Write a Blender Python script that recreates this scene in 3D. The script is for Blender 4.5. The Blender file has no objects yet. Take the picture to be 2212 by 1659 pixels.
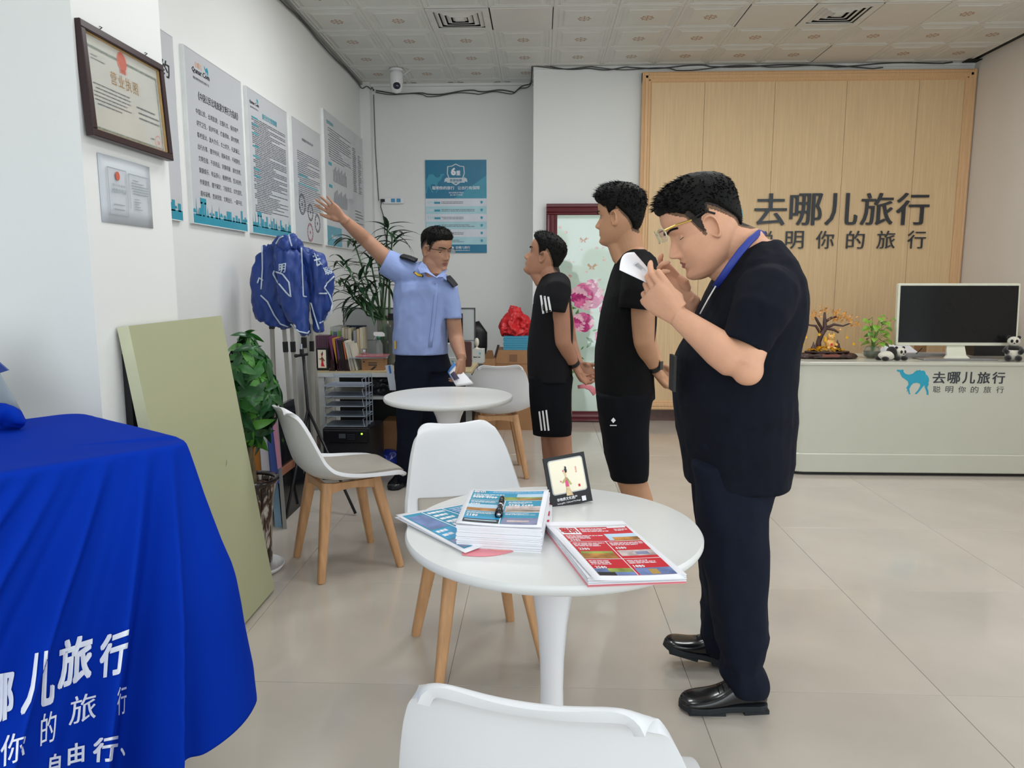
import bpy, bmesh, math, random
import numpy as np
from mathutils import Vector, Matrix, noise
from mathutils.bvhtree import BVHTree
random.seed(7); np.random.seed(7)
PI = math.pi
SC = bpy.context.scene
COL = SC.collection

# ------------------------------------------------------------------ camera, world, light, exposure
CAMH, CF, PITCH, YAW = 1.32, 1600.0, math.radians(8.0), math.radians(2.1)
cd = bpy.data.cameras.new('camera'); cam = bpy.data.objects.new('camera', cd); COL.objects.link(cam)
cam.location = (0, 0, CAMH); cam.rotation_euler = (PI / 2 - PITCH, 0, YAW)
cd.sensor_width = 36; cd.lens = 36 * CF / 2212; cd.clip_start = 0.02
SC.camera = cam
w = bpy.data.worlds.new('world'); SC.world = w; w.use_nodes = True
wb = w.node_tree.nodes['Background']; wb.inputs[0].default_value = (0.82, 0.92, 1.0, 1); wb.inputs[1].default_value = 1.2
def area(name, loc, rot, sx, sy, power, color):
    l = bpy.data.lights.new(name, 'AREA'); l.shape = 'RECTANGLE'; l.size = sx; l.size_y = sy; l.energy = power; l.color = color
    o = bpy.data.objects.new(name, l); COL.objects.link(o); o.location = loc; o.rotation_euler = rot
    return o
area('front_daylight', (0.4, -5.0, 2.4), (PI / 2, 0, 0), 10, 4.5, 240, (0.93, 0.97, 1.0))
area('side_daylight', (6.6, 0.2, 2.0), (PI / 2, 0, PI / 2), 5.5, 3.4, 70, (0.95, 0.98, 1.0))
for _x in (-.5, 1.1, 2.7):      # added fill lamps below the ceiling, out of view, brightening the deep room
    for _y in (.8, 2.7, 4.6): area('fill_lamp', (_x, _y, 3.19), (0, 0, 0), .6, .6, {.8: 5, 2.7: 9, 4.6: 19}[_y] * (1 if _x < 2 else .5), (0.97, 0.99, 1.0))
SC.view_settings.view_transform = 'Standard'; SC.view_settings.look = 'None'
SC.view_settings.exposure = 0.16; SC.view_settings.gamma = 1; SC.view_settings.use_curve_mapping = False

# ------------------------------------------------------------------ helpers
def _ray(px, py):
    x = (px - 1106) / CF; y = (829.5 - py) / CF
    sy, cy, sp, cp = math.sin(YAW), math.cos(YAW), math.sin(PITCH), math.cos(PITCH)
    return Vector((-sy * cp + x * cy - y * sy * sp, cy * cp + x * sy + y * cy * sp, -sp + y * cp))
def A(px, py, x=None, y=None, z=None):
    """real place of something seen at px,py whose depth (y), side (x) or height (z) is known"""
    d = _ray(px, py); o = Vector((0, 0, CAMH))
    if y is not None: t = y / d.y
    elif z is not None: t = (z - CAMH) / d.z
    else: t = x / d.x
    return o + d * t
def lin(c):
    if isinstance(c, str):
        c = tuple(int(c[i:i + 2], 16) / 255 for i in (0, 2, 4))
    return tuple((v / 12.92 if v <= .04045 else ((v + .055) / 1.055) ** 2.4) for v in c[:3]) + (1,)
_M = {}
def mat(name, col='808080', rough=.6, metal=0., var=.06, scale=8., bump=0., bscale=60., spec=.5, trans=0., emit=None, alpha=1., coat=0., sheen=0., sss=0., stretch=None, ior=1.45):
    if name in _M: return _M[name]
    m = bpy.data.materials.new(name); m.use_nodes = True; nt = m.node_tree; b = nt.nodes['Principled BSDF']
    c = lin(col)
    tc = nt.nodes.new('ShaderNodeTexCoord'); src = tc.outputs['Object']
    if stretch:
        mp = nt.nodes.new('ShaderNodeMapping'); mp.inputs['Scale'].default_value = stretch; nt.links.new(src, mp.inputs[0]); src = mp.outputs[0]
    n = nt.nodes.new('ShaderNodeTexNoise'); n.inputs['Scale'].default_value = scale; n.inputs['Detail'].default_value = 4; nt.links.new(src, n.inputs['Vector'])
    r = nt.nodes.new('ShaderNodeValToRGB'); r.color_ramp.elements[0].position = .3; r.color_ramp.elements[1].position = .7
    r.color_ramp.elements[0].color = tuple(v * (1 - var) for v in c[:3]) + (1,)
    r.color_ramp.elements[1].color = tuple(min(1, v * (1 + var)) for v in c[:3]) + (1,)
    nt.links.new(n.outputs['Fac'], r.inputs[0]); nt.links.new(r.outputs[0], b.inputs['Base Color'])
    b.inputs['Roughness'].default_value = rough; b.inputs['Metallic'].default_value = metal
    b.inputs['Specular IOR Level'].default_value = spec; b.inputs['IOR'].default_value = ior
    b.inputs['Transmission Weight'].default_value = trans; b.inputs['Alpha'].default_value = alpha
    b.inputs['Coat Weight'].default_value = coat; b.inputs['Sheen Weight'].default_value = sheen
    if sss:
        b.inputs['Subsurface Weight'].default_value = sss; b.inputs['Subsurface Radius'].default_value = (.012, .005, .003); b.inputs['Subsurface Scale'].default_value = 1.0
    if emit:
        b.inputs['Emission Color'].default_value = lin(emit[0]); b.inputs['Emission Strength'].default_value = emit[1]
    if bump:
        n2 = nt.nodes.new('ShaderNodeTexNoise'); n2.inputs['Scale'].default_value = bscale; n2.inputs['Detail'].default_value = 3; nt.links.new(src, n2.inputs['Vector'])
        bp = nt.nodes.new('ShaderNodeBump'); bp.inputs['Strength'].default_value = bump; bp.inputs['Distance'].default_value = .01
        nt.links.new(n2.outputs['Fac'], bp.inputs['Height']); nt.links.new(bp.outputs[0], b.inputs['Normal'])
    _M[name] = m; return m

def tag(o, label=None, cat=None, group=None, kind=None):
    if label: o['label'] = label
    if cat: o['category'] = cat
    if group: o['group'] = group
    if kind: o['kind'] = kind
    return o
def thing(name, label, cat, loc=(0, 0, 0), rz=0., group=None, rot=None):
    o = bpy.data.objects.new(name, None); COL.objects.link(o); o.empty_display_size = .05
    o.location = loc; o.rotation_euler = rot if rot else (0, 0, rz)
    return tag(o, label, cat, group)
def copy_tree(o, parent=None):
    c = o.copy(); COL.objects.link(c); c.parent = parent
    for ch in o.children: copy_tree(ch, c)
    return c
def link(name, me, parent=None, **k):
    o = bpy.data.objects.new(name, me); COL.objects.link(o); o.parent = parent
    if k: tag(o, **k)
    return o

class MB:
    """collects shapes and links them as ONE mesh object"""
    def __init__(s): s.v = []; s.f = []; s.m = []; s.mi = 0; s.T = None
    def mat(s, i): s.mi = i; return s
    def add(s, vs, fs):
        b = len(s.v)
        if s.T is not None: vs = [s.T @ Vector(p) for p in vs]
        s.v.extend([tuple(p) for p in vs]); s.f.extend([tuple(b + i for i in f) for f in fs]); s.m.extend([s.mi] * len(fs)); return s
    def box(s, c, d, rz=0, bev=0):
        if bev:
            return s.prism([(c[0] - d[0] / 2, c[1] - d[1] / 2), (c[0] + d[0] / 2, c[1] - d[1] / 2), (c[0] + d[0] / 2, c[1] + d[1] / 2), (c[0] - d[0] / 2, c[1] + d[1] / 2)], c[2] - d[2] / 2, c[2] + d[2] / 2, bev=bev)
        x, y, z = d[0] / 2, d[1] / 2, d[2] / 2
        vs = [(a * x, b * y, e * z) for e in (-1, 1) for a, b in ((-1, -1), (1, -1), (1, 1), (-1, 1))]
        if rz:
            ca, sa = math.cos(rz), math.sin(rz); vs = [(p[0] * ca - p[1] * sa, p[0] * sa + p[1] * ca, p[2]) for p in vs]
        vs = [(p[0] + c[0], p[1] + c[1], p[2] + c[2]) for p in vs]
        return s.add(vs, [(3, 2, 1, 0), (4, 5, 6, 7), (0, 1, 5, 4), (1, 2, 6, 5), (2, 3, 7, 6), (3, 0, 4, 7)])
    def bb(s, a, b): return s.box([(a[i] + b[i]) / 2 for i in range(3)], [abs(b[i] - a[i]) for i in range(3)])
    def prism(s, pts, z0, z1, bev=0, axis='z'):
        """convex-ish outline pts (x,y) extruded z0..z1, optional small chamfer"""
        n = len(pts); cx = sum(p[0] for p in pts) / n; cy = sum(p[1] for p in pts) / n
        def ins(d):
            out = []
            for i in range(n):
                a, p, q = Vector(pts[i - 1]), Vector(pts[i]), Vector(pts[(i + 1) % n])
                e1 = (p - a); e2 = (q - p)
                n1 = Vector((-e1.y, e1.x)).normalized() if e1.length else Vector((0, 0)); n2 = Vector((-e2.y, e2.x)).normalized() if e2.length else n1
                nn = (n1 + n2); nn = nn.normalized() if nn.length > 1e-6 else n1
                k = max(.4, nn.dot(n1)); out.append((p.x + nn.x * d / k, p.y + nn.y * d / k))
            return out
        rings = [(pts, z0), (pts, z1)]
        if bev: rings = [(ins(bev), z0), (pts, z0 + bev), (pts, z1 - bev), (ins(bev), z1)]
        vs = []; fs = []
        for pp, z in rings: vs += [((p[0], p[1], z) if axis == 'z' else (p[0], z, p[1])) for p in pp]
        for k in range(len(rings) - 1):
            for i in range(n):
                j = (i + 1) % n; fs.append((k * n + i, k * n + j, (k + 1) * n + j, (k + 1) * n + i))
        fs.append(tuple(reversed(range(n)))); fs.append(tuple(range((len(rings) - 1) * n, len(rings) * n)))
        if axis != 'z': fs = [tuple(reversed(f)) for f in fs]
        return s.add(vs, fs)
    def loft(s, rings, cap=True, closed=True):
        n = len(rings[0]); vs = [p for r in rings for p in r]; fs = []
        for k in range(len(rings) - 1):
            for i in range(n if closed else n - 1):
                j = (i + 1) % n; fs.append((k * n + i, k * n + j, (k + 1) * n + j, (k + 1) * n + i))
        if cap and closed: fs.append(tuple(reversed(range(n)))); fs.append(tuple(range((len(rings) - 1) * n, len(rings) * n)))
        return s.add(vs, fs)
    def lathe(s, prof, c=(0, 0, 0), n=32, cap=True):
        """prof: (r, z)"""
        return s.loft([[(c[0] + r * math.cos(2 * PI * i / n), c[1] + r * math.sin(2 * PI * i / n), c[2] + z) for i in range(n)] for r, z in prof], cap)
    def tube(s, pts, rad, n=8, cap=True, flat=None, up=None, p=2.0):
        """tube along pts; rad scalar/list; flat=(a,b) multipliers list or pair"""
        pts = [Vector(q) for q in pts]; m = len(pts)
        if not hasattr(rad, '__len__'): rad = [rad] * m
        rings = []; pu = Vector(up) if up else None
        for i in range(m):
            t = (pts[min(i + 1, m - 1)] - pts[max(i - 1, 0)]).normalized()
            if pu is None: pu = t.orthogonal()
            u = pu - t * pu.dot(t)
            u = u.normalized() if u.length > 1e-6 else t.orthogonal().normalized()
            pu = u if up is None else pu
            v = t.cross(u)
            r = rad[i]
            if hasattr(r, '__len__'): ra, rb = r
            else: ra = rb = r
            ring = []
            for k in range(n):
                a = 2 * PI * k / n; ca, sa = math.cos(a), math.sin(a)
                ca = math.copysign(abs(ca) ** (2 / p), ca); sa = math.copysign(abs(sa) ** (2 / p), sa)
                ring.append(pts[i] + u * ca * ra + v * sa * rb)
            rings.append(ring)
        return s.loft(rings, cap)
    def ball(s, c, r, n=16, k=10):
        if not hasattr(r, '__len__'): r = (r, r, r)
        rings = []
        for i in range(1, k):
            a = PI * i / k; rings.append([(c[0] + r[0] * math.sin(a) * math.cos(2 * PI * j / n), c[1] + r[1] * math.sin(a) * math.sin(2 * PI * j / n), c[2] - r[2] * math.cos(a)) for j in range(n)])
        return s.loft(rings)
    def grid(s, P, nu, nv):
        """P(i,j) -> point"""
        vs = [P(i, j) for j in range(nv) for i in range(nu)]
        return s.add(vs, [(j * nu + i, j * nu + i + 1, (j + 1) * nu + i + 1, (j + 1) * nu + i) for j in range(nv - 1) for i in range(nu - 1)])
    def rect(s, x0, z0, x1, z1, y=0):
        """flat print rectangle facing -Y"""
        return s.add([(x0, y, z0), (x1, y, z0), (x1, y, z1), (x0, y, z1)], [(0, 1, 2, 3)])
    def me(s, name='mesh', smooth=False, mats=()):
        me = bpy.data.meshes.new(name); me.from_pydata(s.v, [], s.f)
        for m in mats: me.materials.append(m)
        if any(s.m): me.polygons.foreach_set('material_index', s.m)
        if smooth: me.polygons.foreach_set('use_smooth', [True] * len(me.polygons))
        me.update(); return me
    def build(s, name, mats, parent=None, smooth=False, angle=None, loc=None, **k):
        if not isinstance(mats, (list, tuple)): mats = [mats]
        me = s.me(name, smooth or angle is not None, mats)
        if angle is not None: sharp(me, angle)
        o = link(name, me, parent, **k)
        if loc is not None: o.location = loc
        return o
def sharp(me, ang=40):
    bm = bmesh.new(); bm.from_mesh(me); a = math.radians(ang)
    for e in bm.edges:
        if len(e.link_faces) == 2 and e.calc_face_angle(0) > a: e.smooth = False
    bm.to_mesh(me); bm.free()
def rrect(w, h, r, n=5, cx=0, cy=0):
    pts = []
    for sx, sy, a0 in ((1, -1, -90), (1, 1, 0), (-1, 1, 90), (-1, -1, 180)):
        for i in range(n + 1):
            a = math.radians(a0 + 90 * i / n); pts.append((cx + sx * (w / 2 - r) + r * math.cos(a), cy + sy * (h / 2 - r) + r * math.sin(a)))
    return pts
def circ(r, n=32, cx=0, cy=0, a0=0): return [(cx + r * math.cos(a0 + 2 * PI * i / n), cy + r * math.sin(a0 + 2 * PI * i / n)) for i in range(n)]

_tc = {}
def glyphs(body, size, res=2, bold=0., extrude=0., align='LEFT', sx=1., spacing=1.):
    key = (body, size, res, bold, extrude, align, sx, spacing)
    if key in _tc: return _tc[key]
    c = bpy.data.curves.new('t', 'FONT'); c.body = body; c.size = size; c.resolution_u = res; c.extrude = extrude
    c.align_x = align; c.space_character = spacing; c.fill_mode = 'BOTH' if extrude else 'FRONT'
    o = bpy.data.objects.new('t', c); COL.objects.link(o)
    dg = bpy.context.evaluated_depsgraph_get(); m = bpy.data.meshes.new_from_object(o.evaluated_get(dg))
    vs = [(v.co.x * sx, v.co.y, v.co.z) for v in m.vertices]; fs = [tuple(p.vertices) for p in m.polygons]
    bpy.data.objects.remove(o); bpy.data.curves.remove(c); bpy.data.meshes.remove(m)
    if bold > .004:      # heavier strokes: shifted copies of the same glyph
        V0, F0 = vs, fs; vs, fs = [], []; b_ = bold * size
        for dx, dy in ([(i * b_, j * b_ * .7) for i in (-1, 0, 1) for j in (-1, 0, 1)] if bold > .03 else ((-b_, -b_ * .6), (b_, -b_ * .6), (-b_, b_ * .6), (b_, b_ * .6)) if bold > .018 else ((-b_, 0), (b_, 0))):
            n0 = len(vs); vs += [(p[0] + dx, p[1] + dy, p[2] + .0025 * size * (n0 / max(1, len(V0)))) for p in V0]; fs += [tuple(n0 + i for i in f) for f in F0]
    _tc[key] = (vs, fs); return vs, fs
def text(mb, body, x, z, size, y=0., **k):
    """text in the XZ plane facing -Y, baseline-left at x,z"""
    vs, fs = glyphs(body, size, **k)
    return mb.add([(p[0] + x, y - p[2], p[1] + z) for p in vs], fs)
def textfit(mb, body, x0, x1, z, h, y=0., **k):
    """text stretched to span x0..x1 with glyph height h, bottom at z"""
    vs, fs = glyphs(body, 1.0, **k)
    xs = [p[0] for p in vs]; ys = [p[1] for p in vs]
    ax, bx, ay, by = min(xs), max(xs), min(ys), max(ys)
    s1 = (x1 - x0) / (bx - ax); s2 = h / (by - ay)
    return mb.add([(x0 + (p[0] - ax) * s1, y - p[2] * s2, z + (p[1] - ay) * s2) for p in vs], fs)
def smear(mb, x0, z0, w, h, lines, y, seed=0, fill=.75, gap=.45, words=None):
    """lines too small to read: dashes"""
    r = random.Random(seed); lh = h / lines
    for i in range(lines):
        x = x0 + (0 if r.random() < .7 else w * .06); end = x0 + w * (1 if r.random() < .6 else r.uniform(.4, .95))
        while x < end:
            l = r.uniform(.03, .16) * w; e = min(end, x + l)
            zz = z0 + h - (i + 1) * lh; mb.rect(x, zz, e, zz + lh * gap, y); x = e + w * .012
def apply_mods(me, mods):
    o = bpy.data.objects.new('tmp', me); COL.objects.link(o)
    for t, kw in mods:
        m = o.modifiers.new(t, t)
        for k2, v in kw.items(): setattr(m, k2, v)
    dg = bpy.context.evaluated_depsgraph_get(); r = bpy.data.meshes.new_from_object(o.evaluated_get(dg))
    bpy.data.objects.remove(o); return r
def np_co(me):
    a = np.empty(len(me.vertices) * 3, np.float32); me.vertices.foreach_get('co', a); return a.reshape(-1, 3)
def np_no(me):
    a = np.empty(len(me.vertices) * 3, np.float32); me.vertices.foreach_get('normal', a); return a.reshape(-1, 3)
def set_co(me, a): me.vertices.foreach_set('co', np.ascontiguousarray(a, np.float32).ravel()); me.update()
def remesh(mb, voxel, smooth=2, name='m', fac=.5):
    me = mb.me(name)
    bm = bmesh.new(); bm.from_mesh(me); bmesh.ops.recalc_face_normals(bm, faces=bm.faces); bm.to_mesh(me); bm.free()
    mods = [('REMESH', dict(mode='VOXEL', voxel_size=voxel))]
    if smooth: mods.append(('SMOOTH', dict(factor=fac, iterations=smooth)))
    r = apply_mods(me, mods); r.materials.clear()
    r.polygons.foreach_set('use_smooth', [True] * len(r.polygons)); return r
def norm(v): v = Vector(v); return v.normalized()
# ------------------------------------------------------------------ room
ZC, XL, XR, YB, YR, YF = 3.21, -1.74, 3.80, 6.96, 7.50, -1.8
M_wall = mat('white_plaster', 'e2e3e1', .75, var=.02, scale=1.5, bump=.06, bscale=35)
M_wallr = mat('bounce_tinted_plaster', 'e6dfd6', .75, var=.03, scale=1.2, bump=.06, bscale=35)  # right wall: warm bounce from the oak panelling is put into the colour
def struct(mb, name, m, **k): return mb.build(name, m, kind='structure', **k)
# floor: grout bed and tiles
M_grout = mat('grout', '7d756c', .8)
M_tile = mat('polished_tile', 'beb5aa', .10, var=.07, scale=2.2, spec=.5, coat=.1)
M_tile.node_tree.nodes['Noise Texture'].inputs['Detail'].default_value = 8
XLF = -3.0
fl = struct(MB().bb((XLF - .1, YF, -.05), (XR + .1, YR + .1, -.0015)), 'floor', M_grout)
TX, TY = .8, .815
tm = None
for i in range(-5, 5):
    for j in range(-5, 8):
        x0, y0 = .504 + i * TX, 2.265 + j * TY
        x1, y1 = min(x0 + TX, XR), min(y0 + TY, YR); x0c, y0c = max(x0, XL - .1 if y0 > 2.2 else XLF), max(y0, YF)
        if x1 - x0c < .02 or y1 - y0c < .02: continue
        full = abs(x1 - x0c - TX) < 1e-6 and abs(y1 - y0c - TY) < 1e-6
        if full and tm is not None: me = tm
        else:
            me = MB().prism([(0.0008, .0008), (x1 - x0c - .0008, .0008), (x1 - x0c - .0008, y1 - y0c - .0008), (.0008, y1 - y0c - .0008)], -.008, 0, bev=.0008).me('tile', mats=[M_tile])
            if full: tm = me
        t = link('tile', me, fl); t.location = (x0c, y0c, 0)
# ceiling: metal panels
def ceil_mat():
    m = mat('stamped_ceiling_panel', 'd4d4cf', .38, var=.04, scale=5, spec=.5)
    nt = m.node_tree; b = nt.nodes['Principled BSDF']; N = nt.nodes.new; L = nt.links.new
    tc = N('ShaderNodeTexCoord'); sp = N('ShaderNodeSeparateXYZ'); L(tc.outputs['Object'], sp.inputs[0])
    def mth(op, a, b_=None, c=None):
        n = N('ShaderNodeMath'); n.operation = op
        for k, v in enumerate((a, b_, c)):
            if v is None: continue
            if hasattr(v, 'links'): L(v, n.inputs[k])
            else: n.inputs[k].default_value = v
        return n.outputs[0]
    x, y = sp.outputs[0], sp.outputs[1]
    r = mth('SQRT', mth('ADD', mth('MULTIPLY', x, x), mth('MULTIPLY', y, y))); th = mth('ARCTAN2', y, x)
    petal = mth('ADD', mth('MULTIPLY', mth('ABSOLUTE', mth('COSINE', mth('MULTIPLY', th, 4))), .016), .034)
    inside = mth('LESS_THAN', r, petal)
    rim = mth('LESS_THAN', mth('ABSOLUTE', mth('SUBTRACT', r, mth('SUBTRACT', petal, .004))), .0035)
    spokes = mth('GREATER_THAN', mth('COSINE', mth('MULTIPLY', th, 8)), .45)
    core = mth('LESS_THAN', r, .009)
    pat = mth('MULTIPLY', inside, mth('MAXIMUM', mth('MAXIMUM', rim, core), mth('MULTIPLY', spokes, .85)))
    mx = N('ShaderNodeMix'); mx.data_type = 'RGBA'; L(pat, mx.inputs[0])
    L(nt.nodes['Color Ramp'].outputs[0], mx.inputs[6]); mx.inputs[7].default_value = lin('9a6a3c'); L(mx.outputs[2], b.inputs['Base Color'])
    return m
M_ceil = ceil_mat(); M_ceilp = mat('plain_ceiling_panel', 'd6d3cd', .45, var=.02)
M_dark = mat('dark_void', '1c1c1c', .8)
ce = struct(MB().bb((XLF - .1, YF, ZC + .012), (XR + .1, YR + .1, ZC + .1)), 'ceiling', M_dark)
CX0, CXS, CY0, CYS = .09, .455, 5.495, .47
hw, hh = CXS / 2, CYS / 2
def ctile():
    m = MB(); prof = [(0, 0), (.004, -.004), (.02, -.004), (.026, .001), (.04, .001), (.046, -.003), (.052, .001), (.07, .001), (.085, -.006), (.13, -.006)]
    rings = [[(sx * (hw - d), sy * (hh - d), z) for sx, sy in ((-1, -1), (1, -1), (1, 1), (-1, 1))] for d, z in prof]
    m.loft(rings, cap=False); m.add(rings[-1], [(3, 2, 1, 0)])
    m.f = [tuple(reversed(f)) for f in m.f]; m.f[-1] = tuple(reversed(m.f[-1])) ; return m.me('panel', mats=[M_ceil])
ct = ctile(); cp = MB().prism([(-hw + .006, -hh + .006), (hw - .006, -hh + .006), (hw - .006, hh - .006), (-hw + .006, hh - .006)], -.006, .004, bev=.003).me('panel_plain', mats=[M_ceilp])
VENTS = {(-2, 0), (4, 0)}; PLAIN = {(-1, 0), (3, 0), (5, 0), (5, 2)}
for i in range(-7, 9):
    for j in range(-15, 5):
        cx, cy = CX0 + (i + .5) * CXS, CY0 + (j + .5) * CYS
        if (i, j) in VENTS or cy < YF + .1 or (cx < XL - .25 and cy > 2.2) or cx < XLF or cx > XR + .1: continue
        if j == 4 and cx > -.1: continue
        t = link('ceiling_panel', cp if (i, j) in PLAIN else ct, ce); t.location = (cx, cy, ZC)
M_vent = mat('vent_white', 'd6d5d0', .5)
for (i, j) in VENTS:
    cx, cy = CX0 + (i + .5) * CXS, CY0 + (j + .5) * CYS
    v = thing('ceiling_vent', 'square louvred air vent in the ceiling, ' + ('left one near the security camera' if i < 0 else 'right one above the wood panelling'), 'vent', (cx, cy, ZC), group='square ceiling vents')
    f = MB(); o_, i_ = hw - .003, hw - .05
    for a, b_ in ((-1, 0), (1, 0), (0, -1), (0, 1)):
        if a: f.box((a * (o_ + i_) / 2, 0, -.004), (o_ - i_, 2 * o_, .008))
        else: f.box((0, b_ * (o_ + i_) / 2, -.004), (2 * i_, o_ - i_, .008))
    f.build('frame', M_vent, v)
    for k in range(4):
        d0 = i_ - k * .042; d1 = d0 - .016
        r0 = [(sx * d0, sy * d0, .008) for sx, sy in ((-1, -1), (1, -1), (1, 1), (-1, 1))]; r1 = [(sx * (d1 - .014), sy * (d1 - .014), -.006) for sx, sy in ((-1, -1), (1, -1), (1, 1), (-1, 1))]
        r2 = [(p[0] * (1 - .03), p[1] * (1 - .03), p[2] + .003) for p in r1]
        MB().loft([r0, r1, r2], cap=False).build('louvre', M_vent, v)
    MB().box((0, 0, .0), (.07, .07, .006)).build('centre_plate', M_vent, v)
# walls
struct(MB().bb((XL - .15, 2.7, 0), (XL, YR + .1, ZC + .1)), 'wall_left', M_wall)
struct(MB().bb((XLF - .15, YF, 0), (XLF, 2.7, ZC + .1)), 'wall_left_front', M_wall)
struct(MB().bb((XL, YR, 0), (-.06, YR + .1, ZC + .1)), 'wall_back', M_wall)
struct(MB().bb((-.062, YB, 0), (XR + .1, YR + .1, ZC + .1)), 'wall_back_projection', M_wall)
struct(MB().bb((XR, 3.0, 0), (XR + .15, YB + .05, ZC + .1)), 'wall_right', M_wallr)
struct(MB().bb((XR, YF, 2.95), (XR + .15, 3.0, ZC + .1)), 'wall_right_header', M_wall)
struct(MB().bb((XLF, 2.185, 0), (-1.335, 2.70, ZC)), 'wall_left_column', M_wall)
struct(MB().bb((XL, 7.40, 0), (-1.645, YR, ZC)), 'wall_left_corner_pier', M_wall)
struct(MB().bb((XLF, YF - .1, 2.95), (XR, YF, ZC + .1)), 'wall_front_header', M_wall)
M_base = mat('brown_stone_skirting', '5b3f38', .35, var=.2, scale=20)
struct(MB().bb((-.062, YB - .014, 0), (XR, YB, .105)), 'baseboard_back', M_base)
struct(MB().bb((-.076, YB - .014, 0), (-.062, YR, .105)), 'baseboard_back_return', M_base)
struct(MB().bb((XL, YR - .014, 0), (-.062, YR, .105)), 'baseboard_recess', M_base)
struct(MB().bb((XL, 2.70, 0), (XL + .014, 7.28, .105)), 'baseboard_left', M_base)
# metal edge trim under the ceiling on the left wall
M_alu = mat('aluminium_trim', 'a8a8a4', .4, metal=.6)
t = MB(); t.bb((XL, 2.7, ZC - .03), (XL + .03, 7.4, ZC - .005)); t.bb((XL, 2.7, ZC - .045), (XL + .012, 7.4, ZC - .03)); struct(t, 'trim_1', M_alu)
struct(MB().bb((XL, YR - .03, ZC - .03), (-.062, YR, ZC - .005)), 'trim_2', M_wall)
struct(MB().bb((-.062, YB - .012, ZC - .03), (XR, YB, ZC - .005)), 'trim_3', M_wall)
# cables along the ceiling
M_cable = mat('grey_cable', '4a4a4a', .6)
def cable(name, pts, r, label, m=M_cable, n=6, seed=1, wob=.008, steps=12, cat='cable'):
    rr = random.Random(seed); P = []
    for k in range(len(pts) - 1):
        a, b_ = Vector(pts[k]), Vector(pts[k + 1])
        for q in range(steps): P.append(a.lerp(b_, q / steps) + Vector((0, 0, math.sin(q / steps * PI * 2 + k + seed) * wob)))
    P.append(Vector(pts[-1]))
    return tag(MB().tube(P, r, n).build(name, m, smooth=True), label, cat)
zt = ZC - .055
cable('ceiling_cable', [(XL + .02, 2.8, zt + .01), (XL + .02, 4.5, zt), (XL + .02, 5.8, zt + .01), (XL + .02, 7.38, zt), (-1.63, 7.39, zt - .01), (-1.62, YR - .015, zt)], .005, 'grey cable running under the ceiling edge along the left wall', wob=.012)
cable('ceiling_cable', [(-1.6, YR - .02, zt - .02), (-1.1, YR - .02, zt - .05), (-.6, YR - .02, zt - .02), (-.25, YR - .02, zt - .03), (-.09, YR - .03, zt + .05), (-.075, YB - .02, zt + .06), (.4, YB - .02, zt + .02), (.8, YB - .02, zt + .03), (1.5, YB - .02, zt + .04), (2.6, YB - .02, zt + .03), (3.6, YB - .02, zt + .05)], .006, 'upper grey cable sagging across the top of the back wall', seed=2, wob=.01)
cable('ceiling_cable', [(-1.6, YR - .03, zt - .03), (-1.1, YR - .03, zt - .065), (-.6, YR - .03, zt - .045), (-.25, YR - .03, zt - .045), (-.09, YR - .04, zt + .03), (-.075, YB - .03, zt + .04), (.5, YB - .03, zt + .03), (1.2, YB - .03, zt + .01), (2.0, YB - .03, zt + .035), (3.0, YB - .03, zt + .01)], .0045, 'thinner cable looped beneath the other one on the back wall', seed=3, wob=.012)
cable('wall_cable', [(-1.625, YR - .01, ZC - .1), (-1.62, YR - .01, 2.6), (-1.6, YR - .01, 2.1)], .004, 'thin cable running down the back left corner beside the pier', seed=5, wob=0)
tag(MB().bb((XR - .12, YB - .12, ZC - .012), (XR - .0, YB - .02, ZC - .006)).build('ceiling_gap_cover', M_dark), 'small black patch in the far right ceiling corner', 'vent')
# outside, seen only in reflections: forecourt, railing, greenery
M_pave = mat('forecourt_paving', 'c9c7c2', .8, var=.05, scale=3)
struct(MB().bb((-9, -9, -.12), (11, YF, -.02)), 'ground_forecourt', M_pave)
struct(MB().bb((XR + .1, YF, -.12), (11, 6, -.02)), 'ground_side_pavement', M_pave)
M_hedge = mat('hedge_leaves', '5f8a3c', .8, var=.4, scale=9)
hb = MB(); rr = random.Random(4)
for k in range(90): hb.ball((rr.uniform(-8, 10), -9.5 + rr.uniform(-.6, .6), rr.uniform(.2, 3.2)), rr.uniform(.35, .75), 8, 6)
tag(hb.build('roadside_greenery', M_hedge, smooth=True, kind='stuff'), 'green roadside trees outside the shopfront, seen reflected in the glass picture', 'greenery')
M_rail = mat('white_railing', 'e8e8e8', .4)
rl = thing('railing', 'white metal railing outside the shopfront, seen reflected in the glass picture', 'railing', (1, -7.5, -.02))
rb = MB(); rb.tube([(-8, 0, 1.0), (8, 0, 1.0)], .03); rb.tube([(-8, 0, .15), (8, 0, .15)], .02); rb.build('rail', M_rail, rl)
pm = MB().tube([(0, 0, 0), (0, 0, 1.0)], .018, 6).me('post', mats=[M_rail])
for k in range(33): link('post', pm, rl).location = (-8 + k * .5, 0, 0)
for _x in (-.5, 1.1, 2.7):  # unseen glowing panels, added as housings for the fill lamps
    for _y in (.8, 2.7, 4.6):
        cl_ = thing('fill_panel', 'square glowing panel added at the ceiling out of view, holding a fill lamp', 'fill light', (_x, _y, ZC), group='added ceiling fill panels')
        MB().box((0, 0, -.007), (.62, .62, .006)).build('diffuser', mat('fill_panel_white', 'f2f2ee', .5, emit=('ffffff', 1.0)), cl_)
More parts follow.
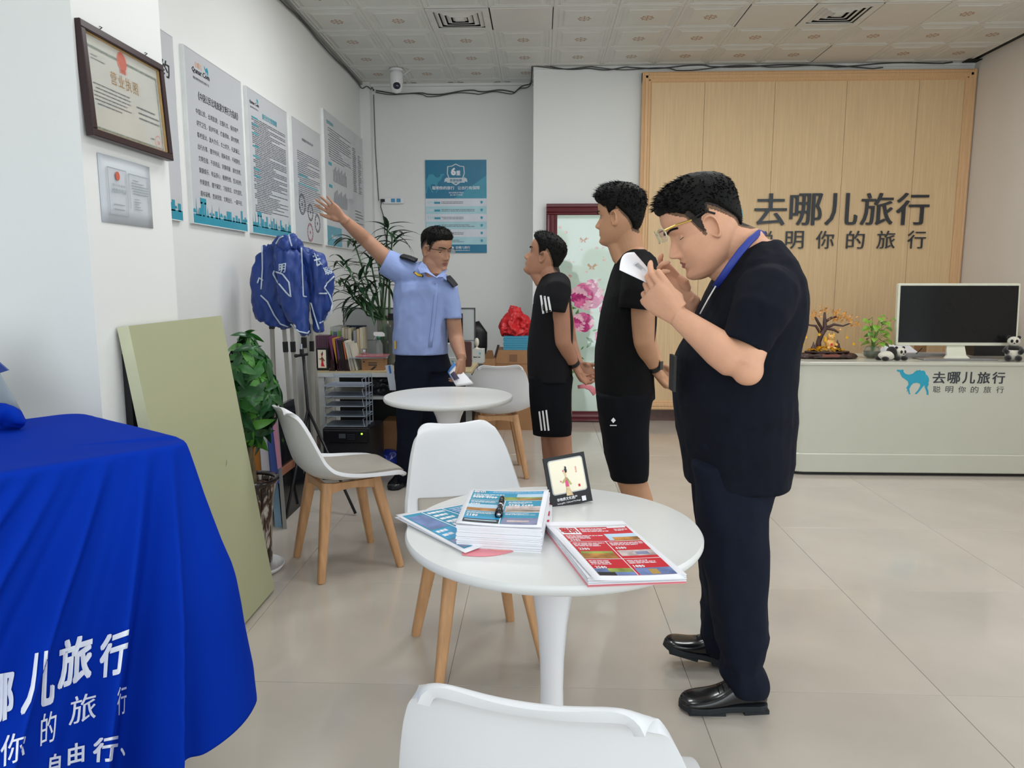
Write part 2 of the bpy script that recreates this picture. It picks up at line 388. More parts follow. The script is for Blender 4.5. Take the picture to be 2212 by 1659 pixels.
# ------------------------------------------------------------------ people machinery
def skin_mat(name, col):
    m = mat(name, col, .55, var=.07, scale=14, sss=.12, bump=.05, bscale=180, spec=.4); return m
M_skinA = skin_mat('skin_a', 'd6a284'); M_skinB = skin_mat('skin_b', 'b98a6a'); M_skinC = skin_mat('skin_c', 'a6775e'); M_skinD = skin_mat('skin_d', 'ab8068')
M_lip = mat('lip', '9a6054', .5); M_lipD = mat('lip_dark', '8a5550', .5)
M_hair = mat('black_hair', '0b0a09', .6, var=.5, scale=90, bump=.3, bscale=220, spec=.18)
M_stub = mat('short_cropped_hair', '2e2621', .8, var=.25, scale=120, bump=.2, bscale=300)
M_stubl = mat('short_cropped_hair_soft', '6f543f', .8, var=.2, scale=120, bump=.2, bscale=300)
M_eyew = mat('eye_white', 'd8cfc6', .2); M_iris = mat('eye_dark', '1a1210', .1)
M_lens = mat('lens_glass', 'f4f4f4', .02, trans=1.0, ior=1.15, alpha=.35)

_z = [-.119, -.112, -.100, -.080, -.062, -.045, -.03, -.01, .01, .03, .055, .08, .10, .115, .124, .128]
_fr = [.048, .070, .079, .077, .080, .079, .078, .079, .079, .088, .092, .086, .071, .048, .022, .004]
_bk = [.010, -.010, -.030, -.055, -.068, -.079, -.088, -.097, -.103, -.107, -.107, -.098, -.080, -.056, -.030, -.008]
_wd = [.012, .028, .041, .053, .060, .064, .067, .070, .072, .074, .075, .070, .057, .039, .018, .003]
def _sm(a, k=3):
    for _ in range(k): a = np.concatenate([a[:1], (a[:-2] + 2 * a[1:-1] + a[2:]) / 4, a[-1:]])
    return a
def head_grid(cheek=0., jaw=1.0, mouth_open=0., nv=96, nu=96, hair=None):
    """returns array (nv,nu,3) of the head surface in head space (x side, y forward, z up)"""
    t = np.linspace(0, 1, nv); zs = -.119 + (.128 + .119) * (.5 - .5 * np.cos(PI * t)) * 1.0
    fr = _sm(np.interp(zs, _z, _fr)); bk = _sm(np.interp(zs, _z, _bk)); wd = _sm(np.interp(zs, _z, _wd))
    wd = wd * np.where(zs < -.02, jaw, 1 + (jaw - 1) * np.clip(1 - (zs + .02) / .05, 0, 1))
    ph = np.linspace(0, 2 * PI, nu, endpoint=False)
    Z, PH = np.meshgrid(zs, ph, indexing='ij'); FR, _ = np.meshgrid(fr, ph, indexing='ij'); BK, _ = np.meshgrid(bk, ph, indexing='ij'); WD, _ = np.meshgrid(wd, ph, indexing='ij')
    c, s = np.cos(PH), np.sin(PH); YC = (FR + BK) / 2 - .008 * (Z < 0)
    ef = np.where(c > 0, .92, .95)
    y = YC + np.where(c > 0, FR - YC, YC - BK) * np.sign(c) * np.abs(c) ** ef
    x = WD * np.sign(s) * np.abs(s) ** .92
    F = (c > 0) * np.clip(c * 1.6, 0, 1)
    def g(x0, z0, sx, sz, a): return a * np.exp(-((np.abs(x) - x0) / sx) ** 2 - ((Z - z0) / sz) ** 2) * F
    nz = np.interp(Z, [-.052, -.046, -.041, -.036, -.031, -.022, -.010, .002, .012, .024], [0, .003, .017, .027, .029, .024, .016, .009, .005, 0])
    nw = np.interp(Z, [-.05, -.035, -.02, 0, .02], [.015, .0135, .010, .0075, .008])
    y = y + nz * np.exp(-np.abs(x / nw) ** 2.4) * F
    y = y + g(.0145, -.037, .0065, .0075, .0105)
    y = y + g(.032, .004, .016, .011, -.011) + g(.032, .003, .012, .008, .006)
    y = y + g(.028, .026, .020, .006, .0045) + g(0, .02, .012, .012, -.002)
    y = y + g(0, -.0575, .019, .0042, .0065) + g(0, -.0690, .016, .0048, .0070) + g(0, -.0630, .022, .0022, -.0035 - mouth_open)
    y = y + g(0, -.080, .02, .005, -.003) + g(0, -.098, .019, .012, .0055)
    y = y + g(.043, -.025, .020, .022, .004 + cheek * .4)
    x = x * (1 + (cheek * 4) * np.exp(-((Z + .05) / .035) ** 2))
    return np.stack([x, y, Z], -1)
def grid_faces(nv, nu):
    f = [(k * nu + i, k * nu + (i + 1) % nu, (k + 1) * nu + (i + 1) % nu, (k + 1) * nu + i) for k in range(nv - 1) for i in range(nu)]
    f.append(tuple(reversed(range(nu)))); f.append(tuple(range((nv - 1) * nu, nv * nu))); return f
def add_head(mb, T, sc, **kw):
    G = head_grid(**kw); nv, nu = G.shape[:2]
    mb.add([T @ (Vector(p) * sc) for p in G.reshape(-1, 3).tolist()], grid_faces(nv, nu))
    for sgn in (-1, 1):      # ears
        vs = []; nr, na = 9, 28
        E = Matrix.Translation(Vector((sgn * .069, -.010, -.002))) @ Matrix.Rotation(sgn * math.radians(22), 4, 'Z') @ Matrix.Rotation(math.radians(-10), 4, 'X')
        def pt(r, a, side):
            yy = math.cos(a) * .0175 * (1 + .28 * math.sin(a)); zz = math.sin(a) * .0325
            rim = .0105 * (1 - .7 * max(0, math.cos(a)) ** 2) * math.exp(-((r - .88) / .15) ** 2) - .011 * math.exp(-((r - .30) / .28) ** 2) + .003
            if side < 0: return E @ Vector((sgn * (-.010), yy * r * .8, zz * r * .85))
            return E @ Vector((sgn * (.006 + rim), yy * r, zz * r))
        rings = [[pt(.05, 2 * PI * i / na, -1) for i in range(na)], [pt(.9, 2 * PI * i / na, -1) for i in range(na)], [E @ Vector((sgn * .003, math.cos(2 * PI * i / na) * .0185 * (1 + .28 * math.sin(2 * PI * i / na)), math.sin(2 * PI * i / na) * .0340)) for i in range(na)]]
        for r in (1.0, .92, .84, .74, .6, .45, .3, .1): rings.append([pt(r, 2 * PI * i / na, 1) for i in range(na)])
        mb.loft([[T @ (p * sc) for p in rg] for rg in rings])
def hair_mask(P, front=.080, temple=.055, side=.028, nape=-.070, sideburn=-.012):
    """signed height above the hairline (positive = hair)"""
    x, y, z = P[..., 0], P[..., 1], P[..., 2]
    ph = np.degrees(np.arctan2(np.abs(x) / .075, (y + .012) / .095))
    hl = np.interp(ph, [0, 28, 45, 56, 64, 72, 84, 92, 104, 122, 150, 180], [front, front, temple + .012, temple, sideburn + .03, sideburn, sideburn + .004, side + .012, side - .004, nape + .055, nape + .008, nape])
    return z - hl, ph
def make_hair(T, sc, off, parent, top=.022, side=.006, frontlift=.0, seed=1, tufts=900, tlen=.020, kw={}, hk={}, fade=.045, spiky=.5):
    G = head_grid(nv=80, nu=96, **kw); d, ph = hair_mask(G, **hk)
    z = G[..., 2]; rnd = np.random.RandomState(seed)
    n = G - np.array([0, -.012, .02]); n /= np.linalg.norm(n, axis=-1, keepdims=True)
    hi = np.clip((d) / fade, 0, 1); lvl = np.clip((z - .035) / .06, 0, 1)
    t = side + (top - side) * lvl * hi
    t = t * np.clip(d / .010, 0, 1) ** .6 - .012 * (d < 0) - .006 * np.clip(1 - d / .006, 0, 1)
    wob = (np.sin(G[..., 0] * 260 + seed) * np.sin(G[..., 2] * 190 + G[..., 1] * 170) + .6 * np.sin(G[..., 1] * 430 + G[..., 0] * 180))
    t = t + np.where(d > .006, wob * .0016 * spiky * (0.3 + lvl), 0)
    t = t + frontlift * np.exp(-((G[..., 1] - .075) / .03) ** 2) * (d > 0)
    H = G + n * t[..., None]
    mb = MB(); mb.add([T @ (Vector(p) * sc) - off for p in H.reshape(-1, 3).tolist()], grid_faces(*H.shape[:2]))
    # tufts: tapered locks
    idx = np.argwhere((d > .012) & (z < .124)); pick = idx[rnd.choice(len(idx), tufts)]
    for a, b_ in pick:
        p = Vector(H[a, b_]); nn = Vector(n[a, b_]); lv = float(lvl[a, b_])
        fwd = Vector((0, .75, -.25)) if p.y > -.02 else Vector((0, -.15, -.9))
        if p.z < .05: fwd = Vector((0, -.25, -1))
        dr = (nn * (.25 + .55 * spiky * lv) + fwd * .75 + Vector(rnd.uniform(-.22, .22, 3))).normalized()
        L = tlen * (.35 + .65 * lv) * rnd.uniform(.6, 1.2); wv = dr.cross(nn).normalized() * .0022; p0 = p - nn * .003
        vs = [p0 - wv, p0 + wv, p0 + nn * .003, p0 + dr * L * .6 - wv * .5 + nn * .001, p0 + dr * L * .6 + wv * .5 + nn * .001, p0 + dr * L]
        mb.add([T @ (q * sc) - off for q in vs], [(0, 1, 4, 3), (1, 2, 4), (2, 0, 3), (2, 3, 4), (3, 4, 5)])
    return mb.build('hair', M_hair, parent, smooth=True)
def head_frame(pos, fwd, up):
    f = norm(fwd); u = norm(Vector(up) - f * Vector(up).dot(f)); r = f.cross(u)
    return Matrix(((r.x, f.x, u.x, pos[0]), (r.y, f.y, u.y, pos[1]), (r.z, f.z, u.z, pos[2]), (0, 0, 0, 1)))
def eyes(T, sc, off, parent, skin, closed=.35, kw={}):
    for s in (-1, 1):
        c = Vector((s * .0315, .0562, .004)); e = MB(); n, k = 20, 14
        rings = []
        for i in range(1, k):
            a = PI * i / k; rings.append([c + Vector((.0122 * math.sin(a) * math.cos(2 * PI * j / n), .0122 * math.cos(a), .0122 * math.sin(a) * math.sin(2 * PI * j / n))) for j in range(n)])
        e.loft([[T @ (p * sc) - off for p in r] for r in rings])
        e.m = [1 if (f_i // n) < 3 or f_i >= (k - 2) * n else 0 for f_i in range(len(e.f))]
        e.m[-1] = 0
        e.build('eye', [M_eyew, M_iris], parent, smooth=True)
        l = MB()
        def lid(a0, a1, R):
            L = []
            for q in range(6):
                a = math.radians(a0 + (a1 - a0) * q / 5)
                L.append([c + Vector((R * math.cos(b) , R * math.sin(b) * math.cos(a), R * math.sin(b) * math.sin(a))) for b in [PI * (.06 + .88 * j / 12) for j in range(13)]])
            l.loft([[T @ (p * sc) - off for p in r] for r in L], closed=False, cap=False)
        top = 38 - 62 * closed
        lid(100, top, .0136); lid(-70, -26, .0134)
        l.build('eyelid', skin, parent, smooth=True)
        # lash line and brow
        b = MB(); a = math.radians(top - 3)
        b.tube([T @ ((c + Vector((.0138 * math.cos(q), .0138 * math.sin(q) * math.cos(a), .0138 * math.sin(q) * math.sin(a)))) * sc) - off for q in [PI * (.12 + .76 * j / 8) for j in range(9)]], .0009 * sc, 4)
        b.build('eyelash', M_iris, parent)
        b = MB(); P = []; R = []
        for j in range(9):
            u = j / 8; X = .014 + .040 * u; Y = .0925 - .020 * u ** 2 - .0035; Zb = .0255 + .006 * math.sin(u * PI * .8)
            P.append(T @ (Vector((s * X, Y, Zb)) * sc) - off); R.append((.0042 * (1 - .6 * u) * sc, .0028 * sc))
        b.tube(P, R, 6); b.build('eyebrow', M_hair, parent, smooth=True)
def hand(mb, wrist, d, pn, sc=1., curl=(20, 25, 20), spread=6., thumb=(45, 15, 15), side=1, lead=(0, 0, 0, 0), wr=.026, thumb_out=1.0):
    """d: wrist->knuckles, pn: palm normal (out of the palm), side: +1/-1 puts the thumb at +/- (d x pn)"""
    W = Vector(wrist); d = norm(d); pn = Vector(pn); pn = norm(pn - d * pn.dot(d)); s = d.cross(pn) * side    # s points to thumb side
    pts = []; rad = []
    for t, a, b_ in ((-.035, .027, .0215), (0, .0275, .0205), (.02, .033, .0195), (.045, .0405, .018), (.07, .043, .0165), (.088, .0415, .0145), (.097, .037, .011)):
        pts.append(W + d * t * sc); rad.append((a * sc, b_ * sc))
    mb.tube(pts, rad, 20, up=s, p=2.5)
    # thenar pad
    mb.tube([W + (d * .012 + s * .020 + pn * .008) * sc, W + (d * .035 + s * .030 + pn * .013) * sc, W + (d * .055 + s * .036 + pn * .010) * sc], [.014 * sc, .0175 * sc, .012 * sc], 12)
    L = [(.044, .026, .021), (.048, .030, .022), (.045, .028, .021), (.035, .021, .019)]; R = [.0092, .0094, .0088, .0078]
    tips = []
    for k in range(4):
        off = (.030 - .0195 * k) * sc; base = W + d * (.088 - .006 * abs(k - 1.2)) * sc + s * off
        ang = math.radians((1.2 - k) * spread); dd = (d * math.cos(ang) + s * math.sin(ang)).normalized()
        P = [base - dd * .022 * sc, base]; rr = [R[k] * sc * 1.1, R[k] * sc * 1.08]; tot = 0
        for j in range(3):
            tot += curl[j] + (lead[k] if j == 0 else lead[k] * .5); a = math.radians(tot)
            v = dd * math.cos(a) + pn * math.sin(a)
            P.append(P[-1] + v * L[k][j] * sc * .5); P.append(P[-1] + v * L[k][j] * sc * .5)
            rr += [R[k] * sc * (.98 - .08 * j), R[k] * sc * (.96 - .1 * j)]
        rr[-1] *= .72
        mb.tube(P, rr, 10, up=s); mb.ball(P[-1], rr[-1] * .98, 8, 6); tips.append(P[-1])
    # thumb
    a0, a1, a2 = [math.radians(q) for q in thumb]
    base = W + (d * .022 + s * .028 + pn * .004) * sc
    v1 = (d * math.cos(a0) + (s * thumb_out + pn * .45).normalized() * math.sin(a0)).normalized()
    bend = (d * .8 - s * .6 + pn * .35).normalized()
    v2 = (v1 * math.cos(a1) + bend * math.sin(a1)).normalized(); v3 = (v2 * math.cos(a2) + bend * math.sin(a2)).normalized()
    P = [base - v1 * .012 * sc, base + v1 * .020 * sc, base + v1 * .040 * sc, base + v1 * .040 * sc + v2 * .030 * sc, base + v1 * .040 * sc + v2 * .030 * sc + v3 * .024 * sc]
    mb.tube(P, [.0150 * sc, .0135 * sc, .0112 * sc, .0108 * sc, .0080 * sc], 12); mb.ball(P[-1], .0080 * sc, 8, 6)
    return tips, P[-1]
def ring(c, a, b_, n=28, p=2.3, yaw=0., tilt=None):
    """torso/limb ring: a along local forward, b_ along side; yaw rotates it; tilt=(pitch vector) optional normal"""
    out = []; cy, sy = math.cos(yaw), math.sin(yaw)
    for k in range(n):
        t = 2 * PI * k / n; ca, sa = math.cos(t), math.sin(t)
        x = math.copysign(abs(ca) ** (2 / p), ca) * a; y = math.copysign(abs(sa) ** (2 / p), sa) * b_
        v = Vector((x * cy - y * sy, x * sy + y * cy, 0))
        if tilt is not None: v = tilt @ v
        out.append(Vector(c) + v)
    return out
def sil(rows, depth, halfs, yaw=0., p=2.35):
    """rings from (py, px_left, px_right) silhouettes standing at a real depth"""
    R = []
    for (py, l, r), h in zip(rows, halfs):
        a, b_ = A(l, py, y=depth), A(r, py, y=depth)
        R.append(((a.x + b_.x) / 2, depth, (a.z + b_.z) / 2, (b_.x - a.x) / 2, h))
    return R
def rings_of(R, k=1.0, grow=0., yaw=0., p=2.35):
    return [ring(r[:3], max(.01, r[3] * k + grow), max(.01, r[4] * k + grow), yaw=yaw, p=p) for r in R]
def fold(me, amp, fx, fy, fz, seed=0., ridge=True, zfun=None, det=2):
    co = np_co(me); no = np_no(me); h = np.empty(len(co), np.float32)
    for i, p in enumerate(co.tolist()):
        q = Vector((p[0] * fx + seed, p[1] * fy + seed * 2, p[2] * fz))
        v = noise.noise(q) + .45 * noise.noise(q * 2.1)
        if ridge: v = .35 - abs(v) * 1.6
        h[i] = v
    a = amp * h
    if zfun is not None: a = a * zfun(co)
    set_co(me, co + no * a[:, None]); return me
def drop_faces(me, fn):
    bm = bmesh.new(); bm.from_mesh(me); bmesh.ops.delete(bm, geom=[f for f in bm.faces if fn(f.calc_center_median(), f.normal)], context='FACES')
    for p, n, t, r in getattr(fn, 'planes', []):      # straighten the hem onto its plane
        vs = [v for v in bm.verts if v.is_boundary and abs((v.co - p).dot(n)) < t * 1.6 and (v.co - p).length < r * 1.5]
        if not vs: continue
        m_ = sorted((v.co - p).dot(n) for v in vs)[len(vs) // 2]
        for v in vs: v.co -= n * ((v.co - p).dot(n) - m_)
        for k in range(3):
            new = {v: sum((e.other_vert(v).co for e in v.link_edges if e.is_boundary), Vector()) / max(1, sum(e.is_boundary for e in v.link_edges)) for v in vs}
            for v in vs: v.co = v.co.lerp(new[v], .5)
    bm.to_mesh(me); bm.free(); return me
def shift(me, off): me.transform(Matrix.Translation(-Vector(off))); return me
def mset(me, mats, fn=None):
    for m in mats: me.materials.append(m)
    if fn is not None:
        c = np.empty(len(me.polygons) * 3, np.float32); me.polygons.foreach_get('center', c)
        me.polygons.foreach_set('material_index', fn(c.reshape(-1, 3)).astype(np.int32))
    me.polygons.foreach_set('use_smooth', [True] * len(me.polygons)); me.update(); return me
def head_paint(T, sc, off, hk={}, extra=.03, lipw=.024, soft=False):
    Ti = np.array(T.inverted()); off = np.array(off)
    def fn(c):
        w_ = c + off; h = (w_ @ Ti[:3, :3].T + Ti[:3, 3]) / sc; idx = np.zeros(len(c))
        near = (np.abs(h[:, 0]) < .1) & (np.abs(h[:, 1]) < .14) & (np.abs(h[:, 2]) < .15)
        d, ph = hair_mask(h, **hk)
        idx[near & (d > 0) & ~((np.abs(h[:, 0]) > .0735) & (h[:, 1] < .012) & (h[:, 1] > -.034) & (h[:, 2] < .034))] = 2
        idx[(idx == 2) & (d < .011)] = 3
        lz = h[:, 2] + .0635; lx = np.abs(h[:, 0])
        lip = near & (h[:, 1] > .06) & (lx < lipw) & (lz < .0092 * (1 - (lx / lipw) ** 2)) & (lz > -.0105 * (1 - (lx / lipw) ** 2))
        idx[lip] = 1
        return idx
    return fn
def shoe(parent, off, heel, toe, name='shoe', m=None, sole=None, w=.048, h=.075, pitch=0., ankle=.11, laces=True):
    """dress shoe from heel point to toe point on the ground"""
    heel, toe = Vector(heel), Vector(toe); L = (toe - heel).length; f = (toe - heel).normalized(); s = f.cross(Vector((0, 0, 1))).normalized(); u = s.cross(f)
    def S(t, wl, zt, zb=.0, n=20, lean=0):
        c = heel + f * (L * t); out = []
        for k in range(n):
            a = 2 * PI * k / n; x = math.cos(a); z = math.sin(a)
            x = math.copysign(abs(x) ** .75, x) * wl; zz = zb + (zt - zb) * (.5 + .5 * math.copysign(abs(z) ** .8, z)); out.append(c + s * x + u * zz - off)
        return out
    up = MB(); st = [(.0, .022, .06, .03), (.02, .030, ankle * .9, .025), (.10, .034, ankle, .022), (.25, .036, ankle, .02), (.36, .037, ankle * .92, .02), (.48, .040, .078, .018), (.62, .045, .060, .018), (.76, .048, .052, .018), (.88, .045, .047, .018), (.96, .033, .040, .018), (1.0, .014, .030, .02)]
    up.loft([S(t, wl * w / .048, zt, zb) for t, wl, zt, zb in st]); 
    me = up.me('upper', True, [m]); sub = apply_mods(me, [('SUBSURF', dict(levels=1))]); o = link(name, sub, parent)
    so = MB(); N = 28; out = []
    for k in range(N):
        a = 2 * PI * k / N; x = math.cos(a); y = math.sin(a); t = .5 + .515 * x
        wl = np.interp(t, [-.02, .1, .3, .45, .75, .92, 1.02], [.024, .035, .035, .037, .051, .042, .01]) * w / .048
        out.append((t, wl * math.copysign(min(1, abs(y) * 3) ** .6, y) if abs(y) > 1e-6 else 0))
    def pl(z, g=1.): return [heel + f * (L * t) + s * x * g + u * z - off for t, x in out]
    so.loft([pl(.010, .97), pl(.013, 1.0), pl(.025, 1.0), pl(.028, .95)])
    hl = [(t, x) for t, x in out if t < .30]
    so.box((0, 0, 0), (0, 0, 0)); so.v = so.v[:-8]; so.f = so.f[:-6]; so.m = so.m[:-6]
    for z0, z1, t0, t1 in ((0, .012, -.015, .28), (0, .012, .5, .92)):
        vs = []
        for z in (z0, z1):
            for t, x in ((t0, -1), (t1, -1), (t1, 1), (t0, 1)):
                wl = float(np.interp(t, [-.02, .1, .3, .45, .75, .92, 1.02], [.028, .035, .035, .037, .049, .036, .01])) * w / .048; vs.append(heel + f * (L * t) + s * x * wl + u * z - off)
        so.add(vs, [(3, 2, 1, 0), (4, 5, 6, 7), (0, 1, 5, 4), (1, 2, 6, 5), (2, 3, 7, 6), (3, 0, 4, 7)])
    so.build('sole', sole, o)
    if laces:
        la = MB()
        for k in range(4):
            t = .40 + .055 * k; zt = float(np.interp(t, [.36, .48, .62], [ankle * .92, .08, .063])) + .003
            la.tube([heel + f * L * t + s * (-.024) + u * (zt - .008) - off, heel + f * L * (t + .01) + u * (zt + .002) - off, heel + f * L * t + s * .024 + u * (zt - .008) - off], .0018, 5)
        la.build('lace', m, o)
    return o
def glasses(T, sc, off, parent, frame, temple, rimless=False, drop=0., zc=.006, y0=.098, w=.026, h=.019, tz=0., tmat2=None):
    def X(p): return T @ (Vector((p[0], p[1], p[2])) * sc) - off
    cur = lambda x: y0 - (abs(x) / .06) ** 2 * .008
    outs = [[(s * .033 + w * math.copysign(abs(math.cos(a)) ** .75, math.cos(a)), zc + drop + h * math.copysign(abs(math.sin(a)) ** .75, math.sin(a))) for a in [2 * PI * k / 24 for k in range(24)]] for s in (-1, 1)]
    f = MB()
    for out in outs:
        if rimless: f.tube([X((x, cur(x), z)) for x, z in out[:13]], .0011 * sc, 5)
        else: f.tube([X((x, cur(x), z)) for x, z in out + out[:1]], .0018 * sc, 6)
    f.tube([X((-.009, y0, zc + drop + .005)), X((0, y0 + .002, zc + drop + .008)), X((.009, y0, zc + drop + .005))], .0014 * sc, 5)
    g = f.build('glasses', frame, parent)
    for out, s in zip(outs, (-1, 1)):
        l = MB(); l.loft([[X((x, cur(x), z)) for x, z in out], [X((x, cur(x) - .0012, z)) for x, z in out]]); l.build('lens', M_lens, g)
        P = [X((s * .060, cur(.06), zc + drop + h * .55)), X((s * .070, .075, zc + drop + h * .5 + tz * .1)), X((s * .0765, .035, zc + drop * .6 + h * .5 + tz * .5)), X((s * .0775, -.002, .030 + tz)), X((s * .077, -.024, .012 + tz))]
        if tmat2:
            MB().tube(P[:3], .0026 * sc, 6).build('temple', temple, g); MB().tube(P[2:], .0026 * sc, 6).build('temple_tip', tmat2, g)
        else: MB().tube(P, .0018 * sc, 6).build('temple', temple, g)
    return g
M_navy = mat('navy_cloth', '0f131d', .9, var=.1, scale=20, bump=.12, bscale=500, spec=.2)
M_navyt = mat('navy_trouser_cloth', '121826', .9, var=.1, scale=20, bump=.12, bscale=500, spec=.2)
M_tee = mat('black_tee_cloth', '0d0d0f', .9, var=.1, scale=20, bump=.1, bscale=500, spec=.2)
M_short = mat('black_shorts_cloth', '0c0d12', .9, var=.1, scale=20, spec=.2)
M_poly = mat('black_sports_cloth', '0f0e12', .8, var=.1, scale=20, spec=.25)
M_blue_shirt = mat('light_blue_shirt_cloth', '8d9fd0', .8, var=.04, scale=12, bump=.1, bscale=400)
M_white = mat('white_print', 'e6e6e6', .6, var=.02)
M_leather = mat('black_polished_leather', '101216', .22, var=.1, spec=.6, coat=.3); M_sole = mat('black_rubber_sole', '1d2226', .7)
M_strap = mat('black_strap', '101010', .5)
M_pink = mat('pink_plastic', 'e88b95', .4)
def head_at(ear, depth, fwd, up, sc, side):
    T = head_frame((0, 0, 0), fwd, up); e = A(ear[0], ear[1], y=depth)
    return Matrix.Translation(e - T.to_3x3() @ (Vector((side * .074, -.012, -.002)) * sc)) @ T
def hp(T, sc, x, y, z): return T @ (Vector((x, y, z)) * sc)
def arm(mb, pts, rad, n=16): mb.tube(pts, rad, n)
def cloth(mb, voxel, off, m, parent, name, folds=(), smooth=4, drop=None, thick=.0025, **k):
    me = remesh(mb, voxel, smooth)
    for fa in folds: fold(me, *fa[0], **fa[1])
    if drop: drop_faces(me, drop)
    me = apply_mods(me, [('SOLIDIFY', dict(thickness=thick, offset=-1))]) if thick else me
    shift(me, off); mset(me, [m]); return link(name, me, parent, **k)
def capdrop(planes, top=None):
    """planes: (point, normal, tolerance): remove faces near the plane that look along the normal"""
    pl = [(Vector(p), norm(n), t, r) for p, n, t, r in planes]
    def fn(c, nn):
        for p, n, t, r in pl:
            if abs((c - p).dot(n)) < t and nn.dot(n) > .55 and (c - p).length < r: return True
        return False
    fn.planes = pl
    return fn
def body(mb, voxel, off, parent, skin, lip, T, sc, hk, smooth=2, keep=(), **k):
    me = remesh(mb, voxel, smooth); co = np_co(me).astype(np.float64)
    w_ = np.ones(len(co))       # blend the joints, leave head and hands crisp
    for c_, r_ in [(T.translation, .155)] + list(keep): w_ *= np.clip((np.linalg.norm(co - np.array(c_), axis=1) - r_) / .03, 0, 1)
    ed = np.empty(len(me.edges) * 2, np.int32); me.edges.foreach_get('vertices', ed); ed = ed.reshape(-1, 2); n_ = len(co); deg = np.bincount(ed.ravel(), minlength=n_)[:, None]
    for it in range(26):
        acc = np.stack([np.bincount(ed[:, 0], co[ed[:, 1], q], n_) + np.bincount(ed[:, 1], co[ed[:, 0], q], n_) for q in range(3)], 1)
        co += (acc / np.maximum(deg, 1) - co) * (.6 * w_)[:, None]
    set_co(me, co); shift(me, off)
    mset(me, [skin, lip, M_stub, M_stubl], head_paint(T, sc, tuple(off), hk, **k)); return link('body', me, parent)

# ================================================================ A: man reading a paper in the foreground
off = A(1600, 1535, z=0); off.y = 2.3; oA = off.copy()
pA = thing('person', 'man in navy tunic and trousers with clear gold glasses, bending over a paper he holds', 'person', off)
scA = 1.165; TA = head_at((1543, 487), 2.215, (-.91, -.04, -.41), (-.41, 0, .91), scA, -1)
hkA = dict(front=.074, temple=.045, side=.030, nape=-.058, sideburn=-.016); kwA = dict(cheek=.006, jaw=1.10)
RA = sil([(520, 1618, 1682), (540, 1592, 1694), (565, 1568, 1708), (602, 1546, 1724), (648, 1524, 1731), (698, 1498, 1729), (735, 1478, 1720), (771, 1461, 1713), (807, 1456, 1711), (840, 1456, 1709), (880, 1459, 1711), (930, 1466, 1708), (985, 1475, 1703), (1036, 1480, 1700)], 2.3,
         [.075, .12, .175, .21, .225, .225, .22, .22, .22, .22, .22, .215, .21, .205])
b = MB(); add_head(b, TA, scA, **kwA)
b.loft(rings_of(RA, .93))
nk = A(1632, 575, y=2.3); b.tube([nk + Vector((.02, 0, -.1)), nk, A(1608, 538, y=2.3), hp(TA, scA, 0, -.030, -.035), hp(TA, scA, 0, -.02, .02)], [.09, .078, .072, .068, .055], 24)
b.tube([hp(TA, scA, 0, .012, -.085), A(1585, 590, y=2.3)], [.040, .055], 16)
shA = A(1650, 628, y=2.12); elA = A(1607, 795, y=2.03); wrA = A(1464, 683, y=2.12)
arm(b, [A(1655, 600, y=2.2), shA, shA.lerp(elA, .5), elA, elA.lerp(wrA, .12), elA.lerp(wrA, .35), elA.lerp(wrA, .7), wrA], [.07, .066, .055, .047, .052, .0525, .041, .030])
b.ball(elA + Vector((.010, 0, -.006)), .044, 16, 12)
hand(b, wrA, (-.76, .02, .65), (.35, .75, .35), 1.12, curl=(50, 55, 30), thumb=(16, 8, -10), side=-1, lead=(-30, -8, 0, 0), spread=4)
shA2 = A(1640, 630, y=2.48); elA2 = A(1585, 785, y=2.56); wrA2 = A(1482, 645, y=2.42)
arm(b, [A(1645, 600, y=2.4), shA2, shA2.lerp(elA2, .5), elA2, elA2.lerp(wrA2, .35), elA2.lerp(wrA2, .7), wrA2], [.07, .066, .056, .050, .050, .039, .029])
hand(b, wrA2, (-.80, -.10, .58), (.25, -.75, .3), 1.08, curl=(40, 50, 30), thumb=(14, 8, -10), side=1, lead=(-25, -5, 0, 0), spread=4)
LA = sil([(1000, 1492, 1692), (1045, 1500, 1674), (1110, 1506, 1657), (1180, 1512, 1660), (1242, 1522, 1658), (1310, 1533, 1655), (1377, 1546, 1657), (1432, 1554, 1653), (1462, 1556, 1659), (1488, 1574, 1654)], 2.185, [.075, .085, .10, .105, .10, .095, .09, .085, .088, .085])
LB = sil([(1000, 1490, 1685), (1057, 1495, 1650), (1141, 1504, 1640), (1242, 1511, 1625), (1300, 1515, 1608), (1345, 1511, 1598), (1395, 1520, 1600)], 2.42, [.08, .09, .10, .10, .09, .085, .085])
b.loft(rings_of(LA[:-2], .72)); b.loft(rings_of(LB, .7))
body(b, .0030, off, pA, M_skinA, M_lip, TA, scA, hkA, lipw=.021, keep=[(wrA + Vector((-.07, 0, .07)), .125), (wrA2 + Vector((-.07, 0, .06)), .12)])
make_hair(TA, scA, off, pA, top=.018, side=.006, frontlift=.006, seed=3, tufts=1500, tlen=.022, kw=kwA, hk=dict(hkA, side=.046, nape=-.046, sideburn=.026, temple=.052), fade=.035, spiky=.30)
eyes(TA, scA, off, pA, M_skinA, closed=.85)
M_clear = mat('clear_frame', 'd9cfae', .15, alpha=.8); M_gold = mat('gold_metal', 'c9a75a', .3, metal=.8)
glasses(TA, scA, off, pA, M_clear, M_gold, drop=.022, y0=.110, tmat2=M_strap, tz=.012, h=.017)
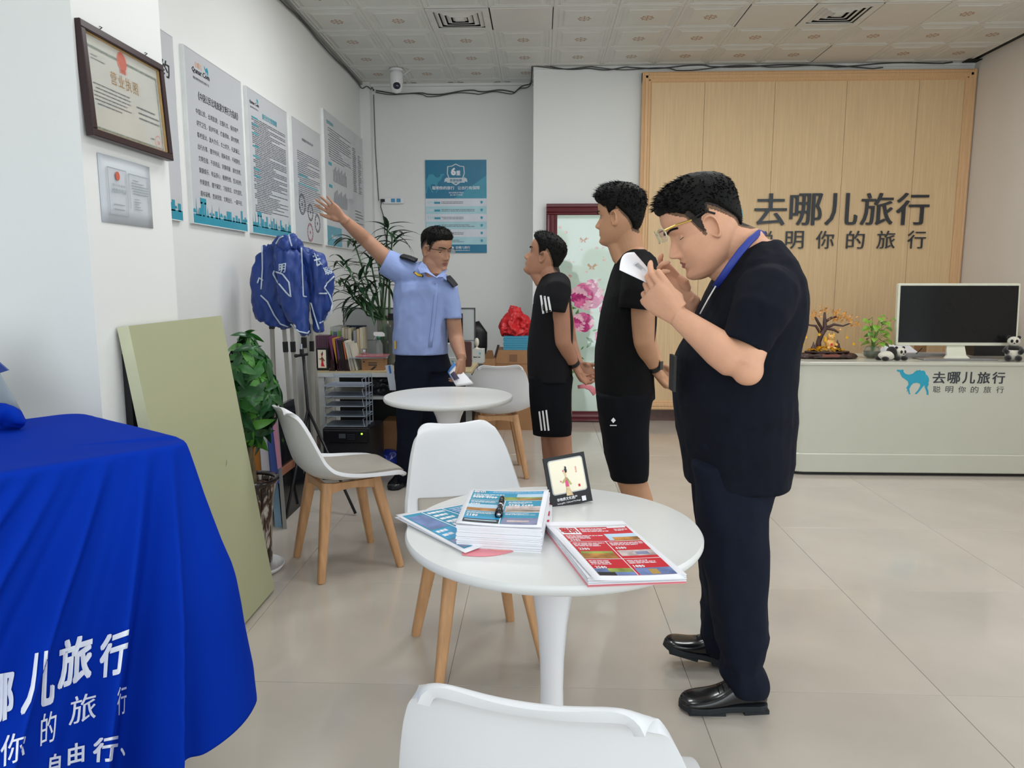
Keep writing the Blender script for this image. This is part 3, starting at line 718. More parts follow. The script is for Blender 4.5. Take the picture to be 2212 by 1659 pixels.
# tunic
t = MB(); t.loft(rings_of(RA, 1.0))
cf = A(1609, 742, y=2.06); sl = [A(1668, 612, y=2.22), A(1655, 640, y=2.12), A(1640, 680, y=2.07), cf, cf + (cf - A(1640, 680, y=2.07)) * .12]
t.tube(sl, [.085, .090, .078, .066, .066], 20)
cf2 = A(1600, 730, y=2.55); t.tube([A(1660, 612, y=2.38), A(1648, 640, y=2.48), A(1625, 690, y=2.53), cf2], [.085, .09, .078, .07], 20)
dn = (sl[-1] - sl[-2]).normalized()
cloth(t, .0075, off, M_navy, pA, 'tunic', [((.010, 5, 3, 4), dict(seed=3.3, zfun=lambda c: np.clip((1.25 - c[:, 2]) / .5, .25, 1))), ((.003, 14, 14, 10), dict(seed=9))], drop=capdrop([(sl[-1], dn, .02, .11), (cf2, (cf2 - A(1625, 690, y=2.53)), .02, .11), (Vector((RA[-1][0], 2.3, RA[-1][2])), (0, 0, -1), .03, .5)]))
t = MB(); t.loft(rings_of(LA)); t.loft(rings_of(LB)); t.loft(rings_of(RA[-3:], .95))
cloth(t, .0075, off, M_navyt, pA, 'trousers', [((.010, 7, 7, 3.2), dict(seed=1.7)), ((.016, 4, 4, 9), dict(seed=5, zfun=lambda c: np.clip((.36 - c[:, 2]) / .25, 0, 1)))], smooth=5,
      drop=capdrop([(Vector(LA[-1][:3]), (0, 0, -1), .03, .2), (Vector(LB[-1][:3]), (0, 0, -1), .03, .2)]))
shoe(pA, off, A(1652, 1531, z=0), A(1468, 1531, z=0), m=M_leather, sole=M_sole, w=.052, ankle=.115)
shoe(pA, off, A(1575, 1438, z=0) + Vector((0, 0, .0)), A(1432, 1398, y=2.44), m=M_leather, sole=M_sole, w=.050, ankle=.12)
# lanyard and badge
M_lan = mat('blue_ribbon', '22358f', .5)
l = MB(); P = [A(1652, 508, y=2.33), A(1640, 503, y=2.25), A(1622, 518, y=2.205), A(1600, 543, y=2.175), A(1580, 570, y=2.165), A(1563, 595, y=2.175), A(1545, 620, y=2.20)]
l.tube([p - off for p in P], [(.002, .011)] * 7, 8, up=(0, -1, 0)); ln = l.build('lanyard', M_lan, pA, smooth=True)
MB().tube([p - off for p in (A(1546, 618, y=2.195), A(1530, 645, y=2.19), A(1512, 678, y=2.2))], .0022, 6).build('lanyard_cord', M_white, ln, smooth=True)
bd = A(1453, 805, y=2.20)
MB().box(bd - off, (.008, .075, .105)).build('badge_holder', M_strap, pA)

# ================================================================ B: tall man in plain black tee
off = A(1370, 1240, z=0); off.y = 3.3
pB = thing('person', 'tall man in plain black tee and black shorts, hands clasped behind his back', 'person', off)
scB = 1.0; TB = head_at((1329, 471), 3.225, (-.90, .42, .02), (0, 0, 1), scB, -1)
hkB = dict(front=.066, temple=.046, side=.026, nape=-.062, sideburn=.010); kwB = dict(cheek=.001, jaw=1.0)
RB = sil([(538, 1356, 1394), (550, 1342, 1402), (566, 1330, 1409), (590, 1321, 1413), (620, 1313, 1416), (675, 1298, 1416), (720, 1291, 1414), (755, 1286, 1412), (790, 1285, 1411), (823, 1286, 1411), (858, 1288, 1414)], 3.3, [.065, .11, .16, .19, .205, .205, .195, .19, .185, .185, .19])
b = MB(); add_head(b, TB, scB, **kwB); b.loft(rings_of(RB, .93))
b.tube([A(1370, 590, y=3.3), A(1366, 555, y=3.3), A(1356, 520, y=3.3), hp(TB, scB, 0, -.025, -.02)], [.07, .062, .060, .056], 24)
b.tube([hp(TB, scB, 0, .015, -.09), A(1345, 560, y=3.3)], [.036, .045], 14)
s_, e_, w_ = A(1385, 595, y=3.12), A(1392, 742, y=3.10), A(1415, 798, y=3.19)
arm(b, [A(1385, 575, y=3.2), s_, s_.lerp(e_, .5), e_, e_.lerp(w_, .3), w_], [.06, .055, .052, .043, .042, .026])
hand(b, w_, (.62, .30, -.72), (.55, -.35, .45), .95, curl=(35, 45, 30), thumb=(35, 20, 20), side=1)
s2, e2, w2 = A(1385, 595, y=3.47), A(1400, 742, y=3.52), A(1425, 795, y=3.40)
arm(b, [A(1385, 575, y=3.4), s2, s2.lerp(e2, .5), e2, w2], [.06, .055, .05, .042, .026])
hand(b, w2, (.5, -.45, -.65), (-.3, -.4, .6), .95, curl=(30, 40, 25), thumb=(35, 20, 20), side=-1)
for yy, dx in ((3.21, 0), (3.41, -6)):
    arm(b, [A(1352 + dx, 900, y=yy), A(1358 + dx, 980, y=yy), A(1366 + dx, 1035, y=yy), A(1383 + dx, 1085, y=yy), A(1390 + dx, 1150, y=yy), A(1393 + dx, 1215, y=yy)], [.09, .075, .062, .060, .045, .036])
body(b, .0038, off, pB, M_skinB, M_lip, TB, scB, hkB, keep=[(w_ + Vector((.05, .03, -.06)), .10), (w2 + Vector((.05, -.04, -.06)), .10)])
make_hair(TB, scB, off, pB, top=.030, side=.009, frontlift=.012, seed=5, tufts=1300, tlen=.028, kw=kwB, hk=dict(hkB, side=.034, nape=-.050, sideburn=.018), fade=.05, spiky=.55)
eyes(TB, scB, off, pB, M_skinB)
t = MB(); t.loft(rings_of(RB)); cf = A(1369, 668, y=3.08)
t.tube([A(1384, 575, y=3.22), A(1382, 600, y=3.12), A(1376, 635, y=3.09), cf], [.075, .078, .070, .064], 20)
cf2 = A(1372, 668, y=3.52); t.tube([A(1384, 575, y=3.38), A(1382, 600, y=3.48), cf2], [.075, .078, .064], 20)
cloth(t, .007, off, M_tee, pB, 'tee_shirt', [((.007, 6, 4, 4), dict(seed=13.3))], drop=capdrop([(cf, (-.1, 0, -1), .02, .1), (cf2, (0, 0, -1), .02, .1), (Vector(RB[-1][:3]), (0, 0, -1), .03, .4)]))
SB = [sil([(850, 1288, 1412), (880, 1291, 1408), (928, 1299, 1403), (980, 1308, 1402), (1028, 1319, 1401)], 3.21, [.10, .105, .105, .105, .10]), sil([(850, 1288, 1405), (928, 1297, 1397), (980, 1306, 1392), (1026, 1320, 1388)], 3.40, [.10, .105, .10, .10])]
t = MB(); [t.loft(rings_of(r)) for r in SB]; t.loft(rings_of(RB[-3:], .95))
sh = cloth(t, .0075, off, M_short, pB, 'shorts', [((.009, 6, 6, 3.5), dict(seed=21))], drop=capdrop([(Vector(r[-1][:3]), (0, 0, -1), .03, .2) for r in SB]))
e = A(1325, 908, y=3.095) - off; m_ = MB()
m_.add([e + Vector(q) for q in ((-.010, 0, 0), (0, 0, -.012), (.010, 0, 0), (0, 0, .012))], [(0, 1, 2, 3)]); m_.add([e + Vector((0, 0, -.02)) + Vector(q) for q in ((-.014, 0, -.004), (.014, 0, -.004), (.014, 0, 0), (-.014, 0, 0))], [(0, 1, 2, 3)]); m_.build('shorts_emblem', M_white, sh)
m_ = MB(); m_.tube([p - off for p in (w_ + (e_ - w_).normalized() * .035, w_ + (e_ - w_).normalized() * .010)], .033, 18, cap=False); wt = m_.build('watch_strap', M_strap, pB, smooth=True)
MB().box(w_ + (e_ - w_).normalized() * .022 + Vector((.026, -.018, .004)) - off, (.012, .028, .036), rz=-.6).build('watch_face', M_leather, wt)
for yy, dx in ((3.21, 0), (3.41, -6)):
    h_ = A(1400 + dx, 1235, y=yy); h_.z = 0; shoe(pB, off, h_, h_ + Vector((-.26, .02, 0)), m=M_leather, sole=M_sole, ankle=.09)

# ================================================================ C: shorter man with white stripes
off = A(1205, 1120, z=0); off.y = 4.1
pC = thing('person', 'shorter man in black sportswear with three white stripes, looking up, hands behind back', 'person', off)
scC = .97; TC = head_at((1173, 556), 4.03, (-.92, .18, .36), (.36, 0, .93), scC, -1)
hkC = dict(front=.080, temple=.058, side=.030, nape=-.060, sideburn=.0); kwC = dict(cheek=.002, jaw=.98)
RC = sil([(590, 1180, 1206), (600, 1170, 1213), (616, 1161, 1222), (642, 1153, 1232), (692, 1146, 1238), (734, 1141, 1238), (765, 1139, 1237), (800, 1140, 1238), (821, 1141, 1239)], 4.1, [.06, .11, .165, .19, .195, .185, .18, .18, .18])
b = MB(); add_head(b, TC, scC, **kwC); b.loft(rings_of(RC, .93))
b.tube([A(1192, 630, y=4.1), A(1190, 605, y=4.1), A(1184, 582, y=4.1), hp(TC, scC, 0, -.03, -.02)], [.07, .062, .060, .055], 22)
b.tube([hp(TC, scC, 0, .015, -.09), A(1172, 608, y=4.1)], [.034, .045], 14)
s_, e_, w_ = A(1206, 622, y=3.94), A(1217, 741, y=3.92), A(1243, 791, y=4.0)
arm(b, [A(1205, 610, y=4.0), s_, s_.lerp(e_, .5), e_, e_.lerp(w_, .3), w_], [.058, .052, .050, .043, .041, .026])
hand(b, w_, (.45, .35, -.8), (.6, -.3, .3), .92, curl=(35, 45, 30), thumb=(35, 20, 20), side=1)
s2, e2, w2 = A(1210, 622, y=4.27), A(1232, 741, y=4.32), A(1252, 790, y=4.2)
arm(b, [A(1205, 610, y=4.2), s2, s2.lerp(e2, .5), e2, w2], [.058, .052, .048, .042, .026])
hand(b, w2, (.75, -.35, -.55), (-.2, -.6, .5), .92, curl=(20, 25, 20), thumb=(35, 10, 10), side=-1)
for yy, dx in ((4.03, 14), (4.19, -8)):
    arm(b, [A(1195 + dx * .6, 880, y=yy), A(1198 + dx * .8, 935, y=yy), A(1200 + dx, 975, y=yy), A(1206 + dx, 1020, y=yy), A(1206 + dx, 1070, y=yy), A(1206 + dx, 1105, y=yy)], [.085, .066, .058, .058, .042, .035])
body(b, .0042, off, pC, M_skinC, M_lip, TC, scC, hkC, keep=[(w_ + Vector((.04, .03, -.07)), .10), (w2 + Vector((.06, -.03, -.05)), .10)])
make_hair(TC, scC, off, pC, top=.019, side=.006, frontlift=.012, seed=8, tufts=900, tlen=.020, kw=kwC, hk=dict(hkC, side=.040, nape=-.050, sideburn=.012), fade=.04, spiky=.6)
eyes(TC, scC, off, pC, M_skinC)
t = MB(); t.loft(rings_of(RC)); cf = A(1196, 674, y=3.90)
t.tube([A(1204, 612, y=4.02), A(1204, 630, y=3.94), A(1200, 652, y=3.915), cf], [.072, .074, .066, .060], 20)
cf2 = A(1200, 674, y=4.32); t.tube([A(1204, 612, y=4.18), A(1204, 630, y=4.28), cf2], [.072, .074, .060], 20)
tee = cloth(t, .0075, off, M_poly, pC, 'tee_shirt', [((.007, 6, 4, 4), dict(seed=31))], drop=capdrop([(cf, (-.1, 0, -1), .02, .1), (cf2, (0, 0, -1), .02, .1), (Vector(RC[-1][:3]), (0, 0, -1), .03, .4)]))
SCs = [sil([(812, 1141, 1238), (850, 1143, 1234), (890, 1146, 1234), (928, 1151, 1236)], 4.02, [.095, .10, .10, .095]), sil([(812, 1141, 1234), (870, 1145, 1228), (926, 1152, 1226)], 4.19, [.095, .10, .095])]
t = MB(); [t.loft(rings_of(r)) for r in SCs]; t.loft(rings_of(RC[-3:], .95))
sh = cloth(t, .0075, off, M_short, pC, 'shorts', [((.007, 6, 6, 3.5), dict(seed=41))], drop=capdrop([(Vector(r[-1][:3]), (0, 0, -1), .03, .2) for r in SCs]))
def bvh(o, off): return BVHTree.FromPolygons([v.co + off for v in o.data.vertices], [tuple(p.vertices) for p in o.data.polygons])
def decal(o, off, corners, m, name, y0, lift=.002, n=8, parent=None):
    """cloth print following the garment: bilinear quad of picture places dropped along +Y onto the garment"""
    B = bvh(o, off); a, b_, c, d = [A(px, py, y=y0) for px, py in corners]; mb = MB()
    def P(i, j):
        u, v = i / 2, j / n; p = a.lerp(b_, u).lerp(d.lerp(c, u), v); dr = (p - Vector((0, 0, CAMH))).normalized()
        hit = B.ray_cast(p - dr * .6, dr)[0]
        return (hit - dr * lift if hit else p) - off
    mb.grid(P, 3, n + 1); return mb.build(name, m, parent or o)
for x0 in (1166, 1174, 1182): decal(tee, off, [(x0, 638 + (x0 - 1166) * .2), (x0 + 4.2, 637.5 + (x0 - 1166) * .2), (x0 + 10, 677 - (x0 - 1166) * .25), (x0 + 5.5, 678 - (x0 - 1166) * .25)], M_white, 'sleeve_stripe', 3.8)
for x0 in (1163, 1170.5, 1178): decal(sh, off, [(x0, 889 - (x0 - 1163) * .2), (x0 + 3.6, 888.5 - (x0 - 1163) * .2), (x0 + 9, 930), (x0 + 5.2, 930.5)], M_white, 'shorts_stripe', 3.85)
decal(tee, off, [(1150.5, 655), (1153, 653), (1152, 657), (1149.5, 658)], M_white, 'chest_mark', 3.95, n=2)
MB().tube([p - off for p in (w_ + (e_ - w_).normalized() * .035, w_ + (e_ - w_).normalized() * .012)], .031, 18, cap=False).build('wrist_band', M_strap, pC, smooth=True)
for yy, dx in ((4.03, 14), (4.19, -8)):
    h_ = A(1210 + dx, 1115, y=yy); h_.z = 0; shoe(pC, off, h_ + Vector((.03, 0, 0)), h_ + Vector((-.22, .01, 0)), m=M_leather, sole=M_sole, ankle=.09, w=.044)
fb = MB(); fp = [A(1248, 836, y=4.1), A(1262, 834, y=4.1), A(1276, 838, y=4.12), A(1287, 850, y=4.14)]
fb.tube([p - fp[0] for p in fp], [(.004, .010), (.003, .012), (.003, .016), (.003, .020)], 8, up=(0, -1, 0))
tag(fb.build('hand_fan', M_pink, smooth=True, loc=fp[0]), 'pink plastic fan handle held behind the back of the man with white stripes', 'fan')

# ================================================================ D: officer pointing
off = A(915, 1050, z=0); off.y = 4.7
pD = thing('person', 'man in light blue uniform shirt pointing up at the wall with his raised arm', 'person', off)
scD = 1.06; TD = head_at((920.5, 541.7), 4.64, (.74, -.60, -.20), (.10, -.15, 1), scD, 1)
hkD = dict(front=.074, temple=.052, side=.030, nape=-.062, sideburn=-.004); kwD = dict(cheek=.006, jaw=1.06, mouth_open=.003)
def silx(rows, depth, halfs, p=2.4): return sil(rows, depth, halfs)
RD = sil([(598, 890, 968), (612, 853, 984), (630, 850, 980), (650, 850, 975), (671, 849, 972), (700, 849, 968), (731, 850, 966), (764, 851, 967)], 4.7, [.07, .10, .115, .12, .125, .135, .145, .152])
b = MB(); add_head(b, TD, scD, **kwD); b.loft(rings_of(RD, .84))
b.tube([A(930, 615, y=4.7), A(932, 595, y=4.7), A(934, 570, y=4.69), hp(TD, scD, 0, -.02, .0)], [.08, .068, .066, .06], 22)
b.tube([hp(TD, scD, 0, .01, -.09), A(942, 600, y=4.66)], [.042, .055], 14)
sD, eD, wD = A(858, 582, y=4.70), A(790, 518, y=4.66), A(740, 472, y=4.50)
arm(b, [A(900, 598, y=4.7), sD, sD.lerp(eD, .5), eD, eD.lerp(wD, .3), eD.lerp(wD, .7), wD], [.07, .062, .054, .046, .046, .038, .031])
hand(b, wD, (-.74, -.12, .66), (-.25, -.9, -.1), 1.02, curl=(4, 8, 6), thumb=(28, 10, 5), side=-1, spread=8)
sD2, eD2, wD2 = A(972, 628, y=4.68), A(984, 728, y=4.66), A(998, 776, y=4.52)
arm(b, [A(955, 610, y=4.7), sD2, sD2.lerp(eD2, .5), eD2, eD2.lerp(wD2, .3), wD2], [.045, .048, .050, .048, .047, .029])
hand(b, wD2, (.0, -.25, -.95), (-.85, .2, -.1), 1.0, curl=(35, 40, 20), thumb=(25, 20, 15), side=-1)
LD = [sil([(750, 856, 950), (790, 851, 940), (830, 854, 928), (880, 857, 918), (940, 859, 908), (1000, 858, 900), (1036, 857, 898)], 4.655, [.08, .10, .105, .10, .09, .085, .085]), sil([(750, 870, 962), (790, 890, 974), (830, 905, 982), (880, 912, 980), (940, 915, 975), (1000, 917, 970), (1030, 917, 968)], 4.74, [.08, .10, .11, .10, .09, .085, .085])]
for r in LD: b.loft(rings_of(r[1:], .68))
body(b, .0040, off, pD, M_skinD, M_lipD, TD, scD, hkD, keep=[(wD + Vector((-.07, -.01, .06)), .12), (wD2 + Vector((0, -.02, -.09)), .115)])
make_hair(TD, scD, off, pD, top=.017, side=.004, frontlift=.006, seed=11, tufts=800, tlen=.018, kw=kwD, hk=dict(hkD, side=.050, nape=-.030, sideburn=.030, temple=.056), fade=.035, spiky=.5)
eyes(TD, scD, off, pD, M_skinD, closed=.5)
glasses(TD, scD, off, pD, M_strap, M_strap, rimless=True, drop=.004, y0=.104)
t = MB(); t.loft(rings_of(RD))
t.tube([A(925, 606, y=4.7), A(900, 596, y=4.7), A(868, 585, y=4.7), A(848, 573, y=4.7), A(829, 563, y=4.69)], [.06, .085, .092, .088, .076], 20)
t.tube([A(935, 606, y=4.7), A(955, 614, y=4.7), A(972, 630, y=4.68), A(977, 660, y=4.67), A(979, 690, y=4.66)], [.05, .068, .070, .064, .060], 20)
sa = (A(829, 563, y=4.69) - A(848, 573, y=4.7)).normalized()
shirt = cloth(t, .0075, off, M_blue_shirt, pD, 'uniform_shirt', [((.012, 5, 4, 3.4), dict(seed=51)), ((.004, 12, 12, 8), dict(seed=57))], drop=capdrop([(A(829, 563, y=4.69), sa, .025, .12), (A(979, 690, y=4.66), (0, 0, -1), .02, .09), (Vector(RD[-1][:3]), (0, 0, -1), .03, .4)]))
t = MB(); [t.loft(rings_of(r)) for r in LD]; t.loft(rings_of(sil([(715, 856, 960), (770, 853, 967), (800, 853, 975)], 4.7, [.115, .125, .12])))
cloth(t, .0085, off, M_navyt, pD, 'trousers', [((.010, 6, 6, 3), dict(seed=61))], drop=capdrop([(Vector(r[-1][:3]), (0, 0, -1), .03, .2) for r in LD]))
h_ = A(880, 1036, z=0); shoe(pD, off, h_, h_ + Vector((-.05, -.27, 0)), m=M_leather, sole=M_sole, ankle=.1)
h_ = A(940, 1032, z=0); shoe(pD, off, h_, h_ + Vector((.06, -.26, 0)), m=M_leather, sole=M_sole, ankle=.1)
M_epa = mat('black_epaulette', '12141c', .6); M_yel = mat('yellow_badge', 'e5b92c', .5)
ep = MB(); ep.tube([A(x, y, y=d) - off for x, y, d in ((868, 553, 4.66), (884, 557, 4.645), (899, 563, 4.64))], [(.010, .028)] * 3, 10, up=(0, -.3, 1), p=4)
ep.build('epaulette', M_epa, shirt, smooth=False)
ep = MB(); ep.tube([A(x, y, y=d) - off for x, y, d in ((966, 598, 4.64), (975, 607, 4.625), (984, 618, 4.62))], [(.008, .026)] * 3, 10, up=(0, -.3, 1), p=4)
ep.build('epaulette', M_epa, shirt)
cs = [(892, 588), (896, 586), (903, 591), (911, 592), (915, 596), (914, 599), (908, 598), (902, 597), (897, 593)]
Bv = bvh(shirt, off)
def onshirt(px, py, lift=.003, d0=4.7):
    p = A(px, py, y=d0); dr = (p - Vector((0, 0, CAMH))).normalized(); h = Bv.ray_cast(p - dr * .7, dr)[0]
    return (h - dr * lift if h else p) - off
k_ = MB()
for g_, li, mi in ((1.0, .003, 0), (.78, .006, 1)):
    cc = (903.5, 592.5); pts = [onshirt(cc[0] + (x - cc[0]) * g_, cc[1] + (y - cc[1]) * g_, li) for x, y in cs]; c0 = onshirt(*cc, li); k_.mat(mi).add(pts + [c0], [(i, (i + 1) % len(cs), len(cs)) for i in range(len(cs))])
k_.build('chest_badge', [M_epa, M_yel], shirt)
k_ = MB(); Pk = [onshirt(x, y, .004) for x, y in ((943, 612), (941, 640), (938, 670), (935, 700), (931, 730), (929, 750))]
k_.tube(Pk, [(.012, .0025)] * 6, 8, up=(1, 0, 0)); k_.build('button_placket', M_blue_shirt, shirt, smooth=True)
# collar flaps
cl = MB()
for q in ([(902, 578, 4.60), (912, 564, 4.62), (922, 580, 4.58), (938, 598, 4.55), (920, 588, 4.555), (908, 590, 4.565)], [(944, 600, 4.55), (957, 588, 4.58), (963, 592, 4.585), (965, 606, 4.58), (955, 598, 4.56)]):
    pts = [A(x, y, y=d) - off for x, y, d in q]; n_ = len(pts); nv_ = (pts[1] - pts[0]).cross(pts[2] - pts[0]).normalized() * .004
    cl.loft([pts, [p + nv_ for p in pts]])
cl.tube([A(x, y, y=d) - off for x, y, d in ((912, 566, 4.72), (914, 572, 4.62), (925, 588, 4.57), (942, 600, 4.55), (955, 592, 4.60), (962, 582, 4.70))], [(.005, .018)] * 6, 8, up=(0, 0, 1))
cl.build('collar', M_blue_shirt, shirt, smooth=False)
# belt clip
MB().box(A(854, 745, y=4.58) - off, (.012, .02, .05)).build('belt_clip', M_gold, pD)
# ------------------------------------------------------------------ wood panel wall with sign
def woodmat(name, col, var=.12, st=(30, 30, 1.2), rough=.5, sc=3):
    return mat(name, col, rough, var=var, scale=sc, stretch=st, bump=.05, bscale=8)
M_panel = woodmat('oak_veneer', 'dcbd93', .07); M_panel2 = woodmat('oak_moulding', 'd9b084', .08)
wp = thing('wood_wall_panel', 'tall pale oak wall panelling with moulded frame carrying the black lettering', 'wall panelling', ((.85 + 3.79) / 2, YB, 0))
X0, X1, Z0, Z1 = .90, 3.79, .115, 3.135
ox = wp.location.x; edges = [X0 + .085] + [A(p, 250, y=6.88).x for p in (1522, 1674, 1829, 1985)] + [X1 - .085]
for a, b_ in zip(edges, edges[1:]):
    MB().prism([(a - ox + .0015, -.05), (b_ - ox - .0015, -.05), (b_ - ox - .0015, -.004), (a - ox + .0015, -.004)], Z0 + .08, Z1 - .08, bev=.0015).build('panel', M_panel, wp)
for horiz, z in ((1, Z0 + .0425), (1, Z1 - .0425), (0, X0 + .0425), (0, X1 - .0425)):
    m_ = MB(); prof = [(-.0425, -.02), (-.0425, -.075), (-.03, -.082), (-.015, -.072), (-.012, -.078), (.008, -.078), (.02, -.066), (.03, -.066), (.0425, -.052), (.0425, -.02)]
    if (horiz and z > 1.5) or (not horiz and z > 2): prof = [(-p, q) for p, q in reversed(prof)]
    if horiz: m_.loft([[(x - ox, q, z + p) for p, q in prof] for x in (X0, X1)])
    else: m_.loft([[(z + p - ox, q, zz) for p, q in prof] for zz in (Z0, Z1)])
    bm_me = m_.me('r', mats=[M_panel2]); bm_ = bmesh.new(); bm_.from_mesh(bm_me); bmesh.ops.recalc_face_normals(bm_, faces=bm_.faces); bm_.to_mesh(bm_me); bm_.free(); link('frame_moulding', bm_me, wp)
M_char = mat('charcoal_acrylic', '30333a', .25, spec=.6); M_teal = mat('teal_acrylic', '1e98b4', .3)
CAMEL = [(0, 96), (3, 99), (12, 98), (18, 100), (21, 96), (20, 92), (26, 84), (36, 80), (48, 84), (54, 92), (60, 97), (64, 96), (68, 99), (72, 95), (80, 96), (84, 90), (86, 82), (92, 76), (96, 66), (97, 56), (95, 50), (97, 44), (93, 32), (97, 20), (99, 4), (93, 4), (92, 16), (86, 32), (85, 42), (80, 34), (70, 16), (63, 6), (58, 8), (66, 20), (72, 36), (72, 46), (62, 50), (52, 48), (46, 40), (41, 26), (44, 10), (46, 6), (41, 6), (38, 20), (34, 14), (36, 24), (32, 30), (38, 42), (36, 54), (28, 62), (18, 70), (12, 82), (10, 90), (3, 92)]
def camel(mb, x0, z0, w_, h_, y, d=.0, flip=False):
    pts = [Vector((x0 + (w_ * (100 - p[0]) / 100 if flip else w_ * p[0] / 100), y, z0 + h_ * (p[1] - 4) / 96)) for p in CAMEL]
    from mathutils.geometry import tessellate_polygon
    tri = tessellate_polygon([pts]); n = len(pts)
    if not d: return mb.add(pts, [tuple(t) for t in tri])
    back = [p + Vector((0, d, 0)) for p in pts]
    return mb.add(pts + back, [tuple(t) for t in tri] + [(i, (i + 1) % n, n + (i + 1) % n, n + i) for i in range(n)])
sg = thing('wall_sign', 'raised charcoal Chinese lettering in two rows on the oak panelling', 'sign', (2.7, YB - .051, 1.8))
def charrow(body, xl, xr, yt, yb_, m, parent, name, ydepth, o, bold=.02, ext=.012, sparse=None):
    """each character a raised part of its own; picture span given, stands at real depth"""
    n = len(body); a = A(xl, yt, y=ydepth); c = A(xr, yb_, y=ydepth); step = (c.x - a.x) / (n - 1 + (sparse or .92)); wch = step * (sparse or .92)
    for i, ch in enumerate(body):
        mb = MB(); x0 = a.x + i * step; textfit(mb, ch, x0 - o[0], x0 + wch - o[0], c.z - o[2], a.z - c.z, y=-.001 - ext, bold=bold, extrude=ext, res=3)
        mb.build(name, m, parent)
charrow('去哪儿旅行', 1631, 2004, 418, 486, M_char, sg, 'character', YB - .06, sg.location, bold=.015)
charrow('聪明你的旅行', 1632, 1998, 499, 537, M_char, sg, 'small_character', YB - .06, sg.location, bold=.006, sparse=.60)
ca = A(1434, 408, y=YB - .06); cb = A(1606, 538, y=YB - .06); m_ = MB(); camel(m_, ca.x - 2.7, cb.z - 1.8, cb.x - ca.x, ca.z - cb.z, -.02, .018); m_.build('camel_emblem', M_teal, sg)

# ------------------------------------------------------------------ reception desk
M_desk = mat('white_lacquer', 'bfbeb0', .28, var=.01, coat=.2)
DX0, DX1, DY0, DY1, DZ = 1.66, 3.72, 5.0, 5.62, .775
rd = thing('reception_desk', 'long white curved reception desk with a teal camel logo and Chinese lettering', 'desk', (DX0, DY0, 0))
def dout(g, r=.17):
    pts = []
    for cx, cy, a0 in ((g + r, g + r, 180), ):
        pts = [(cx + r * math.cos(math.radians(a0 + 90 * i / 10)), cy + r * math.sin(math.radians(a0 + 90 * i / 10))) for i in range(11)]
    return pts + [(DX1 - DX0, g), (DX1 - DX0, DY1 - DY0), (g, DY1 - DY0)]
MB().prism(dout(.012, .16), .15, .755, bev=.003).build('front_body', M_desk, rd, angle=35)
MB().prism(dout(0.0), .753, .776, bev=.004).build('counter_top', M_desk, rd, angle=35)
MB().prism(dout(-.012, .18), .022, .152, bev=.006).build('plinth', M_desk, rd, angle=35)
MB().prism(dout(.015), .0, .024).build('kick_base', M_strap, rd)
lg = MB(); a = A(1937, 798, y=5.01); c = A(2007, 853, y=5.01); camel(lg, a.x - DX0, c.z, c.x - a.x, a.z - c.z, .0105, .002); lg.build('camel_logo', M_teal, rd)
for body_, xl, xr, yt, yb_, bo, spc in (('去哪儿旅行', 2016, 2170, 803, 829, .02, .86), ('聪明你的旅行', 2016, 2168, 834, 849, .004, .6)):
    a = A(xl, yt, y=5.01); c = A(xr, yb_, y=5.01); n = len(body_); st = (c.x - a.x) / (n - 1 + spc)
    for i, ch in enumerate(body_): mb = MB(); textfit(mb, ch, a.x - DX0 + i * st, a.x - DX0 + i * st + st * spc, c.z, a.z - c.z, y=.0105, bold=bo, extrude=0, res=3); mb.build('character' if spc > .7 else 'small_character', M_char, rd)

# ------------------------------------------------------------------ tables
M_tabw = mat('white_table_laminate', 'dedfdd', .32, var=.01, coat=.15); M_tabp = mat('white_gloss_pedestal', 'e4e4e6', .2, var=.01, coat=.4)
def round_table(name, label, x, y, r, z=.72):
    t = thing(name, label, 'table', (x, y, 0), group='white round pedestal tables')
    MB().lathe([(r - .012, z - .026), (r - .004, z - .022), (r, z - .014), (r, z - .006), (r - .004, z), (r - .01, z)], n=96).build('tabletop', M_tabw, t, angle=40)
    MB().lathe([(.105, z - .027), (.09, z - .06), (.068, z - .11), (.050, z - .17), (.038, z - .25), (.031, z - .34), (.029, z - .42), (.031, z - .50), (.040, .16), (.06, .09), (.10, .045), (.16, .022), (.225, .012), (.235, .006), (.232, 0)], n=48).build('pedestal', M_tabp, t, smooth=True)
    return t
T1C, T1R = (.031, 1.735), .335
pa, pb = A(884, 1165, z=.72), A(1508, 1165, z=.72)
T1R = (pb.x - pa.x) / 2; T1C = ((pa.x + pb.x) / 2, pa.y * .5 + pb.y * .5)
yf, yn = A(1196, 1046, z=.72).y, A(1196, 1278, z=.72).y
T1C = (T1C[0], (yf + yn) / 2); T1R = max(T1R, .0) * .5 + (yf - yn) / 4
qa, qb = A(825, 858, z=.72), A(1107, 858, z=.72)
T2C = ((qa.x + qb.x) / 2, (A(966, 831, z=.72).y + A(966, 884, z=.72).y) / 2); T2R = (qb.x - qa.x) / 2
print('tables', T1C, T1R, T2C, T2R)
round_table('round_table', 'nearer white round pedestal table, covered with brochures', *T1C, T1R)
round_table('round_table', 'farther white round pedestal table with an empty top', *T2C, T2R)

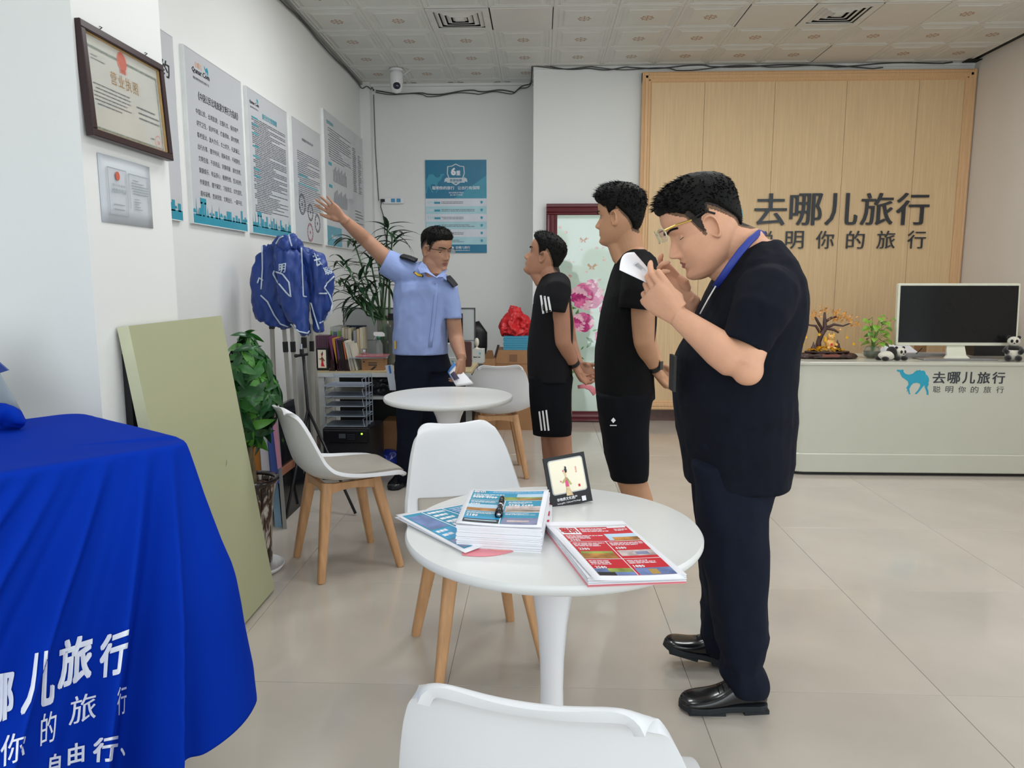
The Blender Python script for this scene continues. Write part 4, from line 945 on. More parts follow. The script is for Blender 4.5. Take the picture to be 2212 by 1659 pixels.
# ------------------------------------------------------------------ chairs
M_shell = mat('white_plastic_shell', 'dcdde0', .38, var=.01, coat=.1); M_cush = mat('beige_leatherette', 'a39c92', .5, var=.05, bump=.05)
M_beech = woodmat('beech_wood', 'c99a6e', .14, (14, 14, 1.5), .45)
def chair_shell():
    # centre line (y, z), half width, side lift
    ctl = [(.235, .425, .165, .0), (.225, .440, .185, .004), (.19, .448, .205, .012), (.10, .444, .222, .026), (.0, .440, .228, .038), (-.09, .444, .226, .050), (-.155, .462, .220, .060), (-.200, .505, .213, .062), (-.222, .560, .204, .058), (-.243, .64, .188, .046), (-.262, .71, .170, .034), (-.274, .750, .158, .026), (-.284, .774, .153, .018), (-.291, .790, .150, .013), (-.297, .798, .147, .010)]
    t = np.arange(len(ctl)); tt = np.linspace(0, len(ctl) - 1, 60); C = np.array(ctl)
    def cr(col):
        out = []
        for q in tt:
            i = min(int(q), len(ctl) - 2); f = q - i; p = [C[max(0, min(len(ctl) - 1, i + k)), col] for k in (-1, 0, 1, 2)]
            out.append(.5 * (2 * p[1] + (p[2] - p[0]) * f + (2 * p[0] - 5 * p[1] + 4 * p[2] - p[3]) * f * f + (3 * p[1] - p[0] - 3 * p[2] + p[3]) * f ** 3))
        return np.array(out)
    Y, Z, W, Lf = cr(0), cr(1), cr(2), cr(3); nu = 33; V = []
    for j in range(60):
        a, b_ = max(0, j - 1), min(59, j + 1); ty, tz = Y[b_] - Y[a], Z[b_] - Z[a]; l = math.hypot(ty, tz); ny, nz = (tz / l, -ty / l)   # normal up/forward
        if nz < 0 and j < 30: ny, nz = -ny, -nz
        if j >= 30 and ny < 0: ny, nz = -ny, -nz
        for i in range(nu):
            u = -1 + 2 * i / (nu - 1); lift = Lf[j] * abs(u) ** 2.4; x = W[j] * u * (1 - .05 * np.clip((j - 40) / 19, 0, 1) * abs(u) ** 8)
            back = np.clip((j - 40) / 19, 0, 1)
            dip = -.026 * back ** 2 * (1 - abs(u) ** 2) - .050 * back ** 1.5 * abs(u) ** 6; flare = -.016 * back ** 2
            V.append((x, Y[j] + ny * lift + flare, Z[j] + nz * lift + dip))
    F = [(j * nu + i, j * nu + i + 1, (j + 1) * nu + i + 1, (j + 1) * nu + i) for j in range(59) for i in range(nu - 1)]
    m_ = MB(); m_.add(V, F); me = m_.me('shell')
    me = apply_mods(me, [('SOLIDIFY', dict(thickness=.017, offset=1.0)), ('BEVEL', dict(width=.0055, segments=3, limit_method='ANGLE', angle_limit=math.radians(60)))])
    me.materials.append(M_shell); me.polygons.foreach_set('use_smooth', [True] * len(me.polygons)); return me, V, nu
def make_chair():
    root = thing('chair', 'x', 'chair')
    me, V, nu = chair_shell(); link('seat_shell', me, root)
    c = MB(); rows = range(4, 31); cols = range(3, nu - 3)
    top = [[Vector(V[j * nu + i]) + Vector((0, .004, .004 + .016 * (1 - abs((i - 16) / 13.5) ** 6) * (1 - abs((j - 17) / 13.5) ** 6) ** 1)) for i in cols] for j in rows]
    n = len(top[0]); vs = [p for r in top for p in r]; bot = [Vector(V[j * nu + i]) for j in rows for i in cols]; R = len(top)
    F = [(j * n + i, j * n + i + 1, (j + 1) * n + i + 1, (j + 1) * n + i) for j in range(R - 1) for i in range(n - 1)]
    N = R * n; per = [i for i in range(n)] + [j * n + n - 1 for j in range(1, R)] + [(R - 1) * n + i for i in range(n - 2, -1, -1)] + [j * n for j in range(R - 2, 0, -1)]
    F += [(per[k], per[(k + 1) % len(per)], N + per[(k + 1) % len(per)], N + per[k]) for k in range(len(per))]
    c.add(vs + bot, F); c.build('seat_cushion', M_cush, root, smooth=True)
    for sx in (-1, 1):
        for sy in (-1, 1):
            l = MB(); p0 = Vector((sx * .112, sy * .112 - .01, .425)); p1 = Vector((sx * .188, sy * .188, 0))
            l.tube([p0, p0.lerp(p1, .25), p1.lerp(p0, .015), p1], [.024, .0235, .0165, .0145], 16, up=(1, 0, 0), p=3.4); l.build('leg', M_beech, root, angle=50)
    r = MB()
    for a, b_ in (((-.12, .115), (.12, .115)), ((-.12, -.135), (.12, -.135)), ((-.125, -.13), (-.125, .11)), ((.125, -.13), (.125, .11))):
        a, b_ = Vector((*a, 0)), Vector((*b_, 0)); s_ = (b_ - a).normalized().cross(Vector((0, 0, 1))) * .010; up_ = []
        lo = [(a.lerp(b_, q), .372 + .022 * math.sin(PI * q) ** .7) for q in [k / 10 for k in range(11)]]
        r.loft([[p + s_ + Vector((0, 0, z)), p - s_ + Vector((0, 0, z)), p - s_ + Vector((0, 0, .424)), p + s_ + Vector((0, 0, .424))] for p, z in lo])
    r.build('apron', M_beech, root, angle=50)
    return root
ch0 = make_chair()
chairs = [('white shell chair cut off by the bottom edge of the photo, seen over its backrest', (.042, 1.095), -12), ('white shell chair with wooden legs tucked under the far side of the brochure table', (-.215, 2.50), -159),
          ('white shell chair with wooden legs standing alone left, beside the potted plant', (-.90, 3.325), -56), ('white shell chair behind the farther round table, next to the man with white stripes', (-.29, 4.99), 8)]
for i, (lb, p, rz) in enumerate(chairs):
    o = ch0 if i == 0 else copy_tree(ch0)
    if i == 0: o.scale = (1.02, .86, 1.045)
    else: o.scale = (1, 1, 1)
    o.location = (p[0], p[1], 0); o.rotation_euler = (0, 0, math.radians(rz)); o['label'] = lb; o['group'] = 'white shell chairs with beech legs'

# ------------------------------------------------------------------ things on the near table
TZ = .72
M_paper = mat('white_paper', 'ebebf0', .6, var=.01)
def pcol(n, c, **k): return mat('print_' + n, c, k.pop('rough', .45), var=k.pop('var', .05), **k)
P_sky, P_teal, P_red = pcol('cyan', '2f9ccb'), pcol('teal', '1f8fb0'), pcol('red', 'c8202f'); P_blk = pcol('black', '26262a')
P_lav = pcol('lavender', '8286a8', var=.25, scale=30); P_mtn = pcol('mountain', '9a8f7a', var=.5, scale=25); P_grn = pcol('meadow', '8a9a4a', var=.5, scale=30); P_snow = pcol('village', 'c3b3b0', var=.4, scale=45)
P_aut = pcol('autumn', 'b0793a', var=.55, scale=30); P_lake = pcol('lake', '6a7fb0', var=.4, scale=25); P_lsky = pcol('pale_sky', 'b9d3e6', var=.15, scale=12); P_pink = pcol('pink', 'e7818a'); P_blue = pcol('blue', '2d6fb4'); P_gold = pcol('gold', 'b4914e')
def flatT(c0, c1, c2, c3):
    """bilinear frame from 4 world corners (top-left, top-right, bottom-right, bottom-left)"""
    def f(u, v): return c0.lerp(c1, u).lerp(c3.lerp(c2, u), v)
    return f
def printed(name, f, off, lift, items, parent, texts=()):
    """items: (material, u0, v0, u1, v1) flat print rectangles on a sheet; texts: (body,u0,v0,u1,v1)"""
    mats = []; mb = MB()
    def up(u, v): return (f(u + .01, v) - f(u, v)).cross(f(u, v + .01) - f(u, v)).normalized() * -1
    def q(u, v, k=0): return f(u, v) + up(u, v) * (lift + k) - off
    for m, u0, v0, u1, v1, *k in items:
        if m not in mats: mats.append(m)
        mb.mat(mats.index(m)); kk = k[0] if k else 0; nu = 10 if u1 - u0 > .2 else 3; nv_ = 8 if v1 - v0 > .2 else 2
        mb.grid(lambda i, j: q(u0 + (u1 - u0) * i / nu, v0 + (v1 - v0) * j / nv_, kk), nu + 1, nv_ + 1)
    for m, body_, u0, v0, u1, v1, *k in texts:
        if m not in mats: mats.append(m)
        mb.mat(mats.index(m)); vs, fs = glyphs(body_, 1.0, res=1, bold=k[0] if k else .01)
        xs = [p[0] for p in vs]; ys = [p[1] for p in vs]; ax, bx, ay, by = min(xs), max(xs), min(ys), max(ys)
        mb.add([q(u0 + (u1 - u0) * (p[0] - ax) / (bx - ax), v1 + (v0 - v1) * (p[1] - ay) / (by - ay), .0005 + p[2] * .02) for p in vs], fs)
    return mb.build(name, mats, parent)
def dashes(m, u0, v0, u1, v1, n, seed=0, k=.0003):
    r = random.Random(seed); out = []; h = (v1 - v0) / n
    for i in range(n):
        x = u0; e = u0 + (u1 - u0) * r.choice((1, .8, .6))
        while x < e: l = r.uniform(.02, .08); out.append((m, x, v0 + i * h, min(e, x + l), v0 + i * h + h * .5, k)); x += l + .008
    return out
def tp(px, py, z=TZ): return A(px, py, z=z)
def stack(name, label, corners, n, z0, th, off, cat='brochures', jit=.002, m=M_paper, curl=0., bottom=None, group=None):
    """pile of sheets, each slightly askew, as one top sheet part and the pile body"""
    t = thing(name, label, cat, off, group=group); r = random.Random(len(label)); c = sum(corners, Vector()) / 4
    pl = MB(); mats = [m]
    if bottom: mats.append(bottom)
    for i in range(n):
        z = z0 + th * i; rz = r.uniform(-jit, jit) * 3; dx, dy = r.uniform(-jit, jit), r.uniform(-jit, jit); M = Matrix.Translation((c.x + dx, c.y + dy, 0)) @ Matrix.Rotation(rz, 4, 'Z') @ Matrix.Translation((-c.x, -c.y, 0))
        P = [M @ Vector((p.x, p.y, z)) - Vector(off) for p in corners]
        pl.mat(1 if (bottom and i < 2) else 0).loft([P, [p + Vector((0, 0, th * .86)) for p in P]])
    pl.build('pages', mats, t)
    return t
def flyer_items(main, pics, seed):
    it = [(main, .0, .0, 1, 1)]
    r = random.Random(seed); rows = [(.02, .24), (.27, .50), (.53, .76), (.79, 1.0)]
    return it
# blue flyer pile (centre)
c = [tp(1015, 1060, .775), tp(1186, 1062, .775), tp(1170, 1143, .775), tp(985, 1133, .775)]
o_ = Vector((c[0].x + .1, c[2].y + .05, TZ)); base = [Vector((p.x, p.y, 0)) for p in c]
st = stack('flyer_stack', 'thick stack of blue travel flyers with a pen on top', base, 16, TZ, .0034, o_, group='travel flyers on the near table')
def wavy(c0, c1, c2, c3, amp, z):
    g = flatT(*[Vector((p.x, p.y, z)) for p in (c0, c1, c2, c3)])
    return lambda u, v: g(u, v) + Vector((0, 0, amp * (.5 * (2 * u - 1) ** 2 + .2 * math.sin(v * 4))))
f = wavy(*c, .006, .777)
def sheet(f, off, parent, name='top_sheet', m=M_paper, th=.0008, n=10):
    mb = MB(); mb.grid(lambda i, j: f(i / n, j / n) - off, n + 1, n + 1); me = mb.me(name, True, [m]); me = apply_mods(me, [('SOLIDIFY', dict(thickness=th, offset=0))]); return link(name, me, parent)
ts = sheet(f, o_, st)
def blue_items(m=.06):
    u0, u1 = m, 1 - m; um = .52
    it = [(P_teal, u0, .05, u1, .95)]
    it += [(P_sky, u0 + .2, .05, u1, .14, .0001)] + dashes(P_lsky, u0 + .25, .065, u1 - .02, .12, 3, 1)
    it += [(P_lsky, um + .1, .14, u1, .30, .0001), (P_grn, um - .08, .24, u1, .335, .0002), (P_aut, um + .12, .285, u1, .33, .0003)]
    it += [(P_lsky, u0, .48, um - .03, .60, .0001), (P_aut, u0, .58, um - .03, .655, .0002), (P_snow, um, .50, u1, .655, .0001), (P_mtn, um + .02, .60, u1, .64, .0002)]
    it += [(P_sky, u0, .80, um - .03, .86, .0001), (P_blk, u0, .86, um - .03, .95, .0002), (P_lsky, u0 + .02, .885, um - .06, .905, .0003), (P_lav, um, .80, u1, .95, .0001), (P_snow, um + .06, .86, u1 - .1, .90, .0002)]
    it += [(M_paper, um - .03, .35, um - .018, .96, .0003), (M_paper, u0, .345, u1, .352, .0003), (M_paper, u0, .66, u1, .668, .0003)]
    for a, b_, s_ in ((.17, .29, 2), (.38, .44, 3), (.69, .74, 4)):
        it += dashes(M_paper, u0 + .02, a, um - .06, b_, 3, s_)
        if s_ > 2: it += dashes(M_paper, um + .02, a, u1 - .04, b_, 3, s_ + 9)
    return it
bt = [(M_paper, '3680 4180', .08, .235, .38, .30, .03), (M_paper, '4380', .08, .455, .20, .50, .03), (M_paper, '3580 5680', .55, .455, .85, .51, .03), (M_paper, '2180', .08, .75, .22, .81, .03), (M_paper, '程讯', .07, .06, .22, .13, .03)]
printed('print', f, o_, .0010, blue_items(), ts, bt)
# fanned blue flyer (left)
c = [tp(855, 1124), tp(1000, 1092), tp(1180, 1135), tp(1005, 1200)]
o2 = Vector((tp(960, 1150).x, tp(960, 1150).y, TZ)); th_ = thing('flyer', 'blue travel flyer lying askew under the left edge of the thick stack', 'brochures', o2, group='travel flyers on the near table')
f = (lambda g: lambda u, v: g(u, v) + Vector((0, 0, .006 + .008 * (1 - u) * (1 - v))))(flatT(*c)); sh_ = sheet(f, o2, th_, 'sheet')
f2_ = (lambda g: lambda u, v: g(u, v) + Vector((0, 0, .0025 + .003 * (1 - u))))(flatT(*[p + Vector((-.004, .006, 0)) for p in c])); sheet(f2_, o2, th_, 'under_sheet')
# flyer content turned 90 degrees: text runs the other way
def rotf(f): return lambda u, v: f(1 - v, u)
it = [(P_teal, .04, .06, .96, .94), (P_lav, .05, .74, .30, .92, .0001), (P_sky, .05, .50, .30, .72, .0001), (P_mtn, .33, .60, .60, .92, .0001), (P_snow, .36, .64, .50, .90, .0002), (P_lsky, .62, .6, .93, .92, .0001), (P_aut, .64, .62, .75, .90, .0002), (M_paper, .30, .06, .315, .94, .0002), (M_paper, .60, .06, .615, .94, .0002), (P_lsky, .66, .1, .93, .5, .0001), (P_lake, .06, .12, .28, .48, .0001)]
it += dashes(M_paper, .34, .1, .58, .55, 5, 4) + dashes(M_paper, .07, .52, .28, .7, 2, 5) + dashes(P_blue, .64, .12, .92, .3, 4, 6)
printed('print', f, o2, .0012, it, sh_, [(M_paper, '4580 3680', .36, .40, .52, .46, .03)])
# pink fan under it
c = [tp(1002, 1199), tp(1060, 1165), tp(1120, 1163), tp(1155, 1172)]
fn = MB(); P = []
for k in range(17):
    t = k / 16; px = 998 + 158 * t; py = 1200 + 10 * math.sin(t * PI) - 26 * t ** 1.3
    P.append(tp(px, py))
P2 = [tp(1150 - 150 * k / 8, 1160 + 18 * k / 8) for k in range(9)]
cx_ = sum((p for p in P + P2), Vector()) / len(P + P2)
fo = Vector((cx_.x, cx_.y, TZ)); fa = thing('hand_fan', 'pink plastic fan poking out under the flyers at the near table edge', 'fan', fo)
pts = [(p.x - fo.x, p.y - fo.y) for p in P + P2]
MB().prism(pts, .0006, .0022).build('blade', M_pink, fa)
pr = MB(); M_peach = pcol('peach', 'efa79c'); cc_ = tp(1090, 1186)
q = [tp(1090 + 48 * math.cos(a), 1181 + 11 * math.sin(a)) for a in [2 * PI * k / 24 for k in range(24)]]
pr.prism([(p.x - fo.x, p.y - fo.y) for p in reversed(q)], .0023, .0028); pr.build('pale_print', M_peach, fa)
# red flyer pile (right)
c = [tp(1180, 1138, .742), tp(1352, 1135, .742), tp(1480, 1252, .742), tp(1285, 1256, .742)]
cb_ = [tp(1177, 1146), tp(1345, 1143), tp(1482, 1260), tp(1270, 1268)]
o3 = Vector((tp(1330, 1200).x, tp(1330, 1200).y, TZ)); st = stack('flyer_stack', 'stack of red travel flyers over a pink sheet, overhanging the near table edge', [Vector((p.x, p.y, 0)) for p in cb_], 9, TZ, .0024, o3, bottom=M_pink, jit=.0015, group='travel flyers on the near table')
f = wavy(*c, .004, .743); ts = sheet(f, o3, st)
it = [(P_red, .10, .05, .97, .93), (M_paper, .10, .05, .34, .20, .0001), (M_paper, .72, .05, .95, .075, .0002), (P_lsky, .60, .20, .97, .33, .0001), (P_aut, .66, .27, .97, .345, .0002), (P_aut, .10, .56, .50, .66, .0001), (P_grn, .12, .53, .50, .57, .0002), (P_snow, .56, .52, .97, .62, .0001), (P_lav, .75, .55, .9, .60, .0002), (P_lake, .10, .82, .52, .93, .0001), (P_grn, .25, .82, .52, .88, .0002), (P_blk, .10, .88, .30, .93, .0003), (P_lake, .56, .82, .97, .93, .0001), (P_gold, .70, .84, .8, .92, .0002), (M_paper, .10, .345, .97, .352, .0003), (M_paper, .525, .35, .535, .93, .0003), (M_paper, .10, .665, .97, .672, .0003)]
for a, b_, u0, u1, s_ in ((.08, .16, .37, .7, 1), (.10, .15, .78, .95, 8), (.225, .30, .12, .58, 2), (.375, .45, .12, .50, 3), (.375, .44, .56, .95, 4), (.695, .77, .12, .50, 5), (.695, .76, .56, .95, 6)): it += dashes(M_paper, u0, a, u1, b_, 3, s_)
printed('print', f, o3, .0010, it, ts, [(P_red, '程讯', .115, .06, .325, .175, .04), (M_paper, '5980', .13, .305, .25, .335, .03), (M_paper, '2380', .13, .47, .26, .51, .03), (M_paper, '6380', .57, .46, .70, .50, .03), (M_paper, '2580', .13, .785, .26, .825, .03), (M_paper, '1880', .57, .775, .70, .815, .03)])
# strip of red flyer behind the blue pile
c = [tp(1185, 1085), tp(1193, 1085), tp(1190, 1140), tp(1160, 1140)]
o4 = Vector((tp(1180, 1115).x, tp(1180, 1115).y, TZ)); g = flatT(tp(1165, 1086) , tp(1193, 1088), tp(1192, 1141), tp(1150, 1141)); rt = thing('flyer', 'red travel flyer whose edge shows to the right of the blue stack', 'brochures', o4, group='travel flyers on the near table')
f = lambda u, v: g(u, v) + Vector((0, 0, .004)); s_ = sheet(f, o4, rt, 'sheet'); printed('print', f, o4, .0006, [(P_red, .3, .05, .85, .2), (P_red, .3, .4, .85, .6), (P_red, .3, .75, .85, .9)], s_)
# pen
p0, p1 = tp(1085, 1074, .785), tp(1077, 1112, .785); M_pen = mat('black_plastic', '131418', .25); M_chr = mat('chrome', 'b8b8bc', .15, metal=1)
po = p0.lerp(p1, .5); pn_ = thing('marker_pen', 'black pen with silver band lying on the blue flyer stack', 'pen', po)
v = p1 - p0; MB().tube([p0 - po, p0 + v * .08 - po, p0 + v * .45 - po], [.0045, .0062, .0064], 14).build('cap', M_pen, pn_, smooth=True)
MB().tube([p0 + v * .45 - po, p0 + v * .52 - po], .0068, 14).build('band', M_chr, pn_, smooth=True)
MB().tube([p0 + v * .52 - po, p0 + v * .66 - po, p0 + v * .8 - po, p1 - po], [.0055, .0065, .0095, .0092], 14).build('barrel', M_pen, pn_, smooth=True)
MB().tube([p1 - po, p1 + v * .02 - po], [.0055, .005], 12).build('end_button', M_chr, pn_, smooth=True)
# black display stand with shadow puppet picture
bl_, br_ = tp(1192, 1095), tp(1281, 1086)
ds = thing('display_stand', 'black upright display card with a shadow puppet figure picture on the near table', 'picture', (bl_ + br_) / 2, rz=math.atan2(br_.y - bl_.y, br_.x - bl_.x))
W_ = (br_ - bl_).length; d0 = (bl_ + br_) / 2; H_ = None
tl = A(1177, 981, y=d0.y + .035); H_ = math.hypot(tl.z - TZ, .035); M_blk = mat('black_card', '191a1c', .5)
tilt = math.atan2(.035, tl.z - TZ); skew = (A(1250, 976, y=d0.y + .03).x + tl.x) / 2 - d0.x
R_ = Matrix.Rotation(-tilt, 4, 'X'); S_ = Matrix.Identity(4); S_[0][2] = skew / H_
b = MB(); b.T = R_ @ Matrix.Rotation(-math.atan2(-skew, H_) * .45, 4, 'Y'); TT = b.T
b.box((0, .004, H_ / 2), (W_, .008, H_)).build('frame', M_blk, ds)
b = MB(); b.T = TT; b.prism([(p[0], p[1]) for p in rrect(W_ - .018, H_ - .042, .008, cy=H_ / 2 + .012)], -.0008, .0, axis='y'); b.build('picture_border', mat('silver_card', 'b9bab8', .3), ds)
M_cream = pcol('cream', 'efe6cf', var=.04); b = MB(); b.T = TT; b.prism([(p[0], p[1]) for p in rrect(W_ - .024, H_ - .048, .006, cy=H_ / 2 + .012)], -.0014, -.0008, axis='y'); pc = b.build('picture', M_cream, ds)
M_mag = pcol('magenta', 'd4517f'); M_ol = pcol('olive', 'a9a566', var=.4, scale=90); M_sand = pcol('sand', 'd9bf95', var=.3, scale=60)
def fig(mb, T, h, cx, cz, y, mats_i):
    s = h / 100
    def pl(pts, k): mb.mat(k).add([T @ Vector((cx + x * s, y - .0003 * (k + 1), cz + z * s)) for x, z in pts], [tuple(range(len(pts)))])
    pl([(-8, 0), (16, -2), (10, 12), (6, 28), (-4, 28), (-7, 12)], 2); pl([(-5, 28), (7, 28), (5, 52), (-1, 60), (-5, 52)], 0); pl([(-3, 56), (4, 58), (14, 40), (18, 34), (11, 32), (5, 44)], 1); pl([(-2, 58), (-12, 48), (-17, 46), (-14, 40), (-6, 44), (-2, 50)], 1)
    pl([(-3, 60), (2, 60), (3, 68), (-2, 70)], 2); pl([(-4, 69), (2, 67), (5, 73), (3, 80), (-3, 80), (-6, 74)], 2); pl([(0, 72), (6, 74), (7, 82), (3, 90), (-2, 84), (-1, 78)], 3); pl([(-8, 76), (-4, 78), (-4, 83), (-8, 82)], 0); pl([(3, 84), (7, 88), (4, 94), (0, 92)], 3); pl([(-22, 47), (-18, 44), (-17, 49), (-20, 51)], 0)
fb = MB(); fig(fb, TT, H_ * .62, -.006, H_ * .20, -.0016, None); fb.build('puppet_figure', [M_mag, M_ol, M_sand, P_blk], pc)
tx = MB(); tx.T = TT; textfit(tx, '非物质文化遗产', -.042, .018, .0155, .0085, y=-.0008, res=1, bold=.02); textfit(tx, 'Intangible Cultural Heritage', -.042, .026, .006, .006, y=-.0008, res=1, bold=.01); tx.build('caption', M_paper, ds)
tx = MB(); tx.T = TT; textfit(tx, '皮影', .024, .029, H_ - .052, .018, y=-.0016, res=1); tx.rect(.026, .045, .032, .052, -.0016); tx.build('red_seal_text', P_red, pc)
b = MB(); b.T = TT; b.prism([(.03, .005), (.042, .005), (.042, .018), (.03, .018)], -.0009, 0, axis='y'); b.build('caption_tab', M_paper, ds)
b = MB(); b.loft([[(-.03, .03, H_ * .7), (.03, .03, H_ * .7), (.03, .034, H_ * .7), (-.03, .034, H_ * .7)], [(-.03, .075, 0), (.03, .075, 0), (.03, .079, 0), (-.03, .079, 0)]]); b.build('easel_back', M_blk, ds)
M_gi = mat('print_grey', '8a8d98', .6)
# paper held by man A
cs_ = [A(1370, 545, y=2.42), A(1420, 602, y=2.33), A(1400, 612, y=2.14), A(1338, 583, y=2.12)]
po = sum(cs_, Vector()) / 4; hp_ = thing('paper_sheet', 'curved white printed sheet held up by the man in the navy tunic', 'paper', po)
g = flatT(cs_[0], cs_[1], cs_[2], cs_[3]); f = lambda u, v: g(u, v) + Vector((-.012, 0, .016)) * math.sin(v * PI) * 1.0
s_ = sheet(f, po, hp_, 'sheet', th=.0006, n=12)
ff = f; printed('print', ff, po, .0008, [(M_gi, .42, .28, .425, .60), (M_gi, .42, .28, .9, .287), (M_gi, .42, .593, .9, .60)] + dashes(M_gi, .46, .32, .88, .58, 9, 3), s_)
for mm in ('print',): pass
# brochures held by the officer
cs_ = [A(967, 803, y=4.47), A(981, 782, y=4.50), A(1024, 829, y=4.46), A(985, 834, y=4.42)]
po = sum(cs_, Vector()) / 4; hb_ = thing('brochure', 'folded white brochures with a blue edge, held low by the light blue shirted man', 'brochures', po)
g = flatT(*cs_); f = lambda u, v: g(u, v) + Vector((0, -.012 * math.sin(u * PI), 0))
m_ = MB(); m_.grid(lambda i, j: f(i / 8, j / 8) - po, 9, 9); me = apply_mods(m_.me('c', True, [M_paper]), [('SOLIDIFY', dict(thickness=.006, offset=1))]); cv = link('cover', me, hb_)
def lift_front(f, d): return lambda u, v: f(u, v) + Vector((0, -d, 0))
m_ = MB()
for k, (mm, u0, v0, u1, v1) in enumerate(((0, .0, .0, 1.0, .10), (0, 0, 0, .06, .5), (1, .12, .22, .52, .62))):
    m_.mat(mm).grid(lambda i, j: f(u0 + (u1 - u0) * i / 4, v0 + (v1 - v0) * j / 2) + Vector((0, -.009 - .0008 * k, 0)) - po, 5, 3)
m_.build('cover_print', [P_blue, pcol('dark_car', '3a3450')], cv)
# ------------------------------------------------------------------ wall boards, left wall (local frame: x right, z up, facing -Y)
M_acr = mat('poster_white_acrylic', 'c4c6ca', .12, var=.01, spec=.5); M_acre = mat('acrylic_edge', 'dfe2e2', .2)
P_ptl = pcol('poster_teal', '2d93ac', rough=.15); P_ink = pcol('ink', '2b2d33', rough=.3); P_ink2 = pcol('grey_ink', '6a6d74', rough=.3); P_or = pcol('pale_orange', 'e0a37a'); P_tlt = pcol('teal_text', '4a9fb0')
def wall_board(label, xw, y0, y1, z0, z1, rz=math.radians(90), loc=None):
    c = loc or (xw, (y0 + y1) / 2, (z0 + z1) / 2); t = thing('wall_poster', label, 'poster', c, rz, group='information posters')
    W, H = (y1 - y0), (z1 - z0)
    MB().box((0, -.010, 0), (W, .016, H), bev=0).build('board', [M_acr], t)
    e = MB(); e.box((0, -.010, H / 2 + .002), (W + .008, .020, .004)); e.box((0, -.010, -H / 2 - .002), (W + .008, .020, .004)); e.box((-W / 2 - .002, -.010, 0), (.004, .020, H)); e.box((W / 2 + .002, -.010, 0), (.004, .020, H)); e.build('edge_strip', M_acre, t)
    return t, W, H
YP = -.0188
def logo(mb_t, x, z, s):
    """letters, then camel"""
    textfit(mb_t, 'Qunar.Com', x, x + s, z, s * .16, y=YP, res=1, bold=.03)
    textfit(mb_t, '聪明你的旅行', x + s * .05, x + s * .95, z - s * .14, s * .07, y=YP, res=1)
def skyline(parent, W, H, seed, h=.13):
    m = MB(); r = random.Random(seed); x = -W / 2; b = -H / 2
    m.rect(-W / 2, b, W / 2, b + h * .35, YP)
    while x < W / 2 - .02:
        w_ = r.uniform(.008, .035); hh = h * r.choice((.45, .6, .7, .5, .85, 1.0 if w_ < .018 else .6))
        if w_ < .018: m.add([(x, YP, b + h * .3), (x + w_, YP, b + h * .3), (x + w_ / 2, YP, b + hh)], [(0, 1, 2)])
        elif r.random() < .25:
            n = 8; m.add([(x + w_ / 2 + w_ / 2 * math.cos(PI * k / n), YP, b + h * .4 + w_ * .6 * math.sin(PI * k / n)) for k in range(n + 1)], [tuple(range(n + 1))])
        else: m.rect(x, b + h * .3, x + w_, b + hh, YP)
        x += w_ * r.uniform(.7, 1.5)
    ax = -W / 2 + .09
    m.rect(ax, b + h * .3, ax + .018, b + h * .85, YP - .0003); m.rect(ax + .042, b + h * .3, ax + .06, b + h * .85, YP - .0003); m.rect(ax - .004, b + h * .78, ax + .064, b + h * 1.0, YP - .0003)
    m.build('skyline_print', P_ptl, parent)
z0, z1 = 1.603, 2.443
t, W, H = wall_board('white acrylic poster mostly hidden behind the left column, one character showing', XL, 2.88, 3.592, z0, z1)
skyline(t, W, H, 1); m = MB(); textfit(m, '约', W / 2 - .13, W / 2 - .045, H / 2 - .20, .075, y=YP, bold=.02); m.build('heading', P_ink, t)
t, W, H = wall_board('acrylic poster with eight large lines of Chinese travel guidance and a teal skyline', XL, 3.703, 4.392, z0, z1)
skyline(t, W, H, 2)
m = MB(); logo(m, -W / 2 + .075, H / 2 - .105, .20); m.build('logo_text', P_ink, t)
m = MB(); textfit(m, '去哪儿', -W / 2 + .11, -W / 2 + .19, H / 2 - .072, .03, y=YP, res=1); m.build('logo_script', P_or, t)
m = MB(); camel(m, -W / 2 + .215, H / 2 - .085, .05, .045, YP, flip=False); m.build('camel_logo', P_ptl, t)
m = MB(); textfit(m, '《中国公民出境旅游文明行为指南》', -W / 2 + .13, W / 2 - .06, H / 2 - .225, .042, y=YP, res=1, bold=.012); m.build('heading', P_ink, t)
L8 = ['中国公民，出境旅游；注重礼仪，保持尊严。', '讲究卫生，爱护环境；衣着得体，请勿喧哗。', '尊老爱幼，助人为乐；女士优先，礼貌谦让。', '出行办事，遵守时间；排队有序，不越黄线。', '文明住宿，不损用品；安静用餐，请勿浪费。', '健康娱乐，有益身心；赌博色情，坚决拒绝。', '参观游览，遵守规定；习俗禁忌，切勿冒犯。', '遇有疑难，咨询领馆；文明出行，一路平安。']
for k, s in enumerate(L8):
    m = MB(); textfit(m, s, -W / 2 + .095, W / 2 - .055, H / 2 - .30 - k * .0575, .030, y=YP, res=1); m.build('text_line', P_ink, t)
t, W, H = wall_board('acrylic poster with a short teal heading, dense small text and a skyline', XL, 4.475, 5.175, z0, z1)
skyline(t, W, H, 3); m = MB(); logo(m, -W / 2 + .04, H / 2 - .085, .15); m.build('logo_text', P_ink, t)
m = MB(); camel(m, -W / 2 + .145, H / 2 - .07, .04, .036, YP); textfit(m, '旅行社安全管理制度', -W / 2 + .24, W / 2 - .20, H / 2 - .135, .034, y=YP, res=1, bold=.02); m.build('heading', P_tlt, t)
m = MB(); smear(m, -W / 2 + .06, -H / 2 + .13, W - .11, H - .28, 50, YP, 4, gap=.55); m.build('small_print', P_ink2, t, kind='stuff')
m = MB()
for k, q in enumerate((.62, .52, .40, .22, .08, -.1, -.2)): m.rect(-W / 2 + .06, q * H / 2, -W / 2 + .16, q * H / 2 + .009, YP - .0004)
m.build('teal_print', P_tlt, t)
